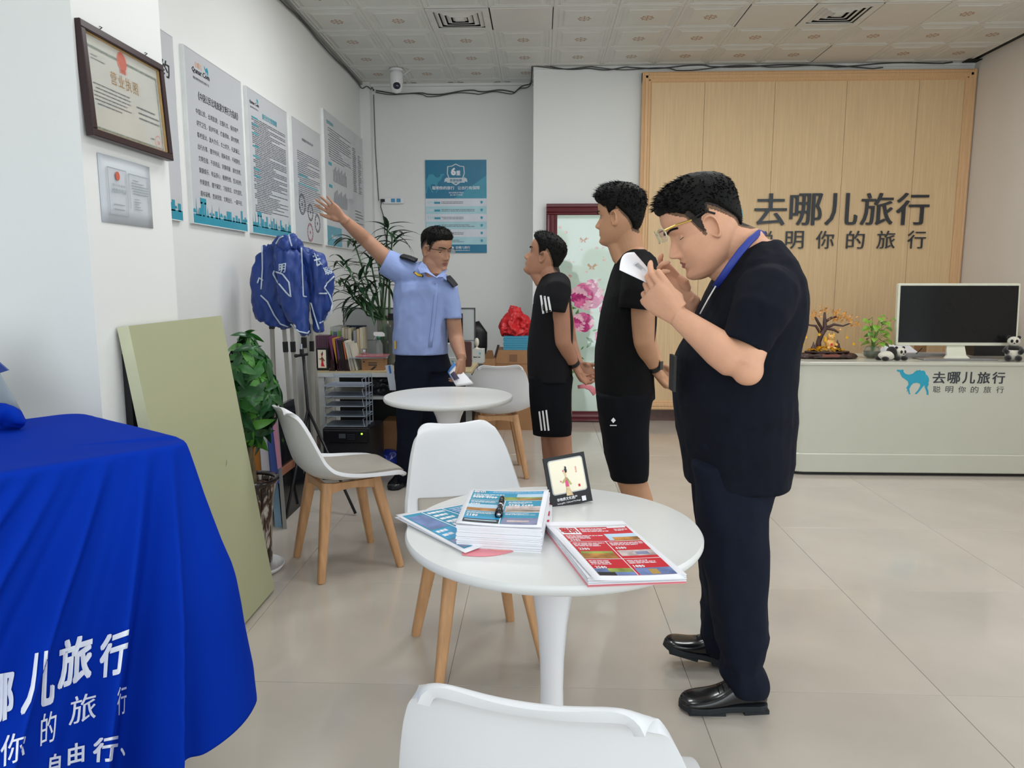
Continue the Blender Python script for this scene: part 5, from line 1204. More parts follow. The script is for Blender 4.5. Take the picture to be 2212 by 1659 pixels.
M_seal = pcol('seal_red', 'a8546a'); M_sealb = pcol('seal_dark', '4b4550')
t, W, H = wall_board('acrylic poster with a plain contract text and four round seals', XL, 5.270, 5.955, z0, z1)
m = MB(); textfit(m, '旅游服务合同示范文本', -W / 2 + .22, W / 2 - .20, H / 2 - .125, .02, y=YP, res=1, bold=.02); smear(m, -W / 2 + .10, -H / 2 + .22, W - .16, H - .42, 30, YP, 7, gap=.4); m.build('small_print', P_ink2, t, kind='stuff')
m = MB(); m.rect(-W / 2 + .12, .04, -W / 2 + .32, .05, YP - .0003); m.rect(-W / 2 + .10, -.02, W / 2 - .1, -.012, YP - .0003); m.build('teal_print', P_tlt, t)
def seal(x, z, r, mt):
    m = MB(); n = 28
    for r0, r1 in ((r, r * .93), (r * .78, r * .75)):
        vs = [(x + q * math.cos(2 * PI * k / n), YP - .0006, z + q * math.sin(2 * PI * k / n)) for q in (r0, r1) for k in range(n)]; m.add(vs, [(k, (k + 1) % n, n + (k + 1) % n, n + k) for k in range(n)])
    for k in range(14): a = 2 * PI * k / 14; m.add([(x + r * q * math.cos(a + d), YP - .0006, z + r * q * math.sin(a + d)) for q, d in ((.8, -.1), (.9, -.1), (.9, .12), (.8, .12))], [(0, 1, 2, 3)])
    p = [(x + r * (.26 if k % 2 == 0 else .11) * math.sin(PI * k / 5), YP - .0006, z + r * (.26 if k % 2 == 0 else .11) * math.cos(PI * k / 5)) for k in range(10)]; m.add(p, [tuple(range(10))]); m.build('seal', mt, t)
seal(-W / 2 + .17, -H / 2 + .26, .075, M_sealb); seal(-W / 2 + .36, -H / 2 + .22, .065, M_sealb); seal(-W / 2 + .53, -H / 2 + .15, .07, M_sealb); seal(-W / 2 + .34, -H / 2 + .07, .07, M_seal)
t, W, H = wall_board('largest acrylic poster, farthest along the left wall, with columns of small text and bars', XL, 6.062, 7.375, 1.60, 2.665)
m = MB(); textfit(m, '组织机构', -W / 2 + .08, -W / 2 + .28, H / 2 - .09, .03, y=YP, res=1, bold=.02); m.build('heading', P_tlt, t); MB().rect(-W / 2, -H / 2, -W / 2 + .45, -H / 2 + .16, YP).build('teal_corner', P_ptl, t)
for k in (.12, -.06, -.24): MB().rect(-W / 2 + .1, k, -W / 2 + .2, k + .025, YP).build('teal_tab', P_tlt, t)
m = MB(); smear(m, -W / 2 + .12, .17, W * .55, .26, 14, YP, 9, gap=.4)
for k in range(13): m.rect(-W / 2 + .24 + k * .034, .0, -W / 2 + .255 + k * .034, .10 + (k % 3) * .015, YP); m.rect(-W / 2 + .24 + k * .034, -.20, -W / 2 + .255 + k * .034, -.09 + (k % 4) * .012, YP)
smear(m, W / 2 - .36, -.40, .30, .25, 9, YP, 12, gap=.4); smear(m, W / 2 - .40, .0, .12, .40, 22, YP, 13, gap=.5); smear(m, W / 2 - .2, .0, .12, .36, 20, YP, 14, gap=.5); m.build('small_print', P_ink2, t, kind='stuff')
m = MB(); textfit(m, 'Qunar.Com', -W / 2 + .12, -W / 2 + .36, -H / 2 + .055, .04, y=YP - .0006, res=1, bold=.03); m.build('logo_text', M_paper, t)
# teal poster on the back wall
t = thing('wall_poster', 'blue-teal poster with a silver shield, striped rows and white lettering on the back wall', 'poster', (-.828, YR, 2.0375), 0, group='information posters'); W, H = .605, .90
MB().box((0, -.008, 0), (W, .015, H)).build('board', mat('poster_backing', 'd9dde2', .4), t)
yp = -.0162; P_t1, P_t2, P_t3, P_t4 = pcol('deep_teal', '1b7396', rough=.35), pcol('mid_teal', '3b94ad', rough=.35), pcol('row_pale', 'd4d8e2', rough=.35), pcol('row_aqua', 'a9d0da', rough=.35)
MB().rect(-W / 2, .08, W / 2, H / 2, yp).build('blue_field', P_t1, t); MB().rect(-W / 2, -H / 2, W / 2, -H / 2 + .082, yp - .0001).build('blue_footer', P_t1, t)
m = MB(); m.add([(-.02, yp - .0003, .081), (W / 2, yp - .0003, .081), (W / 2, yp - .0003, .30)], [(0, 1, 2)]); camel(m, -W / 2 + .0, .13, .19, .19, yp - .0003, flip=True); m.build('camel_shadow', P_t2, t)
m = MB()
for k in range(6): m.mat(k % 2).rect(-W / 2, .08 - (k + 1) * .0748, W / 2, .08 - k * .0748, yp)
m.build('striped_rows', [P_t3, P_t4], t)
P_silv = pcol('silver_print', 'c2ccd4', rough=.3)
def shield(m, cx, cz, s, y):
    pts = [(-.8, .75), (-.4, .8), (0, 1), (.4, .8), (.8, .75), (.85, .1), (.65, -.45), (.35, -.8), (0, -1), (-.35, -.8), (-.65, -.45), (-.85, .1)]; m.add([(cx + x * s, y, cz + z * s) for x, z in pts], [tuple(range(12))])
m = MB(); m.mat(0); shield(m, 0, .31, .105, yp - .0006); m.mat(1); shield(m, 0, .312, .093, yp - .0010); m.mat(0); m.add([(x, yp - .0014, z) for x, z in ((-.11, .268), (-.085, .285), (-.085, .245), (-.115, .238))], [(0, 1, 2, 3)]); m.add([(x, yp - .0014, z) for x, z in ((.11, .268), (.085, .285), (.085, .245), (.115, .238))], [(0, 1, 2, 3)]); m.rect(-.088, .232, .088, .278, yp - .0016); m.build('shield_emblem', [P_silv, P_t1], t)
m = MB(); textfit(m, '6', -.048, .002, .302, .072, y=yp - .0014, bold=.05); textfit(m, '重', .004, .046, .302, .046, y=yp - .0014, bold=.03); m.build('shield_number', M_paper, t)
m = MB(); textfit(m, '旅游保障', -.06, .06, .241, .026, y=yp - .0020, bold=.02, res=1); textfit(m, 'ZZ', 9, 9.01, 9, .01, y=yp) if False else None; m.build('ribbon_text', P_t1, t)
m = MB(); textfit(m, '聪明你的旅行   让出行有保障', -.235, .235, .165, .034, y=yp - .0006, res=2, bold=.012); m.build('slogan', M_paper, t)
m = MB(); textfit(m, '解决游客出行痛点', -.07, .075, .128, .016, y=yp - .0006, res=1); textfit(m, '省心省力不花钱', -.06, .065, .106, .016, y=yp - .0006, res=1); m.build('subtitle', M_paper, t)
for k, s in enumerate(('ONE', 'TWO', 'THREE', 'FOUR', 'FIVE', 'SIX')):
    zc = .08 - (k + .5) * .0748; m = MB(); textfit(m, s, -W / 2 + .012, -W / 2 + .045 + .022 * len(s), zc - .014, .030, y=yp - .0005, res=1, bold=.02); m.build('row_number', P_t4 if k % 2 == 0 else P_t3, t)
    m = MB(); m.rect(-W / 2 + .085, zc - .014, -W / 2 + .145, zc + .006, yp - .001); shield(m, W / 2 - .05, zc, .015, yp - .001); m.build('row_marks', P_t2, t)
    m = MB(); smear(m, -W / 2 + .155, zc - .012, .33 if k in (1, 3) else .22, .028, 2, yp - .0006, k + 30, gap=.4); m.build('row_text', P_ink2, t, kind='stuff')
m = MB(); textfit(m, '去哪儿旅行', -.01, .135, -H / 2 + .04, .026, y=yp - .0006, res=1, bold=.01); textfit(m, '聪明你的旅行', -.01, .135, -H / 2 + .018, .012, y=yp - .0006, res=1); camel(m, -.075, -H / 2 + .02, .05, .045, yp - .0006); m.build('footer_text', M_paper, t)
# framed licence on the column, certificate below
M_dwood = mat('dark_red_wood', '2b1418', .35, var=.2, stretch=(3, 3, 30)); M_glass = mat('picture_glass', 'ffffff', .03, trans=1., ior=1.2, alpha=.25); M_gilt = mat('gilt_edge', 'b8924e', .4, metal=.5)
t = thing('framed_licence', 'dark wood framed business licence with red emblem hanging on the left column', 'certificate', (-1.335, 2.435, 1.90), math.radians(90)); W, H = .475, .325
t.rotation_euler = (math.radians(-3), 0, math.radians(90))
def pframe(parent, W, H, w_, d, m, name='frame', y1=0.):
    f = MB()
    for a, b_, c_, d_ in ((-W / 2, -H / 2, W / 2, -H / 2 + w_), (-W / 2, H / 2 - w_, W / 2, H / 2), (-W / 2, -H / 2 + w_, -W / 2 + w_, H / 2 - w_), (W / 2 - w_, -H / 2 + w_, W / 2, H / 2 - w_)): f.prism([(a, b_), (c_, b_), (c_, d_), (a, d_)], y1 - d, y1, bev=.002, axis='y')
    return f.build(name, m, parent)
pframe(t, W, H, .022, .026, M_dwood); pframe(t, W - .044, H - .044, .004, .012, M_gilt, 'inner_edge', -.006)
M_cert = pcol('certificate_paper', 'c9c9c0', var=.03); M_cb = pcol('certificate_border', '7f8a80', var=.4, scale=150)
MB().box((0, -.008, 0), (W - .04, .003, H - .04)).build('licence_sheet', M_cert, t)
m = MB()
for a, b_, c_, d_ in ((-.205, -.135, .205, -.127), (-.205, .100, .205, .108), (-.205, -.127, -.197, .100), (.197, -.127, .205, .100)): m.rect(a, b_, c_, d_, -.0100)
m.build('border_print', M_cb, t)
P_emb = pcol('emblem_red', 'c9604c'); m = MB(); m.add([(.028 * math.cos(2 * PI * k / 20) - .01, -.0104, .105 + .030 * math.sin(2 * PI * k / 20)) for k in range(20)], [tuple(range(20))]); m.rect(-.028, .068, .008, .080, -.0104); m.build('emblem', P_emb, t)
m = MB(); textfit(m, '营业执照', -.085, .075, .020, .040, y=-.0102, bold=.014, spacing=1.3, res=2); m.build('licence_title', pcol('gold_letter', 'a8834c'), t)
m = MB(); smear(m, -.185, -.06, .20, .07, 6, -.0102, 3, gap=.3); smear(m, .05, -.055, .14, .05, 3, -.0102, 5, gap=.3); smear(m, -.18, .07, .07, .02, 2, -.0102, 8, gap=.3); smear(m, .12, -.108, .05, .012, 1, -.0102, 8, gap=.4); m.build('licence_text', P_ink2, t, kind='stuff')
m = MB(); n = 24; vs = [(.172 + q * math.cos(2 * PI * k / n), -.0104, -.112 + q * math.sin(2 * PI * k / n)) for q in (.024, .021) for k in range(n)]; m.add(vs, [(k, (k + 1) % n, n + (k + 1) % n, n + k) for k in range(n)]); m.rect(.166, -.118, .178, -.106, -.0104); m.build('round_seal', pcol('soft_red', 'd98a86'), t)
MB().box((0, -.020, 0), (W - .044, .002, H - .044)).build('glass', M_glass, t)
for sx in (-.12, .14): MB().tube([(sx, -.004, H / 2), (sx + .004, -.02, H / 2 + .012), (sx + .01, -.008, H / 2 + .018)], .0015, 5).build('hook', M_strap, t)
t = thing('certificate', 'pale unframed certificate sheet with a small red emblem, taped below the framed licence', 'certificate', (-1.335, 2.408, 1.598), math.radians(90)); W, H = .30, .205
M_cps = pcol('pale_certificate', 'c3c8ce', var=.02)
m = MB(); m.grid(lambda i, j: (-W / 2 + W * i / 8, -.003 - .004 * math.sin(i / 8 * PI) * (j / 4), -H / 2 + H * j / 4), 9, 5); me = apply_mods(m.me('s', True, [M_cps]), [('SOLIDIFY', dict(thickness=.0015))]); sh_ = link('sheet', me, t)
m = MB(); m.add([(-.06 + .012 * math.cos(2 * PI * k / 16), -.0095, .045 + .014 * math.sin(2 * PI * k / 16)) for k in range(16)], [tuple(range(16))]); m.build('emblem', P_emb, sh_)
m = MB(); textfit(m, '经营许可证', -.095, -.015, -.008, .014, y=-.0095, res=1, bold=.01); textfit(m, '旅行社业务', -.092, -.02, .012, .008, y=-.0095, res=1); smear(m, .02, .0, .10, .05, 6, -.0095, 2, gap=.3); smear(m, .03, -.05, .05, .04, 5, -.0095, 6, gap=.3); smear(m, -.09, -.06, .06, .03, 2, -.0095, 7, gap=.2)
for a, b_, c_, d_ in ((-.115, -.075, -.113, .065), (-.012, -.075, -.010, .065), (-.115, .065, -.010, .067), (-.115, -.077, -.010, -.075), (.005, .060, .125, .062), (.125, -.05, .127, .062), (.004, -.05, .006, .062)): m.rect(a, b_, c_, d_, -.0095)
m.build('certificate_text', pcol('pale_ink', '8f979c'), sh_)

# ------------------------------------------------------------------ green board and black slab at the column
M_grnb = mat('pale_olive_board', 'a9ab89', .6, var=.03, scale=2, bump=.03); M_grne = mat('cream_board_edge', 'c6c8a8', .6)
gb = thing('leaning_board', 'large pale olive-green board leaning against the left column', 'board', (-1.125, 2.63, 0))
lean = math.atan2(.165, 1.165); gm = MB(); L_ = math.hypot(.165, 1.165)
def bp(t_, s_, y_): return (-math.sin(lean) * s_ - math.cos(lean) * t_, y_, math.cos(lean) * s_ - math.sin(lean) * t_ + .012)
gm.add([bp(t_, s_, y_) for t_, s_, y_ in ((0, 0, -.345), (0, 0, .345), (0, L_, .340), (0, L_, -.345), (.038, 0, -.345), (.038, 0, .345), (.038, L_, .340), (.038, L_, -.345))], [(0, 1, 2, 3), (7, 6, 5, 4), (4, 5, 1, 0), (3, 2, 6, 7), (1, 5, 6, 2), (0, 3, 7, 4)])
gm.m[5] = 1; gm.build('panel', [M_grnb, M_grne], gb)
sc_ = MB(); sc_.add([Vector(bp(-.0006, .60 + q, .12 + p)) for p, q in ((0, 0), (.012, .006), (.02, .02), (.018, .022), (.010, .009), (0, .002))], [tuple(range(6))]); sc_.build('scuff_mark', P_ink2, gb)
tag(MB().bb((-.022, -.14, 0), (.0, .16, 1.085)).build('black_slab', M_blk, loc=(-1.311, 2.45, 0)), 'tall black slab wedged between the left column and the olive board', 'board')

# ------------------------------------------------------------------ potted pachira
def leaf_mesh(L, W, droop, fold_, mats, n=9, seed=0, tipw=.6):
    m = MB(); r = random.Random(seed); wv = r.uniform(0, 6)
    def P(i, j):
        t = j / n; u = (i - 2) / 2; w_ = W * (math.sin(PI * t ** tipw) ** .8 if 0 < t < 1 else 0.02)
        a = droop * t; x = u * w_; y = L * (math.sin(a) / a * t if a > 1e-3 else t) ; z = -L * (1 - math.cos(a)) / max(a, 1e-3) * t
        return (x, y, z + abs(u) * w_ * fold_ + .04 * W * math.sin(t * 14 + wv) * abs(u))
    m.grid(P, 5, n + 1); return m.me('leaf', True, mats)
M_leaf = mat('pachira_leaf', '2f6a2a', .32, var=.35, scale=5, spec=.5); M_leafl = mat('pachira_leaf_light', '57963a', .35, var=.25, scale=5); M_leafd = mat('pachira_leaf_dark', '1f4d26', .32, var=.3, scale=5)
M_stem = mat('green_stem', '5d8a3a', .5); M_bark = mat('trunk_bark', '7a6a50', .8, var=.3, scale=20, bump=.3)
PX, PY = -1.305, 3.21
pp = thing('potted_plant', 'leafy green money tree in a tall brown and white glazed pot', 'plant', (PX, PY, 0))
M_glaze = mat('brown_white_glaze', '3a251c', .12, var=.0, coat=.5)
nt = M_glaze.node_tree; r_ = nt.nodes['Color Ramp']; nz_ = nt.nodes['Noise Texture']; nz_.inputs['Scale'].default_value = 9; nz_.inputs['Detail'].default_value = 6; nz_.inputs['Distortion'].default_value = 1.6
mp = nt.nodes.new('ShaderNodeMapping'); mp.inputs['Scale'].default_value = (3.4, 3.4, .9); mp.inputs['Rotation'].default_value = (.25, .3, 0); nt.links.new(nt.nodes['Texture Coordinate'].outputs['Object'], mp.inputs[0]); nt.links.new(mp.outputs[0], nz_.inputs['Vector'])
r_.color_ramp.elements[0].color = lin('20130f'); r_.color_ramp.elements[0].position = .46; r_.color_ramp.elements[1].color = lin('cfc8be'); r_.color_ramp.elements[1].position = .63
e_ = r_.color_ramp.elements.new(.54); e_.color = lin('4a2f24')
MB().lathe([(.080, .02), (.085, .05), (.087, .15), (.092, .25), (.101, .34), (.115, .40), (.126, .425), (.124, .43), (.108, .42), (.106, .39), (.09, .33)], n=40).build('pot', M_glaze, pp, smooth=True)
MB().lathe([(.122, .415), (.129, .425), (.126, .436), (.110, .434), (.108, .42), (.119, .412)], n=40, cap=False).build('pot_rim', mat('dark_brown_glaze', '1f1310', .12, coat=.5), pp, smooth=True)
MB().lathe([(.10, .0), (.125, .006), (.138, .026), (.133, .028), (.12, .012), (.10, .008)], n=40).build('saucer', M_tabp, pp, smooth=True)
rr = random.Random(3); m = MB(); m.lathe([(.0, .38), (.105, .385)], n=24, cap=False)
for k in range(150):
    a, q = rr.uniform(0, 2 * PI), .098 * math.sqrt(rr.random()); m.ball((q * math.cos(a), q * math.sin(a), .392), rr.uniform(.006, .010), 6, 4)
m.build('clay_pebbles', mat('clay_pebble', '5f4438', .8, var=.3), pp, kind='stuff')
for k in range(3): MB().tube([(.018 * math.cos(2.1 * k + z * 9), .018 * math.sin(2.1 * k + z * 9), .38 + z) for z in [q * .05 for q in range(7)]], [.016 - .001 * q for q in range(7)], 8).build('trunk', M_bark, pp, smooth=True)
lms = [leaf_mesh(.165, .030, d, .25, [mm], seed=s_) for s_, (d, mm) in enumerate(((.9, M_leaf), (1.3, M_leaf), (.7, M_leafd), (1.5, M_leafd), (1.0, M_leafl)))]
rr = random.Random(12); NW = 50
for k in range(NW):
    ph = k * 2.399; el = 1 - 2 * (k + .5) / NW; rad = math.sqrt(max(0, 1 - el * el)); R1 = .115
    c = Vector((R1 * rad * math.cos(ph) * rr.uniform(.5, 1.05) + .02, R1 * rad * math.sin(ph) * rr.uniform(.5, 1.05), .855 + .215 * el + rr.uniform(-.02, .02)))
    if c.z > 1.0 and (c.x > .1): c.z -= .06
    base = Vector((0, 0, .66 + .10 * el)); st = MB(); st.tube([base, base.lerp(c, .5) + Vector((0, 0, .03)), c], [.004, .003, .0025], 5); st.build('stem', M_stem, pp, smooth=True)
    out = Vector((math.cos(ph), math.sin(ph), .35 + el * .6)).normalized(); nl = rr.choice((4, 5, 5, 6)); sc = rr.uniform(.58, .88) * (1 - .15 * (el > .5))
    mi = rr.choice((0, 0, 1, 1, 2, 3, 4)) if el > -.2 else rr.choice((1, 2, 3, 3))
    for q in range(nl):
        a = 2 * PI * q / nl + rr.uniform(-.2, .2); U = out.orthogonal().normalized(); V_ = out.cross(U); d = (U * math.cos(a) + V_ * math.sin(a) + out * .25 + Vector((0, 0, -.45))).normalized()
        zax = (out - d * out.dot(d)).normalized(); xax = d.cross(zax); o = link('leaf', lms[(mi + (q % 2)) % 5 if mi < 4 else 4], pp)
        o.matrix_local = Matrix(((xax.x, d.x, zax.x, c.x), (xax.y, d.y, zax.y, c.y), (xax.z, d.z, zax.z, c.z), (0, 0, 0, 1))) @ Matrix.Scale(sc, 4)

# ------------------------------------------------------------------ boards leaning near the pot
def slab(label, px, y0, dy, m, name='foam_board', cat='board', group='coloured foam boards'):
    P = [A(x, y, y=y0) for x, y in px]; o_ = (P[2] + P[3]) / 2; o_.z = min(P[2].z, P[3].z); k = len(P); mb = MB()
    vs = [p - o_ for p in P]; mb.add(vs + [v + Vector((-.095 * dy / .25, dy, 0)) for v in vs], [tuple(reversed(range(k))), tuple(range(k, 2 * k))] + [(i, (i + 1) % k, k + (i + 1) % k, k + i) for i in range(k)])
    return tag(mb.build(name, m, loc=o_), label, cat, group)
def fc(n, c): return mat('foam_' + n, c, .6, var=.03)
slab('orange panel edge behind the potted plant', [(540, 900), (556, 900), (570, 1116), (556, 1116)], 3.86, .2, fc('orange', 'c9843a'))
slab('white panel edge between the orange and the blue one', [(556, 905), (573, 903), (589, 1080), (573, 1084)], 3.74, .12, fc('white', 'd6d2da'))
slab('royal blue panel edge beside the white one', [(571, 880), (590, 880), (603, 1044), (588, 1048)], 3.71, .12, fc('blue', '3d549c'))
slab('pink panel edge beside the royal blue one', [(583, 870), (592, 870), (608, 1009), (600, 1014)], 3.70, .1, fc('pink', 'c98aa4'))
slab('light blue panel reaching the floor below the white one', [(570, 905), (588, 905), (611, 1158), (597, 1163)], 3.80, .12, fc('light_blue', '8fb4cf'))
slab('grey panel reaching the floor right of the light blue one', [(592, 900), (600, 900), (622, 1166), (613, 1168)], 3.77, .2, fc('grey', '9a9a96'))
slab('pale blue panel seen low behind the pot', [(500, 975), (541, 975), (541, 1008), (500, 1010)], 3.95, .02, fc('pale_blue', '86aecb'))
slab('dark box standing on the floor behind the panels', [(556, 1080), (600, 1080), (600, 1128), (556, 1128)], 4.03, .3, M_blk, 'dark_box', 'box', None)
bb = thing('blackboard', 'glossy black menu board with a brown wooden rail leaning behind the left chair', 'board', (-1.40, 4.08, 0))
def lx(z): return -.09 * z
m = MB(); m.loft([[(lx(z) + dx, dy, z) for dx, dy in ((0, -.22), (0, .22), (-.02, .22), (-.02, -.22))] for z in (.0, .62)]); m.build('board', mat('gloss_black', '0e1016', .15), bb)
for z in (.27,): MB().box((lx(z) + .008, 0, z), (.02, .46, .035)).build('wood_rail', mat('brown_rail', '8a5a44', .5, var=.15), bb)
M_tri = mat('black_metal', '16171a', .4)
tc = A(667, 905, y=4.28); td = thing('light_stand', 'slim black tripod light stand with silver tip in front of the folded canopy', 'stand', (tc.x, 4.25, 0))
hub = Vector((0, .02, .56)); MB().tube([Vector((0, .03, .42)), hub, A(655, 765, y=4.27) - td.location], .009, 10).build('column', M_tri, td, smooth=True)
top = A(652, 765, y=4.27) - td.location; m = MB(); m.tube([top, top + Vector((0, 0, .03))], .012, 10); m.tube([top + Vector((-.03, 0, -.01)), top + Vector((.035, 0, .0))], .008, 8); m.ball(top + Vector((-.035, 0, -.01)), .012, 8, 6); m.build('clamp', M_tri, td)
MB().tube([top + Vector((0, 0, .03)), top + Vector((0, 0, .06))], .006, 8).build('spigot', M_chr, td)
for f_ in ((657, 1088), (768, 1109), (617, 1121)): MB().tube([hub, A(*f_, z=0.012) - td.location], .0085, 8).build('leg', M_tri, td, smooth=True)

# ------------------------------------------------------------------ folded canopy frame with blue vests
M_pole = mat('grey_painted_steel', 'a9a6a0', .45, metal=.2)
cf_ = thing('folded_canopy', 'folded pop-up canopy frame of pale grey steel legs standing by the left wall', 'canopy frame', (-1.44, 4.45, 0))
for (x0, y0_), (x1, y1_), d, w_ in (((585, 640), (600, 1050), 4.42, .030), ((613, 700), (640, 1065), 4.40, .028), ((630, 700), (652, 1075), 4.42, .028), ((655, 690), (668, 1070), 4.46, .030), ((672, 700), (684, 1060), 4.52, .026)):
    a, b_ = A(x0, y0_, y=d), A(x1, y1_, y=d); b_.z = .0 if b_.z < .1 else b_.z; a -= cf_.location; b_ -= cf_.location
    MB().tube([a, b_], w_ / 2, 4, up=(.7, .7, 0), p=2).build('leg', M_pole, cf_)
    MB().tube([a.lerp(b_, .10), a.lerp(b_, .16)], w_ / 2 * 1.25, 4, up=(.7, .7, 0), p=2).build('bracket', M_tri, cf_)
    MB().tube([a.lerp(b_, .96), b_], w_ / 2 * 1.7, 4, up=(.7, .7, 0), p=2).build('foot', M_pole, cf_)
M_vest = mat('royal_blue_nylon', '17377f', .5, var=.1, scale=6, bump=.1, bscale=40, sheen=.1); M_pipe = mat('white_piping', 'b9c6d6', .6)
def vest(label, rows, depth, hd, seed, pipes, chars, vname='vest'):
    R = sil(rows, depth, [hd * min(1, .55 + .25 * i) for i in range(len(rows))]); mb = MB(); mb.loft(rings_of(R, p=2.0)); me = remesh(mb, .012, 3)
    fold(me, .034, 16, 12, 2.4, seed); fold(me, .012, 24, 20, 9, seed + 5); c = Vector((R[0][0], depth, R[-1][2])); t = thing(vname, label, 'vest', c, group='royal blue vests'); shift(me, c); mset(me, [M_vest]); o = link('cloth', me, t)
    Bv_ = BVHTree.FromPolygons([v.co + c for v in me.vertices], [tuple(p.vertices) for p in me.polygons])
    def on(px, py, l=.004):
        p = A(px, py, y=depth); dr = (p - Vector((0, 0, CAMH))).normalized(); h = Bv_.ray_cast(p - dr * .5, dr)[0]; return (h - dr * l if h else p - dr * hd * .5) - c
    for pl in pipes:
        pts = []
        for a, b_ in zip(pl, pl[1:]): pts += [on(a[0] + (b_[0] - a[0]) * k / 5, a[1] + (b_[1] - a[1]) * k / 5) for k in range(5)]
        pts.append(on(*pl[-1])); MB().tube(pts, .0046, 6).build('piping', M_pipe, t, smooth=True)
    for ch, q in chars:
        m = MB(); vs, fs = glyphs(ch, 1., res=1, bold=.03); xs = [p[0] for p in vs]; ys = [p[1] for p in vs]; ax, bx, ay, by = min(xs), max(xs), min(ys), max(ys); V = []
        for p in vs:
            u, v = (p[0] - ax) / (bx - ax), 1 - (p[1] - ay) / (by - ay); X = (q[0][0] * (1 - u) + q[1][0] * u) * (1 - v) + (q[3][0] * (1 - u) + q[2][0] * u) * v; Y = (q[0][1] * (1 - u) + q[1][1] * u) * (1 - v) + (q[3][1] * (1 - u) + q[2][1] * u) * v; V.append(on(X, Y, .006 + p[2] * .1))
        m.add(V, fs); m.build('lettering', M_pipe, t)
    return t
vest('leftmost royal blue vest with white piping hanging over the canopy frame', [(530, 572, 612), (545, 560, 625), (580, 546, 632), (620, 544, 636), (660, 549, 636), (688, 556, 630), (706, 596, 626)], 4.22, .065, 1.1,
     [[(566, 532), (567, 580), (564, 625)], [(563, 638), (578, 652), (592, 680), (606, 700), (622, 706)], [(556, 612), (560, 600), (568, 606)]], [('尔', [(597, 541), (606, 540), (608, 558), (599, 560)])])
vest('middle royal blue vest with twisted armholes and part of a character', [(532, 596, 640), (548, 590, 650), (580, 590, 656), (620, 594, 662), (660, 606, 668), (692, 630, 669), (722, 656, 669)], 4.14, .065, 4.2,
     [[(590, 592), (600, 610), (618, 632), (626, 640)], [(590, 592), (592, 586), (610, 592), (624, 610), (628, 642)], [(651, 535), (653, 590), (655, 640), (662, 641)], [(628, 700), (645, 716), (664, 720), (668, 715)]], [('明', [(602, 570), (618, 568), (616, 589), (602, 589)])])
vest('rightmost royal blue vest with white lettering on its shoulder', [(532, 640, 676), (545, 648, 690), (570, 655, 708), (600, 660, 722), (630, 664, 716), (660, 672, 714), (688, 680, 706), (718, 686, 692)], 4.20, .06, 7.7,
     [[(722, 597), (706, 612), (701, 622), (712, 638), (718, 655), (714, 678), (702, 692), (690, 698)], [(661, 642), (672, 656), (680, 684), (690, 716)], [(689, 634), (706, 634)]], [('去', [(672, 548), (686, 545), (698, 572), (684, 577)]), ('聪', [(697, 578), (712, 574), (720, 590), (704, 596)])])
t_ = vest('bunched royal blue vest knotted on top of the other three', [(507, 608, 634), (516, 600, 644), (528, 594, 650), (540, 600, 646)], 4.18, .09, 9.3, [[(624, 508), (626, 520), (630, 532)], [(596, 527), (604, 514), (612, 510)]], [])

# ------------------------------------------------------------------ back left desk and what stands on it
M_dtop = woodmat('pale_desk_top', 'b9a883', .08); M_dwh = mat('white_desk_frame', 'c3c6c4', .4)
DKX0, DKX1, DKY0, DKY1, DKZ = -1.52, -.462, 5.0, 5.63, .70
dk = thing('office_desk', 'long white framed office desk with a pale wooden top by the back left', 'desk', ((DKX0 + DKX1) / 2, 5.3, 0)); dx = dk.location.x
MB().bb((DKX0 - dx, DKY0 - 5.3, DKZ - .022), (DKX1 - dx, DKY1 - 5.3, DKZ)).build('desk_top', M_dtop, dk)
MB().bb((DKX0 - dx, DKY0 - 5.3 - .004, DKZ - .040), (DKX1 - dx, DKY0 - 5.3 + .02, DKZ - .012)).build('front_rail', M_dwh, dk)
for x in (DKX0, -.94, DKX1 - .04): MB().bb((x - dx, DKY0 - 5.29, 0), (x + .04 - dx, DKY0 - 5.25, DKZ - .03)).build('leg', M_dwh, dk); MB().bb((x - dx, DKY1 - 5.34, 0), (x + .04 - dx, DKY1 - 5.30, DKZ - .03)).build('leg', M_dwh, dk)
MB().bb((DKX0 - dx, -.27, .50), (-.98 - dx, .25, .52)).build('lower_shelf', M_dwh, dk)
MB().bb((DKX0 - dx, .24, .05), (DKX1 - dx, .26, DKZ - .03)).build('back_panel', M_blk, dk)
def onp(px, py, y, z=None): return A(px, py, y=y)
M_wb = mat('screen_panel_grey', 'aeb2b2', .4, var=.01)
sp_ = thing('desk_screen', 'pale grey divider screen with thin dark frame behind the man in the blue shirt', 'screen', ((A(742, 667, y=5.7).x + A(1024, 667, y=5.7).x) / 2, 5.72, DKZ))
wx = (A(1024, 667, y=5.7).x - A(742, 667, y=5.7).x); hz = A(742, 667, y=5.7).z - DKZ
MB().bb((-wx / 2, -.008, .0), (wx / 2, .008, hz)).build('panel', M_wb, sp_); m = MB()
for a, b_ in (((-wx / 2 - .008, -.012, 0), (-wx / 2, .012, hz)), ((wx / 2, -.012, 0), (wx / 2 + .008, .012, hz)), ((-wx / 2 - .008, -.012, hz), (wx / 2 + .008, .012, hz + .008))): m.bb(a, b_)
m.build('frame', mat('dark_grey_alu', '4c4e50', .4, metal=.5), sp_); m = MB(); m.bb((-wx / 2, -.010, .155), (wx / 2, -.008, .159)); m.build('seam', P_ink2, sp_)
a, b_ = A(839, 677, y=5.35), A(1000, 745, y=5.35)
mo = thing('monitor', 'black computer monitor partly hidden behind the man in the light blue shirt', 'monitor', ((a.x + b_.x) / 2, 5.35, DKZ)); w2 = (b_.x - a.x) / 2
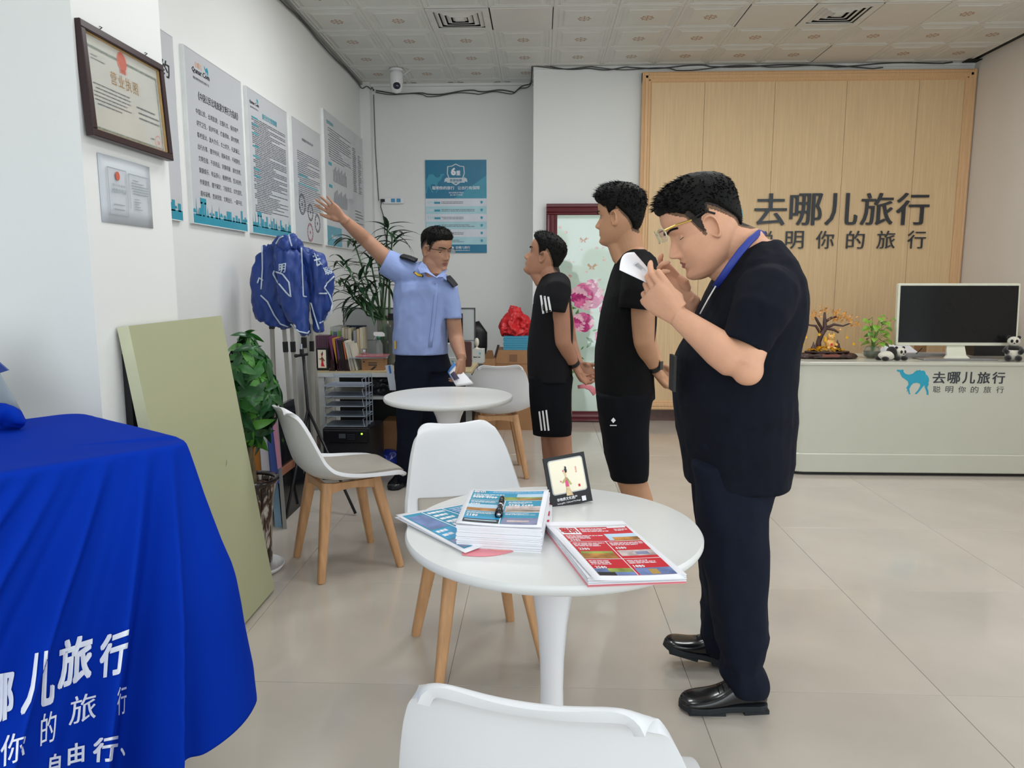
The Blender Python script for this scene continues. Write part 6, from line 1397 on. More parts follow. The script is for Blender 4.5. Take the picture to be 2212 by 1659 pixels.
MB().bb((-w2, -.015, b_.z - DKZ), (w2, .02, a.z - DKZ)).build('screen', M_pen, mo); MB().bb((-.03, .02, .01), (.03, .04, .25)).build('neck', M_pen, mo); MB().bb((-.12, -.06, 0), (.12, .12, .012)).build('base', M_pen, mo)
# books
def book(label, x, y, z, w_, d, h, col, lean=0., rz=0., grp='books on the office desk', pages=True, cat='book'):
    m_ = mat('cover_' + col, col, .5, var=.06); t = thing('book', label, cat, (x, y, z), group=grp); t.rotation_euler = (0, lean, rz)
    c = MB(); c.bb((-w_ / 2, 0, 0), (-w_ / 2 + .002, d, h)); c.bb((w_ / 2 - .002, 0, 0), (w_ / 2, d, h)); c.bb((-w_ / 2, -.002, 0), (w_ / 2, 0, h)); c.build('cover', m_, t)
    if pages: MB().bb((-w_ / 2 + .002, 0, .002), (w_ / 2 - .002, d - .003, h - .002)).build('pages', mat('book_pages', 'd2c9b2', .8), t)
    return t
for k in range(6):
    p = A(684.5 + k * 4.6, 752, y=5.16); book('small purple hardback, %s of six standing behind the black-framed picture' % ('first', 'second', 'third', 'fourth', 'fifth', 'last')[k], p.x, 5.16, DKZ, .0138, .10, .232, '5a3a4e', 0)
leanb = [(712, 727, '6b2c58', 728, .022, 'purple book leaning left beside the small purple ones'), (720, 726, 'c08a32', 731, .018, 'yellow book leaning between purple and black books'), (727, 735, '5f3468', 732, .014, 'thin violet book next to the yellow one'), (731, 741, '26211f', 735, .018, 'first black book in the leaning row'), (737, 747, '2a2426', 736, .018, 'second black book in the leaning row'), (741, 750, 'c4683c', 739, .014, 'orange book leaning between the black and white ones'), (745, 758, 'cfcabc', 737, .012, 'thin white booklet leaning right of the orange book'), (750, 764, 'bdb7a8', 740, .018, 'greyish paperback leaning against the carton'), (757, 771, 'c9c4b4', 745, .014, 'last cream paperback of the leaning row')]
for xt, xb, col, pt, w_, lb in leanb:
    b0, t0 = A(xb, 793, y=5.04), A(xt, pt, y=5.04); hh_ = math.hypot(t0.x - b0.x, t0.z - DKZ); ln_ = math.atan2(t0.x - b0.x, t0.z - DKZ); book(lb, b0.x, 5.04, DKZ + abs(math.sin(ln_)) * w_ / 2, w_, .15, hh_, col, ln_)
for xt, pt, w_, col, lb in ((741, 708, .020, 'c8bfa8', 'cream paperback at the left of the back row'), (748, 710, .020, 'b9ab98', 'beige paperback in the back row'), (755, 709, .022, 'cfc5a8', 'pale yellow paperback in the back row'), (766, 714, .020, '9aa0a8', 'grey book in the back row'), (773, 711, .020, 'cbb896', 'tan paperback in the back row'), (780, 708, .022, 'd2c9ae', 'rightmost pale paperback in the back row beside the vase')):
    p = A(xt, pt, y=5.26); book(lb, p.x, 5.26, DKZ, w_, .14, p.z - DKZ, col, 0.0)
p, q = A(713, 706, y=5.30), A(737, 706, y=5.30); bx = thing('binder', 'white and green box file standing in the back row left of the paperbacks', 'binder', ((p.x + q.x) / 2, 5.30, DKZ)); w2 = (q.x - p.x) / 2; h_ = p.z - DKZ
MB().bb((-w2, 0, 0), (w2, .24, h_)).build('box', mat('white_card', 'b9bcb8', .6), bx); m = MB(); m.mat(0).bb((-w2, -.001, 0), (-w2 * .62, 0, h_ - .03)); m.bb((w2 * .35, -.001, 0), (w2 * .9, 0, h_ - .03)); m.mat(1).bb((-w2 * .5, -.001, 0), (w2 * .25, 0, h_ - .035)); m.build('spine_print', [mat('lime_print', '7fae5a', .6), mat('slate_print', '5f748c', .6)], bx)
tag(MB().bb((0, 0, 0), (.20, .03, A(735, 703, y=5.45).z - DKZ)).build('dark_folder', mat('navy_folder', '24304a', .5), loc=(A(732, 703, y=5.45).x, 5.45, DKZ)), 'dark navy folder standing behind the paperbacks', 'folder')
# small black framed puppet picture
a, b_ = A(683, 752, y=5.03), A(709, 796, y=5.03); pf = thing('framed_picture', 'small black-framed picture of a red puppet figure on the office desk', 'picture', ((a.x + b_.x) / 2, 5.03, DKZ)); w2 = (b_.x - a.x); h_ = a.z - DKZ
MB().bb((-w2 / 2, 0, 0), (w2 / 2, .02, h_)).build('frame', M_blk, pf); MB().bb((-w2 / 2 + .010, -.002, .018), (w2 / 2 - .012, 0, h_ - .012)).build('picture', M_cream, pf)
m = MB(); fig(m, Matrix.Identity(4), h_ * .70, 0, .03, -.0025, None); m.build('puppet_figure', [pcol('dark_red', '9a3a30'), pcol('brown_p', '6a4a34'), P_red, P_blk], pf)
# bookends (scroll shape)
for xx in (716, 733, 748):
    p = A(xx, 796, y=4.99); m = MB(); m.prism([(-.022, 0), (.022, 0), (.018, .012), (.008, .02), (.010, .07), (0, .085), (-.010, .07), (-.008, .02), (-.018, .012)], 0, .012, axis='y')
    tag(m.build('small_easel', M_dwood, loc=(p.x, 5.003, DKZ)), 'small dark wooden scroll-footed easel, ' + {716: 'left one, beside the framed picture', 733: 'middle one in front of the black books', 748: 'right one below the orange book'}[xx], 'easel', 'small dark wooden easels')
# carton, plastic folders, tin, spray bottle
M_cart = mat('brown_cardboard', '9c7450', .8, var=.08, scale=6)
a, b_ = A(781, 774, y=5.04), A(829, 797, y=5.04); cb2 = thing('small_carton', 'small brown carton with black printed stripes on the office desk', 'box', ((a.x + b_.x) / 2, 5.04, DKZ)); w2 = (b_.x - a.x) / 2; h_ = a.z - DKZ
MB().bb((-w2, 0, 0), (w2, .12, h_)).build('box', M_cart, cb2); m = MB(); m.add([(x, -.001, z) for x, z in ((-.02, .005), (.0, .005), (.03, .03), (.01, .03))], [(0, 1, 2, 3)]); m.rect(-.03, .035, .03, .042, -.001); m.rect(-.03, .05, .03, .056, -.001); m.rect(-.065, .055, -.055, .065, -.001); m.build('print', P_ink, cb2)
for k, (lb, c_) in enumerate((('grey plastic folder on top of the small carton', '8f949c'), ('clear plastic sleeve with a red leaflet on top of the folder', 'b06a70'))):
    p = A(797 + k * 8, 770, y=5.10); tag(MB().box((0, 0, .004), (.26 - .05 * k, .17, .007), rz=.15 - .1 * k).build('plastic_folder', mat('pf_' + c_, c_, .2), loc=(p.x, 5.11, DKZ + h_ + .0 + k * .009)), lb, 'folder')
p = A(782, 760, y=5.10); tn = thing('tin_can', 'small brushed metal tin standing on the plastic folders', 'tin', (p.x, 5.16, DKZ + h_ + .018)); MB().lathe([(.019, 0), (.020, .002), (.020, .034), (.019, .036)], n=20).build('body', M_chr, tn, angle=40); MB().lathe([(.0205, .028), (.0205, .037), (.019, .038)], n=20).build('lid', M_chr, tn, angle=40)
M_clearp = mat('clear_plastic', 'dfe6e4', .1, trans=.8, alpha=.6, ior=1.2); M_grp = mat('green_plastic', '1f6a4c', .4)
p = A(816, 760, y=5.2); sb = thing('spray_bottle', 'clear spray bottle with a white trigger head and green collar', 'bottle', (p.x, 5.24, DKZ)); hz2 = A(816, 717, y=5.24).z - DKZ
MB().lathe([(.026, 0), (.028, .006), (.028, hz2 - .09), (.012, hz2 - .055), (.012, hz2 - .045)], n=20).build('bottle', M_clearp, sb, smooth=True); MB().lathe([(.014, hz2 - .055), (.014, hz2 - .03)], n=16).build('collar', M_grp, sb, smooth=True)
m = MB(); m.prism([(-.035, hz2 - .012), (-.03, hz2 - .026), (-.012, hz2 - .03), (.02, hz2 - .032), (.045, hz2 - .03), (.042, hz2 - .012), (.025, hz2), (-.03, hz2)], -.010, .010, axis='y'); m.tube([(-.02, 0, hz2 - .028), (-.026, 0, hz2 - .045), (-.036, 0, hz2 - .055)], .003, 6); m.build('trigger_head', M_tabp, sb)
tag(MB().bb((0, 0, 0), (.05, .012, .36)).build('cardboard_sheet', M_cart, loc=(A(828, 700, y=5.42).x, 5.42, DKZ)), 'brown cardboard sheet standing behind the glass vase', 'cardboard')
# lucky bamboo in a glass vase
vx = A(805, 760, y=5.25).x; M_vgl = mat('vase_glass', 'cfd8d2', .04, trans=.9, ior=1.3, alpha=.45); M_dlf = mat('dracaena_leaf', '1d3b22', .35, var=.35, scale=8); M_dlf2 = mat('dracaena_leaf_mid', '2c5230', .35, var=.3, scale=8); M_water = mat('dark_vase_water', '2a2c22', .05, alpha=.55, trans=.3)
lb = thing('bamboo_plant', 'dark green lucky bamboo with long arching leaves in a tall glass vase', 'plant', (vx + .08, 5.36, DKZ)); vz = A(805, 691, y=5.36).z - DKZ
MB().lathe([(.050, 0), (.055, .01), (.060, vz * .6), (.074, vz), (.070, vz), (.056, vz * .6), (.050, .015)], n=28, cap=False).build('vase', M_vgl, lb, smooth=True); MB().lathe([(.048, .01), (.053, vz * .55), (0.001, vz * .55)], n=20).build('water', M_water, lb, smooth=True)
dls = [leaf_mesh(.26, .0185, d, .35, [mm], n=8, seed=q, tipw=.75) for q, (d, mm) in enumerate(((.5, M_dlf), (1.0, M_dlf), (1.5, M_dlf2), (1.9, M_dlf)))]
rr = random.Random(5)
ros = [(742, 560, 5.3), (762, 515, 5.4), (838, 480, 5.45), (848, 505, 5.4), (735, 600, 5.35), (775, 590, 5.25), (800, 560, 5.4), (820, 600, 5.3), (770, 640, 5.35), (838, 590, 5.35), (790, 650, 5.3), (812, 530, 5.45), (755, 620, 5.25)]
for kx, (px, py, dd) in enumerate(ros):
    tip = A(px, py, y=dd) - lb.location; b0 = Vector((rr.uniform(-.03, .03), rr.uniform(-.03, .03), .04)); mid = b0.lerp(tip, .5) + Vector(((-.02 if tip.x > b0.x else .02), 0, .02)); neck = Vector((b0.x * 1.5, b0.y, vz)); MB().tube([b0, neck, mid.lerp(tip, .35) , tip], [.009, .009, .007, .005], 7).build('cane', M_stem if False else mat('cane_green', '35552f', .5), lb, smooth=True)
    for q in range(11):
        a = q * 2.4 + rr.random(); el = rr.uniform(-.15, 1.1); d = Vector((math.cos(a), math.sin(a) * .8, el)).normalized(); zax = (Vector((0, 0, 1)) - d * d.z).normalized(); xax = d.cross(zax); c = tip - Vector((0, 0, rr.uniform(0, .10)))
        o = link('leaf', dls[rr.choice((0, 1, 1, 2, 2, 3))], lb); o.matrix_local = Matrix(((xax.x, d.x, zax.x, c.x), (xax.y, d.y, zax.y, c.y), (xax.z, d.z, zax.z, c.z), (0, 0, 0, 1))) @ Matrix.Scale(rr.uniform(.6, 1.0), 4)
# printer, trays
a, b_ = A(697, 924, y=4.76), A(799, 924, y=4.76)
pr_ = thing('printer', 'black multifunction printer with a green light under the stacked wire trays', 'printer', ((a.x + b_.x) / 2, 4.76, 0)); w2 = (b_.x - a.x) / 2; h_ = a.z
M_prt = mat('printer_black', '1b1a20', .35)
m = MB(); m.T = Matrix.Identity(4); m.prism([(-w2, 0), (w2, 0), (w2 + .03, .16), (w2 + .03, .28), (-w2, .28)], .03, h_, bev=.008); m.build('body', M_prt, pr_, angle=40)
MB().prism([(-w2 + .01, -.02), (w2 - .01, -.02), (w2 - .01, .02), (-w2 + .01, .02)], h_ - .10, h_ - .012, bev=.006).build('control_panel', mat('panel_black', '121218', .25), pr_)
MB().bb((-.045, -.0235, h_ - .065), (.0, -.020, h_ - .035)).build('display', mat('lcd_grey', '4a4e54', .2), pr_)
MB().bb((w2 - .055, -.024, h_ - .040), (w2 - .045, -.020, h_ - .030)).build('status_light', mat('green_light', '8fe030', .3, emit=('9cf040', 3)), pr_)
m = MB()
for k in range(3):
    for q in range(4): m.bb((.012 + q * .013, -.0232, h_ - .045 - k * .014), (.019 + q * .013, -.020, h_ - .039 - k * .014))
m.build('keypad', mat('key_grey', '3a3c44', .4), pr_, kind='stuff')
MB().bb((-w2 + .02, -.012, .09), (w2 - .02, .0, .17)).build('paper_drawer', mat('drawer_black', '15151a', .3), pr_)
MB().bb((-w2 - .01, -.01, 0), (w2 + .03, .27, .032)).build('foot_stand', M_blk, pr_)
M_wire = mat('light_blue_wire', 'a9b3c2', .35, metal=.2)
tr = thing('wire_trays', 'five tier grey-blue wire mesh letter tray stack standing on the printer', 'letter tray', ((A(701, 922, y=4.78).x + A(790, 922, y=4.78).x) / 2, 4.78, h_)); tw = (A(790, 922, y=4.78).x - A(701, 922, y=4.78).x) / 2; th = (A(745, 815, y=4.78).z - h_) / 5
M_mesh = mat('tray_mesh', '8d99aa', .5, metal=.2, alpha=.85)
for k in range(5):
    z = .006 + k * th; t_ = MB(); td_ = .20; t_.tube([(-tw, 0, z), (tw, 0, z), (tw, td_, z), (-tw, td_, z), (-tw, 0, z)], .0028, 5)
    t_.tube([(-tw + .008, 0, z), (-tw + .018, .004, z + th * .72), (-tw + .05, td_, z + th * .75)], .0022, 5); t_.tube([(tw - .008, 0, z), (tw - .018, .004, z + th * .72), (tw, td_, z + th * .75)], .0022, 5); t_.tube([(-tw + .03, td_, z + th * .75), (tw, td_, z + th * .75)], .0022, 5)
    o = t_.build('tray', M_wire, tr); m = MB(); m.bb((-tw + .003, .003, z - .001), (tw - .003, td_ - .003, z + .001)); m.build('mesh_floor', M_mesh, o)
m = MB()
for x, y in ((tw + .004, td_ * .55), (tw + .004, td_), (tw + .004, .02), (-tw + .02, td_)): m.tube([(x, y, 0), (x, y, th * 5)], .0028, 5)
m.tube([(-tw + .01, .01, th * 5), (tw, .01, th * 5)], .0026, 5); m.tube([(-tw + .01, td_, th * 5), (tw, td_, th * 5)], .0026, 5)
m.build('side_posts', M_wire, tr)
# under the desk
bagm = MB(); bagm.ball((0, 0, .07), (.10, .08, .075), 14, 10); bagm.ball((.06, -.02, .05), (.06, .06, .05), 12, 8); me = remesh(bagm, .01, 2); fold(me, .03, 14, 14, 14, 2); mset(me, [mat('black_bag_plastic', '1a1b1f', .3)]); bg = link('black_bag', me); bg.location = (A(822, 843, y=5.1).x, 5.12, .522); tag(bg, 'crumpled black plastic bag on the lower shelf of the office desk', 'bag')
fb_ = thing('leaflet_holder', 'white booklet with a blue strap hanging at the desk edge beside the blue-shirted man', 'booklet', (A(842, 843, y=4.96).x, 4.96, A(842, 843, y=4.96).z))
P = [A(832, 790, y=4.97), A(847, 788, y=4.97), A(856, 843, y=4.95), A(842, 843, y=4.95)]; m = MB(); m.loft([[p - fb_.location for p in P], [p - fb_.location + Vector((0, .012, 0)) for p in P]]); m.build('cover', mat('pale_booklet', 'b9bfcc', .5), fb_)
P = [A(839, 790, y=4.967), A(843, 789, y=4.967), A(846, 806, y=4.965), A(842, 807, y=4.965)]; m = MB(); m.loft([[p - fb_.location for p in P], [p - fb_.location + Vector((0, -.003, 0)) for p in P]]); m.build('strap', P_blue, fb_)
bm2 = MB(); bm2.ball((0, 0, .06), (.10, .09, .06), 14, 10); me = remesh(bm2, .01, 2); fold(me, .03, 12, 12, 12, 6); mset(me, [mat('blue_plastic_bag', '1c2f8c', .25)]); bg = link('blue_bag', me); bg.location = (A(838, 1000, y=5.12).x, 5.12, .0); tag(bg, 'shiny blue plastic bag on the floor behind the pointing man', 'bag')
m = MB(); m.bb((0, 0, 0), (.30, .2, .3)); tag(m.build('floor_carton', M_cart, loc=(A(824, 960, y=5.2).x, 5.28, 0)), 'brown carton on the floor under the office desk right of the printer', 'box')
# right part of the desk: boxes
def logobox(label, x0, x1, y0_, y1_, d, zb, dp=.12, txt=True):
    a, b_ = A(x0, y0_, y=d), A(x1, y1_, y=d); t = thing('white_box', label, 'box', ((a.x + b_.x) / 2, d, zb), group='white cardboard boxes on the office desk'); w_ = (b_.x - a.x) / 2; h = a.z - zb if zb == DKZ else a.z - b_.z
    MB().bb((-w_, 0, 0), (w_, dp, h)).build('box', mat('white_card', 'b9bcb8', .6), t)
    if txt: m = MB(); textfit(m, 'Qunar.Com', -w_ * .8, w_ * .4, h * .35, h * .16, y=-.001, res=1, bold=.03); m.build('box_text', P_ink, t); m = MB(); camel(m, w_ * .1, h * .55, w_ * .4, h * .25, -.001); m.build('camel_logo', P_tlt, t)
    return h
logobox('white box with camel logo at the back right corner of the office desk', 1020, 1045, 755, 782, 5.55, DKZ)
h1 = logobox('lower white box with camel logo, beside the lowered hand of the blue-shirted man', 958, 988, 773, 795, 5.08, DKZ, .14)
logobox('plain white box stacked on another box beside the lowered arm', 960, 990, 744, 773, 5.10, DKZ + h1, .12, False)
a, b_ = A(1001, 737, y=5.3), A(1019, 790, y=5.3); m = MB(); w_ = b_.x - a.x; h_ = a.z - DKZ; m.prism(rrect(w_, h_, .016, cy=h_ / 2), -.02, .02, bev=.004, axis='y'); tag(m.build('leather_case', mat('brown_leather', '4a2c2a', .5, bump=.1), loc=((a.x + b_.x) / 2, 5.3, DKZ), smooth=False), 'dark brown leather case standing on the office desk right of the arm', 'case')
a = A(1030, 754, y=5.6); m = MB(); m.lathe([(.03, 0), (.032, .004), (.008, .012), (.007, .02)], n=16); m.ball((0, 0, .052), (.018, .018, .034), 12, 10); tag(m.build('table_tennis_bat', mat('cream_plastic', 'c9c4b6', .4), loc=(a.x, 5.60, a.z), smooth=True), 'small cream paddle-shaped object on top of the white logo box', 'paddle')
cr = thing('office_chair', 'black office chair whose curved headrest shows behind the desk screen', 'chair', (A(1030, 720, y=6.75).x - .02, 7.05, 0)); m = MB(); m.tube([(-.03, 0, .55), (-.02, 0, .70), (.0, 0, .82), (-.03, 0, .92)], [(.04, .10), (.045, .115), (.04, .095), (.03, .05)], 16, up=(0, 1, 0)); m.build('backrest', M_tri, cr, smooth=True)
MB().lathe([(.02, .06), (.02, .42)], n=12).build('gas_lift', M_tri, cr, smooth=True); MB().prism(rrect(.30, .40, .06), .42, .50, bev=.01).build('seat', M_tri, cr); m = MB(); [m.tube([(0, 0, .09), (.26 * math.cos(a_), .26 * math.sin(a_), .05)], .016, 6) for a_ in [2 * PI * k / 5 for k in range(5)]]; [m.ball((.26 * math.cos(a_), .26 * math.sin(a_), .03), .03, 8, 6) for a_ in [2 * PI * k / 5 for k in range(5)]]; m.build('wheel_base', M_tri, cr, kind='stuff')
# cartons, folders, red bag
a, b_ = A(1073, 757, y=6.45), A(1142, 757, y=6.45); zt_ = a.z
for k, (z0_, z1_) in enumerate(((0, zt_ / 2), (zt_ / 2, zt_))):
    t = thing('carton', ('lower' if k == 0 else 'upper') + ' brown carton in the pile under the red bag', 'box', ((a.x + b_.x) / 2 + .02, 6.45, z0_), group='brown cartons'); MB().bb((-.17, 0, 0), (.17, .35, z1_ - z0_)).build('box', M_cart, t); m = MB(); m.bb((-.171, -.0015, (z1_ - z0_) * .66), (.171, 0, (z1_ - z0_) * .675)); m.bb((-.05, -.0015, (z1_ - z0_) * .72), (.02, 0, (z1_ - z0_) * .9)); m.build('tape', mat('brown_tape', '7c5a40', .3), t)
t = thing('open_carton', 'small open carton with a raised flap left of the carton pile', 'box', (A(1056, 778, y=6.2).x, 6.2, 0)); MB().bb((-.05, 0, 0), (.05, .2, A(1056, 775, y=6.2).z)).build('box', M_cart, t); zz = A(1056, 775, y=6.2).z; m = MB(); m.add([(-.05, 0, zz), (.05, 0, zz), (.03, .02, zz + .07), (-.01, .02, zz + .07)], [(0, 1, 2, 3), (3, 2, 1, 0)]); m.build('flap', M_cart, t)
m = MB(); p0, p1 = A(1069, 774, y=6.3), A(1077, 745, y=6.3); m.tube([p0 - p0, p1 - p0], [(.014, .01)] * 2, 4); tag(m.build('dark_brush', M_dwood, loc=p0), 'short dark brown wooden stick leaning between the open carton and the carton pile', 'stick')
za = zt_
for k in range(6):
    hgt = (A(1100, 726, y=6.5).z - zt_) / 6; tag(MB().bb((-.11, 0, 0), (.13, .26, hgt * .93)).build('ring_folder', mat('teal_folder', '3f8fae', .45, var=.05), loc=((A(1114, 740, y=6.5).x) + (k % 2) * .004, 6.5, zt_ + k * hgt)), 'thin teal folder, %s in the pile under the red bag' % ('lowest', 'second from below', 'third from below', 'fourth from below', 'fifth from below', 'topmost')[k], 'folder', 'teal folders')
zb_ = A(1100, 726, y=6.55).z; cx_ = A(1114, 700, y=6.6).x; rb_ = thing('plastic_bag', 'translucent red plastic carrier bag on top of the teal folders', 'bag', (cx_, 6.62, zb_)); m = MB(); m.loft([ring((0, 0, z), a_, b2, p=2.2) for z, a_, b2 in ((.0, .09, .07), (.02, .135, .1), (.07, .140, .11), (.13, .115, .09), (.18, .08, .06), (.22, .045, .03), (.245, .02, .015))]); me = remesh(m, .008, 2); fold(me, .055, 9, 9, 7, 3.3); fold(me, .018, 30, 30, 18, 8)
M_redb = mat('red_thin_plastic', 'd22a30', .3, alpha=.93, sss=.2); mset(me, [M_redb]); link('bag', me, rb_); m = MB(); m.tube([(-.03, 0, .20), (-.055, 0, .235), (-.045, 0, .262), (-.015, 0, .258), (-.005, 0, .22)], [(.003, .010)] * 5, 8); m.build('handle', M_redb, rb_, smooth=True)
# ------------------------------------------------------------------ peony glass picture leaning on the back wall
M_red = mat('dark_red_lacquer', '5e2129', .28, var=.15, stretch=(4, 4, 20), coat=.3)
fw, fh = .80, 2.005
fp_ = thing('framed_glass_picture', 'tall dark red framed glass picture of pink peonies standing against the back wall', 'picture', (.06 + fw / 2, 6.885, 0)); fp_.rotation_euler = (math.radians(-1.2), 0, 0)
for a, b_, c_, d_, ax in ((-fw / 2, 0, fw / 2, .10, 0), (-fw / 2, fh - .10, fw / 2, fh, 0), (-fw / 2, .10, -fw / 2 + .10, fh - .10, 1), (fw / 2 - .10, .10, fw / 2, fh - .10, 1)):
    f = MB(); prof = [(.0, .0), (.0, -.035), (.012, -.050), (.028, -.050), (.036, -.036), (.052, -.042), (.070, -.034), (.080, -.022), (.092, -.026), (.10, -.018), (.10, 0)]
    if ax == 0:
        s_ = 1 if a == -fw / 2 and b_ == 0 else -1; z0_ = b_ if b_ == 0 else d_; q = [[(x, y, (z0_ + p * (1 if b_ == 0 else -1))) for p, y in prof] for x in (a, c_)]
    else: q = [[((a + p) if a < 0 else (c_ - p), y, z) for p, y in prof] for z in (b_, d_)]
    f.loft(q); me = f.me('r', mats=[M_red]); bm_ = bmesh.new(); bm_.from_mesh(me); bmesh.ops.recalc_face_normals(bm_, faces=bm_.faces); bm_.to_mesh(me); bm_.free(); link('frame_rail', me, fp_)
M_mint = mat('mint_backing', 'b9cdbf', .03, var=.06, scale=2, spec=.9, coat=1.0)
gl = MB().bb((-fw / 2 + .09, -.016, .09), (fw / 2 - .09, -.010, fh - .09)).build('glass_panel', M_mint, fp_)
def gm(n, c, v=.15): return mat('glassprint_' + n, c, .05, var=v, scale=40, coat=1.0, spec=.8)
G_pk, G_pk2, G_pl, G_gr, G_br, G_sp = gm('pink', 'd6699a', .3), gm('magenta', 'b83a78', .3), gm('pale_pink', 'e6b4c4'), gm('green', '5d8a56', .3), gm('brown', 'a5713c', .2), gm('sprig', 'c9a9a0', .2)
rr = random.Random(9)
def peony(cx, cz, r, s):
    m = MB()
    for ringk, (q, n_) in enumerate(((1., 9), (.78, 8), (.55, 7), (.3, 5))):
        for k in range(n_):
            a = 2 * PI * k / n_ + ringk * .4 + s; pr = r * q * .48; px_, pz_ = cx + r * q * .62 * math.cos(a), cz + r * q * .55 * math.sin(a); m.mat((ringk + k) % 3)
            m.add([(px_ + pr * math.cos(b) * (1 + .12 * math.cos(5 * b)), -.0165 - .0003 * ringk - .00002 * k, pz_ + pr * .8 * math.sin(b)) for b in [2 * PI * i / 12 for i in range(12)]], [tuple(range(12))])
    m.build('peony_print', [G_pk, G_pl, G_pk2], gl)
for x, z, r in ((-.02, 1.17, .14), (-.06, .93, .10), (-.22, .93, .06), (-.27, 1.13, .07), (.2, 1.05, .1), (-.24, .72, .05), (.15, .8, .09), (.02, 1.28, .05)): peony(x, z, r, x * 9)
m = MB()
for k in range(34):
    x, z, a = rr.uniform(-.28, .28), rr.uniform(.45, 1.1), rr.uniform(0, 6.3); L_ = rr.uniform(.04, .09); m.add([(x + math.cos(a + d) * L_ * q, -.0162, z + math.sin(a + d) * L_ * q) for q, d in ((0, 0), (.5, .4), (1, 0), (.5, -.4))], [(0, 1, 2, 3)])
m.build('leaf_print', G_gr, gl)
m = MB()
for k in range(60):
    x, z = rr.uniform(-.29, .29), rr.uniform(1.0, 1.8); s_ = rr.uniform(.006, .018); m.add([(x + s_ * math.cos(b), -.0161, z + s_ * .8 * math.sin(b)) for b in [2 * PI * i / 7 for i in range(7)]], [tuple(range(7))])
m.build('blossom_print', G_sp, gl, kind='stuff')
for x, z, s_ in ((-.06, 1.68, .03), (.02, 1.44, .035), (.06, 1.22, .03)):
    m = MB(); [m.add([(x + s_ * (u * sx), -.0164, z + s_ * v) for u, v in ((0, 0), (.9, .9), (1.2, .3), (.5, -.2), (.8, -.8), (.2, -.6))], [tuple(range(6))]) for sx in (-1, 1)]; m.build('butterfly_print', G_br, gl)
# ------------------------------------------------------------------ security camera, power strip
sc_ = thing('security_camera', 'small white dome security camera hanging from the ceiling at the back left', 'camera', (-1.30, 6.96, ZC - .008)); MB().lathe([(.062, 0), (.062, -.012), (.055, -.02)][::-1], n=28).build('mount', M_tabp, sc_, smooth=True)
m = MB(); m.lathe([(.010, -.21), (.040, -.20), (.054, -.16), (.060, -.10), (.060, -.05), (.055, -.02)], n=28); m.build('housing', M_tabp, sc_, smooth=True)
MB().ball((.008, -.032, -.152), (.036, .034, .036), 20, 14).build('lens', mat('camera_lens', '0c0e2c', .05, coat=1.), sc_, smooth=True)
MB().tube([(.055, 0, -.06), (.10, .0, -.03), (.14, 0, 0)], .003, 6).build('lead', M_tabp, sc_, smooth=True)
ps = thing('power_strip', 'white power strip with two blue covered sockets on the back wall left of the poster', 'socket', (-1.45, YR, 2.10)); m = MB(); m.prism([(p[0], p[1]) for p in rrect(.21, .062, .012)], -.028, 0, bev=.004, axis='y'); m.build('body', M_tabp, ps)
for k, x in enumerate((-.065, -.004, .052)): MB().bb((x - .020, -.031, -.018), (x + .020, -.027, .018)).build('socket', M_tabp if k == 0 else mat('socket_blue', '4f93bd', .4), ps)
m = MB(); m.bb((-.125, -.045, -.014), (-.085, -.012, .012)); m.build('plug', M_strap, ps); MB().tube([(-.12, -.03, -.01), (-.128, -.03, -.06), (-.10, -.025, -.16), (-.095, -.02, -.30), (-.06, -.02, -.5), (.1, -.02, -.62)], .005, 6).build('cord', M_cable, ps, smooth=True)
# ------------------------------------------------------------------ things on the reception desk
def dpt(px, py, y=5.2): return A(px, py, y=y)
RZ = .776
M_bz = mat('monitor_white_bezel', 'd3d2c0', .35); M_scr = mat('black_screen', '141416', .18, spec=.3)
a, b_ = dpt(1943, 612), dpt(2195, 747); rm = thing('monitor', 'large white-framed monitor with a dark screen on the reception desk', 'monitor', ((a.x + b_.x) / 2, 5.2, RZ)); w2, z0_, z1_ = (b_.x - a.x) / 2, b_.z - RZ, a.z - RZ
R_ = Matrix.Translation((0, 0, z0_)) @ Matrix.Rotation(math.radians(-3), 4, 'X') @ Matrix.Translation((0, 0, -z0_))
m = MB(); m.T = R_; m.prism(rrect(2 * w2, z1_ - z0_, .010, cy=(z0_ + z1_) / 2), -.012, .022, bev=.003, axis='y'); m.build('bezel', M_bz, rm)
m = MB(); m.T = R_; m.bb((-w2 + .014, -.0145, z0_ + .022), (w2 - .014, -.012, z1_ - .016)); m.build('screen', M_scr, rm)
m = MB(); m.loft([[(x, y, z) for x, y in ((-s, -.006 + o), (s, -.006 + o), (s, .012 + o), (-s, .012 + o))] for z, s, o in ((.012, .085, -.03), (.03, .065, -.02), (z0_ + .08, .055, .03))]); m.build('neck', M_bz, rm); MB().prism(rrect(.50, .17, .01), 0, .012, bev=.003).build('base', mat('silver_base', '8e8e90', .3, metal=.4), rm)
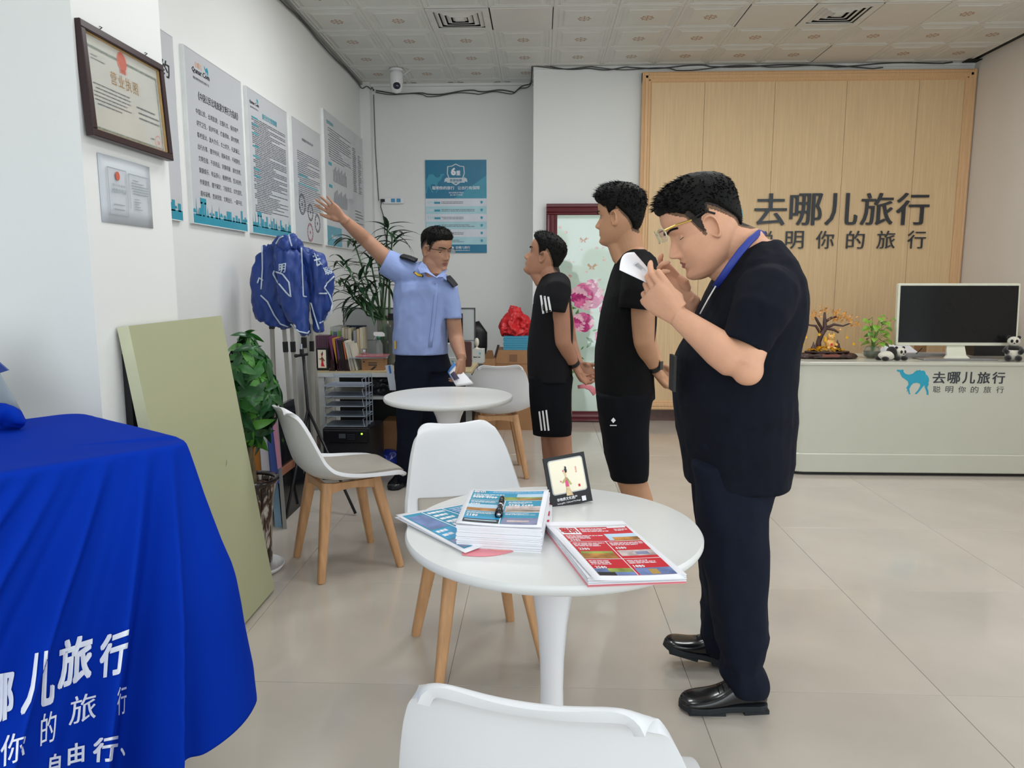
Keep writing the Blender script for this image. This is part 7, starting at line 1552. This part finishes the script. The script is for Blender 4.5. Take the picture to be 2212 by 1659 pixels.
# money tree ornament
a, b_ = dpt(1725, 778), dpt(1863, 655); mt = thing('money_tree_ornament', 'money tree ornament with amber leaves and a golden lucky cat on a carved dark base', 'ornament', ((a.x + b_.x) / 2, 5.24, RZ)); W_ = (b_.x - a.x)
M_carv = mat('carved_dark_wood', '3a241e', .4, var=.3, scale=20, bump=.3); M_bark2 = mat('ornament_bark', '4a3430', .45, var=.3, scale=40, bump=.3); M_gld = mat('gold_leafing', 'd9a01c', .28, metal=.75, var=.15, scale=30); M_amb = mat('amber_leaf', 'cf8a2c', .35, var=.25, scale=60, alpha=.95); M_cat = mat('cat_gold', 'd9a860', .35, metal=.2, var=.1)
m = MB(); m.loft([ring((0, 0, z), x, y, p=p_) for z, x, y, p_ in ((.0, .21, .07, 2.6), (.012, .225, .08, 2.4), (.03, .20, .075, 2.4), (.042, .17, .07, 2.2))]); me = apply_mods(m.me('b', True), [('SUBSURF', dict(levels=2))]); fold(me, .010, 22, 22, 30, 4); mset(me, [M_carv]); link('root_base', me, mt)
MB().prism([(x * .155, y * .062) for x, y in [(math.cos(2 * PI * k / 24), math.sin(2 * PI * k / 24)) for k in range(24)]], .042, .052, bev=.003).build('tray', M_carv, mt); MB().bb((-.06, -.079, .018), (.06, -.072, .034)).build('name_plate', mat('copper_plate', '7a4638', .4, metal=.4), mt)
m = MB(); rr = random.Random(6)
for k in range(170): a_, q = rr.uniform(0, 2 * PI), math.sqrt(rr.random()); m.lathe([(.009, 0), (.009, .003)], c=(.13 * q * math.cos(a_) - .01, .05 * q * math.sin(a_), .052 + .028 * (1 - q) + rr.uniform(0, .012)), n=8)
m.build('gold_coins', M_gld, mt, kind='stuff')
for x, z in ((-.09, .06), (-.075, .05), (.075, .075), (.088, .05)): m = MB(); m.lathe([(.018, 0), (.016, .02), (.009, .032), (.002, .06)], c=(x, .015, z - .005), n=9); m.build('rock', M_bark2, mt, smooth=True)
c = thing('lucky_cat', None, None) if False else None
m = MB(); m.ball((.015, -.012, .105), (.036, .028, .036), 18, 12); m.ball((.018, -.018, .148), (.027, .023, .022), 18, 12); m.tube([(-.010, -.02, .11), (-.026, -.024, .125), (-.028, -.024, .155)], [.011, .011, .010], 10); m.tube([(.045, -.02, .105), (.058, -.03, .092)], [.011, .009], 10); m.ball((-.005, -.038, .075), (.013, .014, .009), 10, 8); m.ball((.038, -.038, .075), (.013, .014, .009), 10, 8)
me = remesh(m, .0028, 2); mset(me, [M_cat]); ct_ = link('lucky_cat', me, mt)
m = MB(); [m.lathe([(.008, 0), (.001, .016)], c=(.018 + s * .017, -.018, .162), n=8) for s in (-1, 1)]; m.build('ear', M_gld, ct_, kind='stuff'); m = MB(); m.bb((-.036, -.036, .12), (-.020, -.032, .15)); m.build('gold_tablet', M_gld, ct_); m = MB(); [m.ball((.018 + s * .010, -.039, .150), (.003, .0015, .002), 8, 6) for s in (-1, 1)]; m.build('eyes', P_blk, ct_, kind='stuff'); m = MB(); m.bb((.008, -.0415, .092), (.022, -.038, .108)); m.build('red_mark', P_red, ct_)
trk = [Vector((-.045, .03, .05)), Vector((-.05, .03, .11)), Vector((-.035, .03, .165)), Vector((-.01, .03, .205)), Vector((-.015, .03, .25)), Vector((-.02, .03, .32))]
MB().tube(trk, [.020, .017, .019, .017, .013, .007], 12).build('trunk', M_bark2, mt, smooth=True)
brs = [[(-.035, .03, .165), (-.075, .03, .225), (-.12, .025, .23), (-.15, .02, .245)], [(-.01, .03, .21), (.05, .03, .235), (.11, .025, .225), (.16, .02, .245)], [(-.015, .03, .25), (.03, .04, .28), (.07, .03, .29)], [(-.03, .03, .20), (-.07, .04, .27), (-.085, .03, .29)], [(-.01, .03, .21), (.04, .0, .20), (.07, -.01, .18)]]
for b in brs: MB().tube(b, [.011, .009, .006, .004][:len(b)], 8).build('branch', M_bark2, mt, smooth=True)
for k, (x, z, r, n_) in enumerate(((-.165, .255, .05, 34), (-.10, .305, .05, 34), (-.03, .34, .045, 30), (.06, .315, .05, 34), (.075, .27, .05, 30), (.15, .27, .05, 34), (.20, .235, .035, 22), (.06, .19, .03, 18), (-.18, .21, .025, 14), (.12, .30, .035, 20))):
    m = MB(); x *= .92
    for q in range(n_):
        p = Vector((x + rr.gauss(0, r * .45), .025 + rr.gauss(0, .02), z + rr.gauss(0, r * .26))); u = Vector(rr.choices((-1, 1), k=3)) * .5 + Vector((rr.random(), rr.random(), rr.random())); u.normalize(); v = u.orthogonal().normalized(); s_ = rr.uniform(.009, .015)
        m.add([p, p + u * s_ + v * s_ * .5, p + u * s_ * 1.8, p + u * s_ - v * s_ * .5], [(0, 1, 2, 3)])
    m.build('amber_foliage', M_amb, mt, kind='stuff')
for x, z0_, z1_ in ((-.148, .235, .145), (-.055, .22, .165), (.135, .225, .145), (.185, .22, .10), (-.165, .24, .10)): m = MB(); m.tube([(x, .01, z0_), (x, .01, z1_)], .0008, 4); m.lathe([(.009, -.0015), (.009, .0015)], c=(0, 0, 0), n=14) if False else None; m.prism([(x + p[0], z1_ + p[1]) for p in circ(.0095, 14)], .008, .012, axis='y'); m.build('hanging_coin', M_gld, mt)
# glass bowl with pothos
p = dpt(1882, 778, 5.26); gb_ = thing('pothos_vase', 'light green trailing pothos in a small glass bowl beside the ornament', 'plant', (p.x, 5.26, RZ))
MB().lathe([(.03, 0), (.052, .018), (.060, .032), (.052, .072), (.042, .085), (.039, .085), (.049, .07), (.056, .032), (.048, .02), (.028, .005)], n=28, cap=False).build('bowl', M_vgl, gb_, smooth=True); MB().lathe([(.03, .006), (.05, .02), (.055, .05), (.001, .05)], n=20).build('water', mat('vase_water', '5a6656', .05, trans=.5, alpha=.7), gb_, smooth=True)
M_poth = mat('pothos_leaf', '7fa63c', .4, var=.35, scale=30); M_poth2 = mat('pothos_leaf_deep', '5f8a34', .4, var=.3, scale=30)
pl_ = [leaf_mesh(.062, .026, .8, .2, [mm], n=6, seed=q, tipw=.6) for q, mm in enumerate((M_poth, M_poth2))]
for k in range(30):
    a_, h_ = k * 2.4, .10 + .20 * (k / 30); c_ = Vector((.085 * math.cos(a_) * rr.uniform(.3, 1) + .02 + .10 * (h_ - .1), .05 * math.sin(a_), h_)); st_ = MB(); st_.tube([(0, 0, .04), (c_.x * .3, c_.y * .3, h_ * .7), c_], .0016, 4); st_.build('stem', M_poth2, gb_)
    d = Vector((math.cos(a_), math.sin(a_) - .3, rr.uniform(-.5, .3))).normalized(); zax = (Vector((0, -.5, 1)) - d * Vector((0, -.5, 1)).dot(d)).normalized(); xax = d.cross(zax); o = link('leaf', pl_[k % 3 == 0], gb_); o.matrix_local = Matrix(((xax.x, d.x, zax.x, c_.x), (xax.y, d.y, zax.y, c_.y), (xax.z, d.z, zax.z, c_.z), (0, 0, 0, 1))) @ Matrix.Scale(rr.uniform(.7, 1.15), 4)
# plush pandas
M_pw = mat('panda_white_plush', 'cfc9bb', .95, var=.08, scale=60, bump=.4, bscale=200, sheen=.4); M_pb = mat('panda_black_plush', '171515', .95, var=.2, scale=60, bump=.4, bscale=200, sheen=.3)
def panda(label, loc, rz, lying):
    t = thing('plush_panda', label, 'toy', loc, rz, group='small plush pandas on the reception desk')
    if lying:
        MB().ball((-.055, .0, .032), (.062, .045, .032), 18, 12).build('body', M_pw, t, smooth=True); MB().ball((-.02, 0, .048), (.026, .047, .047), 16, 12).build('shoulder_band', M_pb, t, smooth=True)
        hx, hy, hz_ = .04, -.01, .055
        for x, y in ((.0, -.035), (.055, -.035), (-.09, -.03), (-.10, .02)): MB().ball((x, y, .015), (.026, .018, .016), 12, 8).build('leg', M_pb, t, smooth=True)
    else:
        MB().ball((0, 0, .05), (.045, .045, .052), 18, 12).build('body', M_pw, t, smooth=True); MB().ball((0, 0, .085), (.043, .043, .024), 16, 12).build('shoulder_band', M_pb, t, smooth=True)
        hx, hy, hz_ = 0, -.005, .132
        for s in (-1, 1): MB().ball((s * .030, -.045, .022), (.022, .034, .021), 12, 8).build('leg', M_pb, t, smooth=True); MB().tube([(s * .035, -.01, .09), (s * .05, -.035, .07), (s * .035, -.055, .06)], .015, 10).build('arm', M_pb, t, smooth=True)
    h = MB().ball((hx, hy, hz_), (.038, .034, .034), 20, 14).build('head', M_pw, t, smooth=True)
    for s in (-1, 1):
        MB().ball((hx + s * .028, hy + .004, hz_ + .028), (.012, .008, .012), 12, 8).build('ear', M_pb, h, smooth=True); m = MB(); m.ball((hx + s * .014, hy - .030, hz_ + .004), (.009, .006, .012), 12, 8); m.build('eye_patch', M_pb, h, smooth=True)
    MB().ball((hx, hy - .036, hz_ - .010), (.006, .004, .004), 10, 6).build('nose', M_pb, h, smooth=True)
    return t
p = dpt(1930, 778, 5.14); panda('small plush panda lying on the reception desk beside the green pothos bowl', (p.x, 5.14, RZ), math.radians(15), True)
p = dpt(2186, 778, 5.12); panda('small plush panda sitting at the right corner of the large monitor', (p.x, 5.12, RZ), math.radians(-25), False)
# clutter behind the monitor
p = dpt(1960, 770, 5.42); tag(MB().box((0, 0, .012), (.40, .14, .022)).build('keyboard', mat('keyboard_grey', 'a8a6a8', .5), loc=(p.x + .17, 5.42, RZ)), 'pale keyboard lying on the reception desk behind the monitor base', 'keyboard')
tag(MB().add([(0, 0, 0), (.26, 0, 0), (.26, .16, 0), (0, .16, 0), (.03, .12, .075), (.22, .14, .07)], [(0, 1, 5, 4), (3, 2, 1, 0), (4, 5, 2, 3), (0, 4, 3), (1, 2, 5)]).build('tilted_papers', M_paper, loc=(dpt(1912, 770, 5.42).x, 5.40, RZ)), 'tilted white papers between the lying panda and the monitor', 'paper')
a, b_ = dpt(2105, 747, 5.45), dpt(2172, 772, 5.45); tag(MB().bb((0, 0, 0), (b_.x - a.x, .12, a.z - RZ + .01)).build('black_box', M_pen, loc=(a.x, 5.45, RZ)), 'black box on the reception desk behind the right half of the monitor', 'box')
tag(MB().bb((0, 0, 0), (.05, .08, .10)).build('brown_box', M_cart, loc=(dpt(2000, 770, 5.5).x - .05, 5.5, RZ)), 'small brown box glimpsed behind the neck of the large monitor', 'box')
cable('desk_cable', [A(1992, 752, y=5.34), A(1975, 768, y=5.36), A(1945, 777, y=5.38)], .003, 'black cable curling behind the lower left edge of the large monitor', M_strap, seed=4, wob=.0)
cable('desk_cable', [A(2062, 752, y=5.36), A(2068, 775, y=5.38), A(2090, 778, y=5.4), A(2110, 776, y=5.42)], .003, 'black cable looping right of the monitor neck', M_strap, seed=6, wob=.004)
tag(MB().box((0, 0, .006), (.10, .12, .012)).build('magenta_notebook', mat('magenta_cover', '8a2448', .5), loc=(dpt(1722, 770, 5.38).x - .02, 5.38, RZ)), 'magenta notebook at the left end of the reception desk behind the ornament', 'notebook')
pt = thing('acrylic_divider', 'dark edged clear divider behind the right edge of the monitor', 'divider', (3.44, 5.95, RZ)); MB().bb((-.12, 0, 0), (.14, .012, .17)).build('panel', mat('divider_grey', '8d8d8a', .3), pt); MB().bb((-.12, -.004, .13), (.14, 0, .15)).build('dark_strip', M_pen, pt)
MB().bb((-.10, .0, -RZ), (-.08, .02, 0)).build('leg', M_pen, pt); MB().bb((.10, .0, -RZ), (.12, .02, 0)).build('leg', M_pen, pt)
oc = thing('office_chair', 'black office chair back at the right edge of the photo behind the sitting panda', 'chair', (3.52, 5.97, 0)); m = MB(); m.tube([(-.02, 0, .55), (0, 0, .75), (.0, 0, .95), (-.02, 0, 1.04)], [(.04, .19), (.045, .21), (.04, .20), (.03, .16)], 16, up=(0, 1, 0)); m.build('backrest', M_tri, oc, smooth=True); MB().prism(rrect(.42, .42, .06), .42, .50, bev=.01).build('seat', M_tri, oc); MB().lathe([(.02, .05), (.02, .42)], n=12).build('gas_lift', M_tri, oc)
MB().lathe([(.24, 0), (.24, .02), (.04, .06)], n=20).build('base', M_tri, oc)

# ------------------------------------------------------------------ table under the blue cloth
M_cloth = mat('royal_blue_satin', '042e9e', .8, var=.04, scale=3, spec=.06)
C0 = Vector((-.81, 1.66, 0)); e1 = Vector((-.59, -.81, 0)).normalized(); e2 = Vector((-.81, .59, 0)).normalized(); TH = .945
tb = thing('promotion_table', 'small table hidden under the royal blue printed cloth in the left foreground', 'table', C0 + e1 * .5 + e2 * .31)
m = MB(); q = [C0 + e1 * a + e2 * b for a, b in ((.02, .02), (.98, .02), (.98, .60), (.02, .60))]; m.loft([[p - tb.location + Vector((0, 0, z)) for p in q] for z in (TH - .03, TH - .004)]); m.build('tabletop', M_dwh, tb)
for a, b in ((.06, .06), (.94, .06), (.94, .56), (.06, .56)): p = C0 + e1 * a + e2 * b - tb.location; MB().tube([p, p + Vector((0, 0, TH - .03))], .016, 10).build('leg', M_dwh, tb)
def per(Lx, Ly, r, n):
    """rounded rectangle points with outward normals, arc-length parametrised; corner 0 at C0 in e1,e2 frame"""
    segs = []; out = []
    cs = [((r, r), 180, 270), ((Lx - r, r), 270, 360), ((Lx - r, Ly - r), 0, 90), ((r, Ly - r), 90, 180)]; P = []
    for (cx, cy), a0, a1 in cs:
        for k in range(13): a = math.radians(a0 + (a1 - a0) * k / 12); P.append((cx + r * math.cos(a), cy + r * math.sin(a), math.cos(a), math.sin(a)))
    P.append(P[0]); D = [0]
    for a, b in zip(P, P[1:]): D.append(D[-1] + math.hypot(b[0] - a[0], b[1] - a[1]))
    for k in range(n):
        s = D[-1] * k / n; i = max(j for j in range(len(D)) if D[j] <= s); f = (s - D[i]) / max(1e-9, D[i + 1] - D[i]) if i + 1 < len(D) else 0; a, b = P[i], P[min(i + 1, len(P) - 1)]
        v = [a[j] + (b[j] - a[j]) * f for j in range(4)]; l = math.hypot(v[2], v[3]); out.append((v[0], v[1], v[2] / l, v[3] / l, s))
    return out, D[-1]
n = 420; PP, DT = per(1.0, .62, .05, n); NV = 46; cl = MB(); rows = []
def sd(s, c0): d = (s - c0 + DT / 2) % DT - DT / 2; return d
for j in range(NV):
    v = j / (NV - 1); row = []
    for k, (x, y, nx, ny, s) in enumerate(PP):
        dc = sd(s, .04); front = 1 / (1 + math.exp(-(dc + .11) * 24)); L = .40 + .36 * front - .03 * math.cos(s * 9 + 1) - .012 * abs(math.sin(s * 42)); 
        am = .062 * (v ** .7); q_ = dc / (.34 + .66 * v); f = (1 - 2 * abs(math.sin(q_ * 17 + .8 * math.sin(q_ * 6) + .6)) ** .75) + .35 * math.sin(q_ * 47 + 2) + .35 * math.sin(s * 11 + v * 2)
        corner = math.exp(-(dc / .11) ** 2); fl = .008 + .055 * v ** 1.1 + corner * .040 * (min(1, v / .5) - .55 * max(0, v - .6)) + am * f * (1 - .35 * corner)
        z = TH + .003 - L * v; drop = .012 * (1 - math.exp(-v * 30))
        p = C0 + e1 * (x + nx * fl) + e2 * (y + ny * fl) + Vector((0, 0, z)); row.append(p)
    rows.append(row)
# top surface rings toward the centre
top = []
for q in (0.0, .25, .5, .75, .92, .985):
    top.append([C0 + e1 * (.5 + (x - .5) * q) + e2 * (.31 + (y - .31) * q) + Vector((0, 0, TH + .006 + .004 * math.sin(s * 5 + q * 5) * q)) for x, y, nx, ny, s in PP])
cl.loft(top + rows, cap=False)
ctr = tb.location + Vector((0, 0, TH)); me = cl.me('cloth', True); shift(me, ctr)
me = apply_mods(me, [('SUBSURF', dict(levels=1)), ('SMOOTH', dict(factor=.5, iterations=2)), ('SOLIDIFY', dict(thickness=.0025, offset=-1))])
mset(me, [M_cloth]); tc_ = thing('tablecloth', 'royal blue satin cloth with large white Chinese lettering draped over the foreground table', 'tablecloth', ctr); co = link('cloth', me, tc_)
Bc = BVHTree.FromPolygons([v.co + ctr for v in me.vertices], [tuple(p.vertices) for p in me.polygons])
M_wp = mat('white_cloth_print', 'dfe3ef', .6, var=.02)
CH = [('行', [(217, 1377), (282, 1352), (268, 1455), (214, 1466)], .034), ('旅', [(128, 1387), (202, 1365), (197, 1464), (124, 1491)], .034), ('儿', [(63, 1414), (118, 1402), (118, 1520), (43, 1546)], .034), ('哪', [(-38, 1462), (31, 1450), (29, 1548), (-38, 1577)], .034),
      ('你', [(2, 1592), (57, 1577), (53, 1640), (0, 1659)], .01), ('的', [(89, 1544), (123, 1532), (119, 1599), (87, 1613)], .01), ('旅', [(153, 1507), (208, 1493), (207, 1551), (148, 1568)], .01), ('行', [(254, 1486), (274, 1479), (272, 1541), (253, 1546)], .01),
      ('自', [(108, 1630), (132, 1626), (130, 1669), (104, 1678)], .032), ('由', [(147, 1609), (183, 1601), (182, 1645), (146, 1654)], .032), ('行', [(202, 1597), (258, 1585), (250, 1645), (200, 1647)], .032), ('、', [(260, 1616), (270, 1614), (270, 1633), (262, 1633)], .03)]
from mathutils.geometry import tessellate_polygon
for ch, q, bo in CH:
    vs, fs = glyphs(ch, 1., res=3, bold=bo); tb_ = bmesh.new(); bv = [tb_.verts.new(p) for p in vs]
    for f_ in fs:
        try: tb_.faces.new([bv[i] for i in f_])
        except ValueError: pass
    bmesh.ops.triangulate(tb_, faces=tb_.faces)
    for it in range(3):
        bmesh.ops.subdivide_edges(tb_, edges=[e for e in tb_.edges if e.calc_length() > .09], cuts=1); bmesh.ops.triangulate(tb_, faces=[f for f in tb_.faces if len(f.verts) > 3])
    xs = [v.co.x for v in tb_.verts]; ys = [v.co.y for v in tb_.verts]; ax, bx_, ay, by = min(xs), max(xs), min(ys), max(ys)
    for v in tb_.verts:
        u, w_ = (v.co.x - ax) / (bx_ - ax), 1 - (v.co.y - ay) / (by - ay); X = (q[0][0] * (1 - u) + q[1][0] * u) * (1 - w_) + (q[3][0] * (1 - u) + q[2][0] * u) * w_; Y = (q[0][1] * (1 - u) + q[1][1] * u) * (1 - w_) + (q[3][1] * (1 - u) + q[2][1] * u) * w_
        dr = _ray(X, Y).normalized(); h = Bc.ray_cast(Vector((0, 0, CAMH)), dr)[0]; v.co = (h if h else Vector((0, 0, CAMH)) + dr * 1.5) - dr * (.0025 + v.co.z * .12) - ctr
    me = bpy.data.meshes.new('ch'); tb_.to_mesh(me); tb_.free(); mset(me, [M_wp]); link('printed_character', me, co)
# bunched cloth and folded parasol at the left edge
m = MB(); m.tube([A(-60, 895, y=1.78), A(-10, 896, y=1.78), A(28, 902, y=1.76), A(46, 908, y=1.75)], [(.035, .05), (.032, .05), (.022, .035), (.006, .012)], 16); me = remesh(m, .006, 3); fold(me, .012, 16, 16, 16, 3); o_ = A(0, 900, y=1.78); shift(me, o_); mset(me, [M_cloth]); bcl = link('bunched_cloth', me); bcl.location = o_; tag(bcl, 'bunched fold of royal blue fabric lying on the cloth-covered table at the left edge', 'fabric')
fo_ = A(-40, 900, y=1.98); fo_.z = TH + .005; ft = thing('folded_parasol', 'grey pleated fabric parasol with a blue tip, cut by the left edge of the photo', 'parasol', fo_)
apex = A(-75, 690, y=1.98) - fo_; bc_ = A(-62, 890, y=1.98) - fo_; rg = []
for t in (0, .3, .6, .85, 1.0):
    c_ = apex.lerp(bc_, t); r_ = .012 + .118 * t; rg.append([c_ + Vector(((r_ * (1 + .12 * math.cos(a_ * 9))) * math.cos(a_), (r_ * (1 + .12 * math.cos(a_ * 9))) * math.sin(a_) * .45, 0)) for a_ in [2 * PI * k / 72 for k in range(72)]])
m = MB(); m.loft(rg); m.build('pleated_fabric', mat('grey_pleated_fabric', '8b959b', .6, var=.08), ft, smooth=True)
q = [A(-30, 760, y=1.84), A(17, 800, y=1.84), A(-30, 815, y=1.84)]; m = MB(); m.loft([[p - fo_ for p in q], [p - fo_ + Vector((0, .006, 0)) for p in q]]); m.build('blue_tip', M_vest, ft)
m = MB(); m.tube([bc_ * 1.0 + Vector((0, 0, .02)), Vector((bc_.x, 0, 0))], .012, 8); m.build('pole', M_pole, ft)
print('SCENE', len(bpy.data.objects), 'objects', sum(len(o.data.polygons) for o in bpy.data.objects if o.type == 'MESH'), 'faces (with shared)')
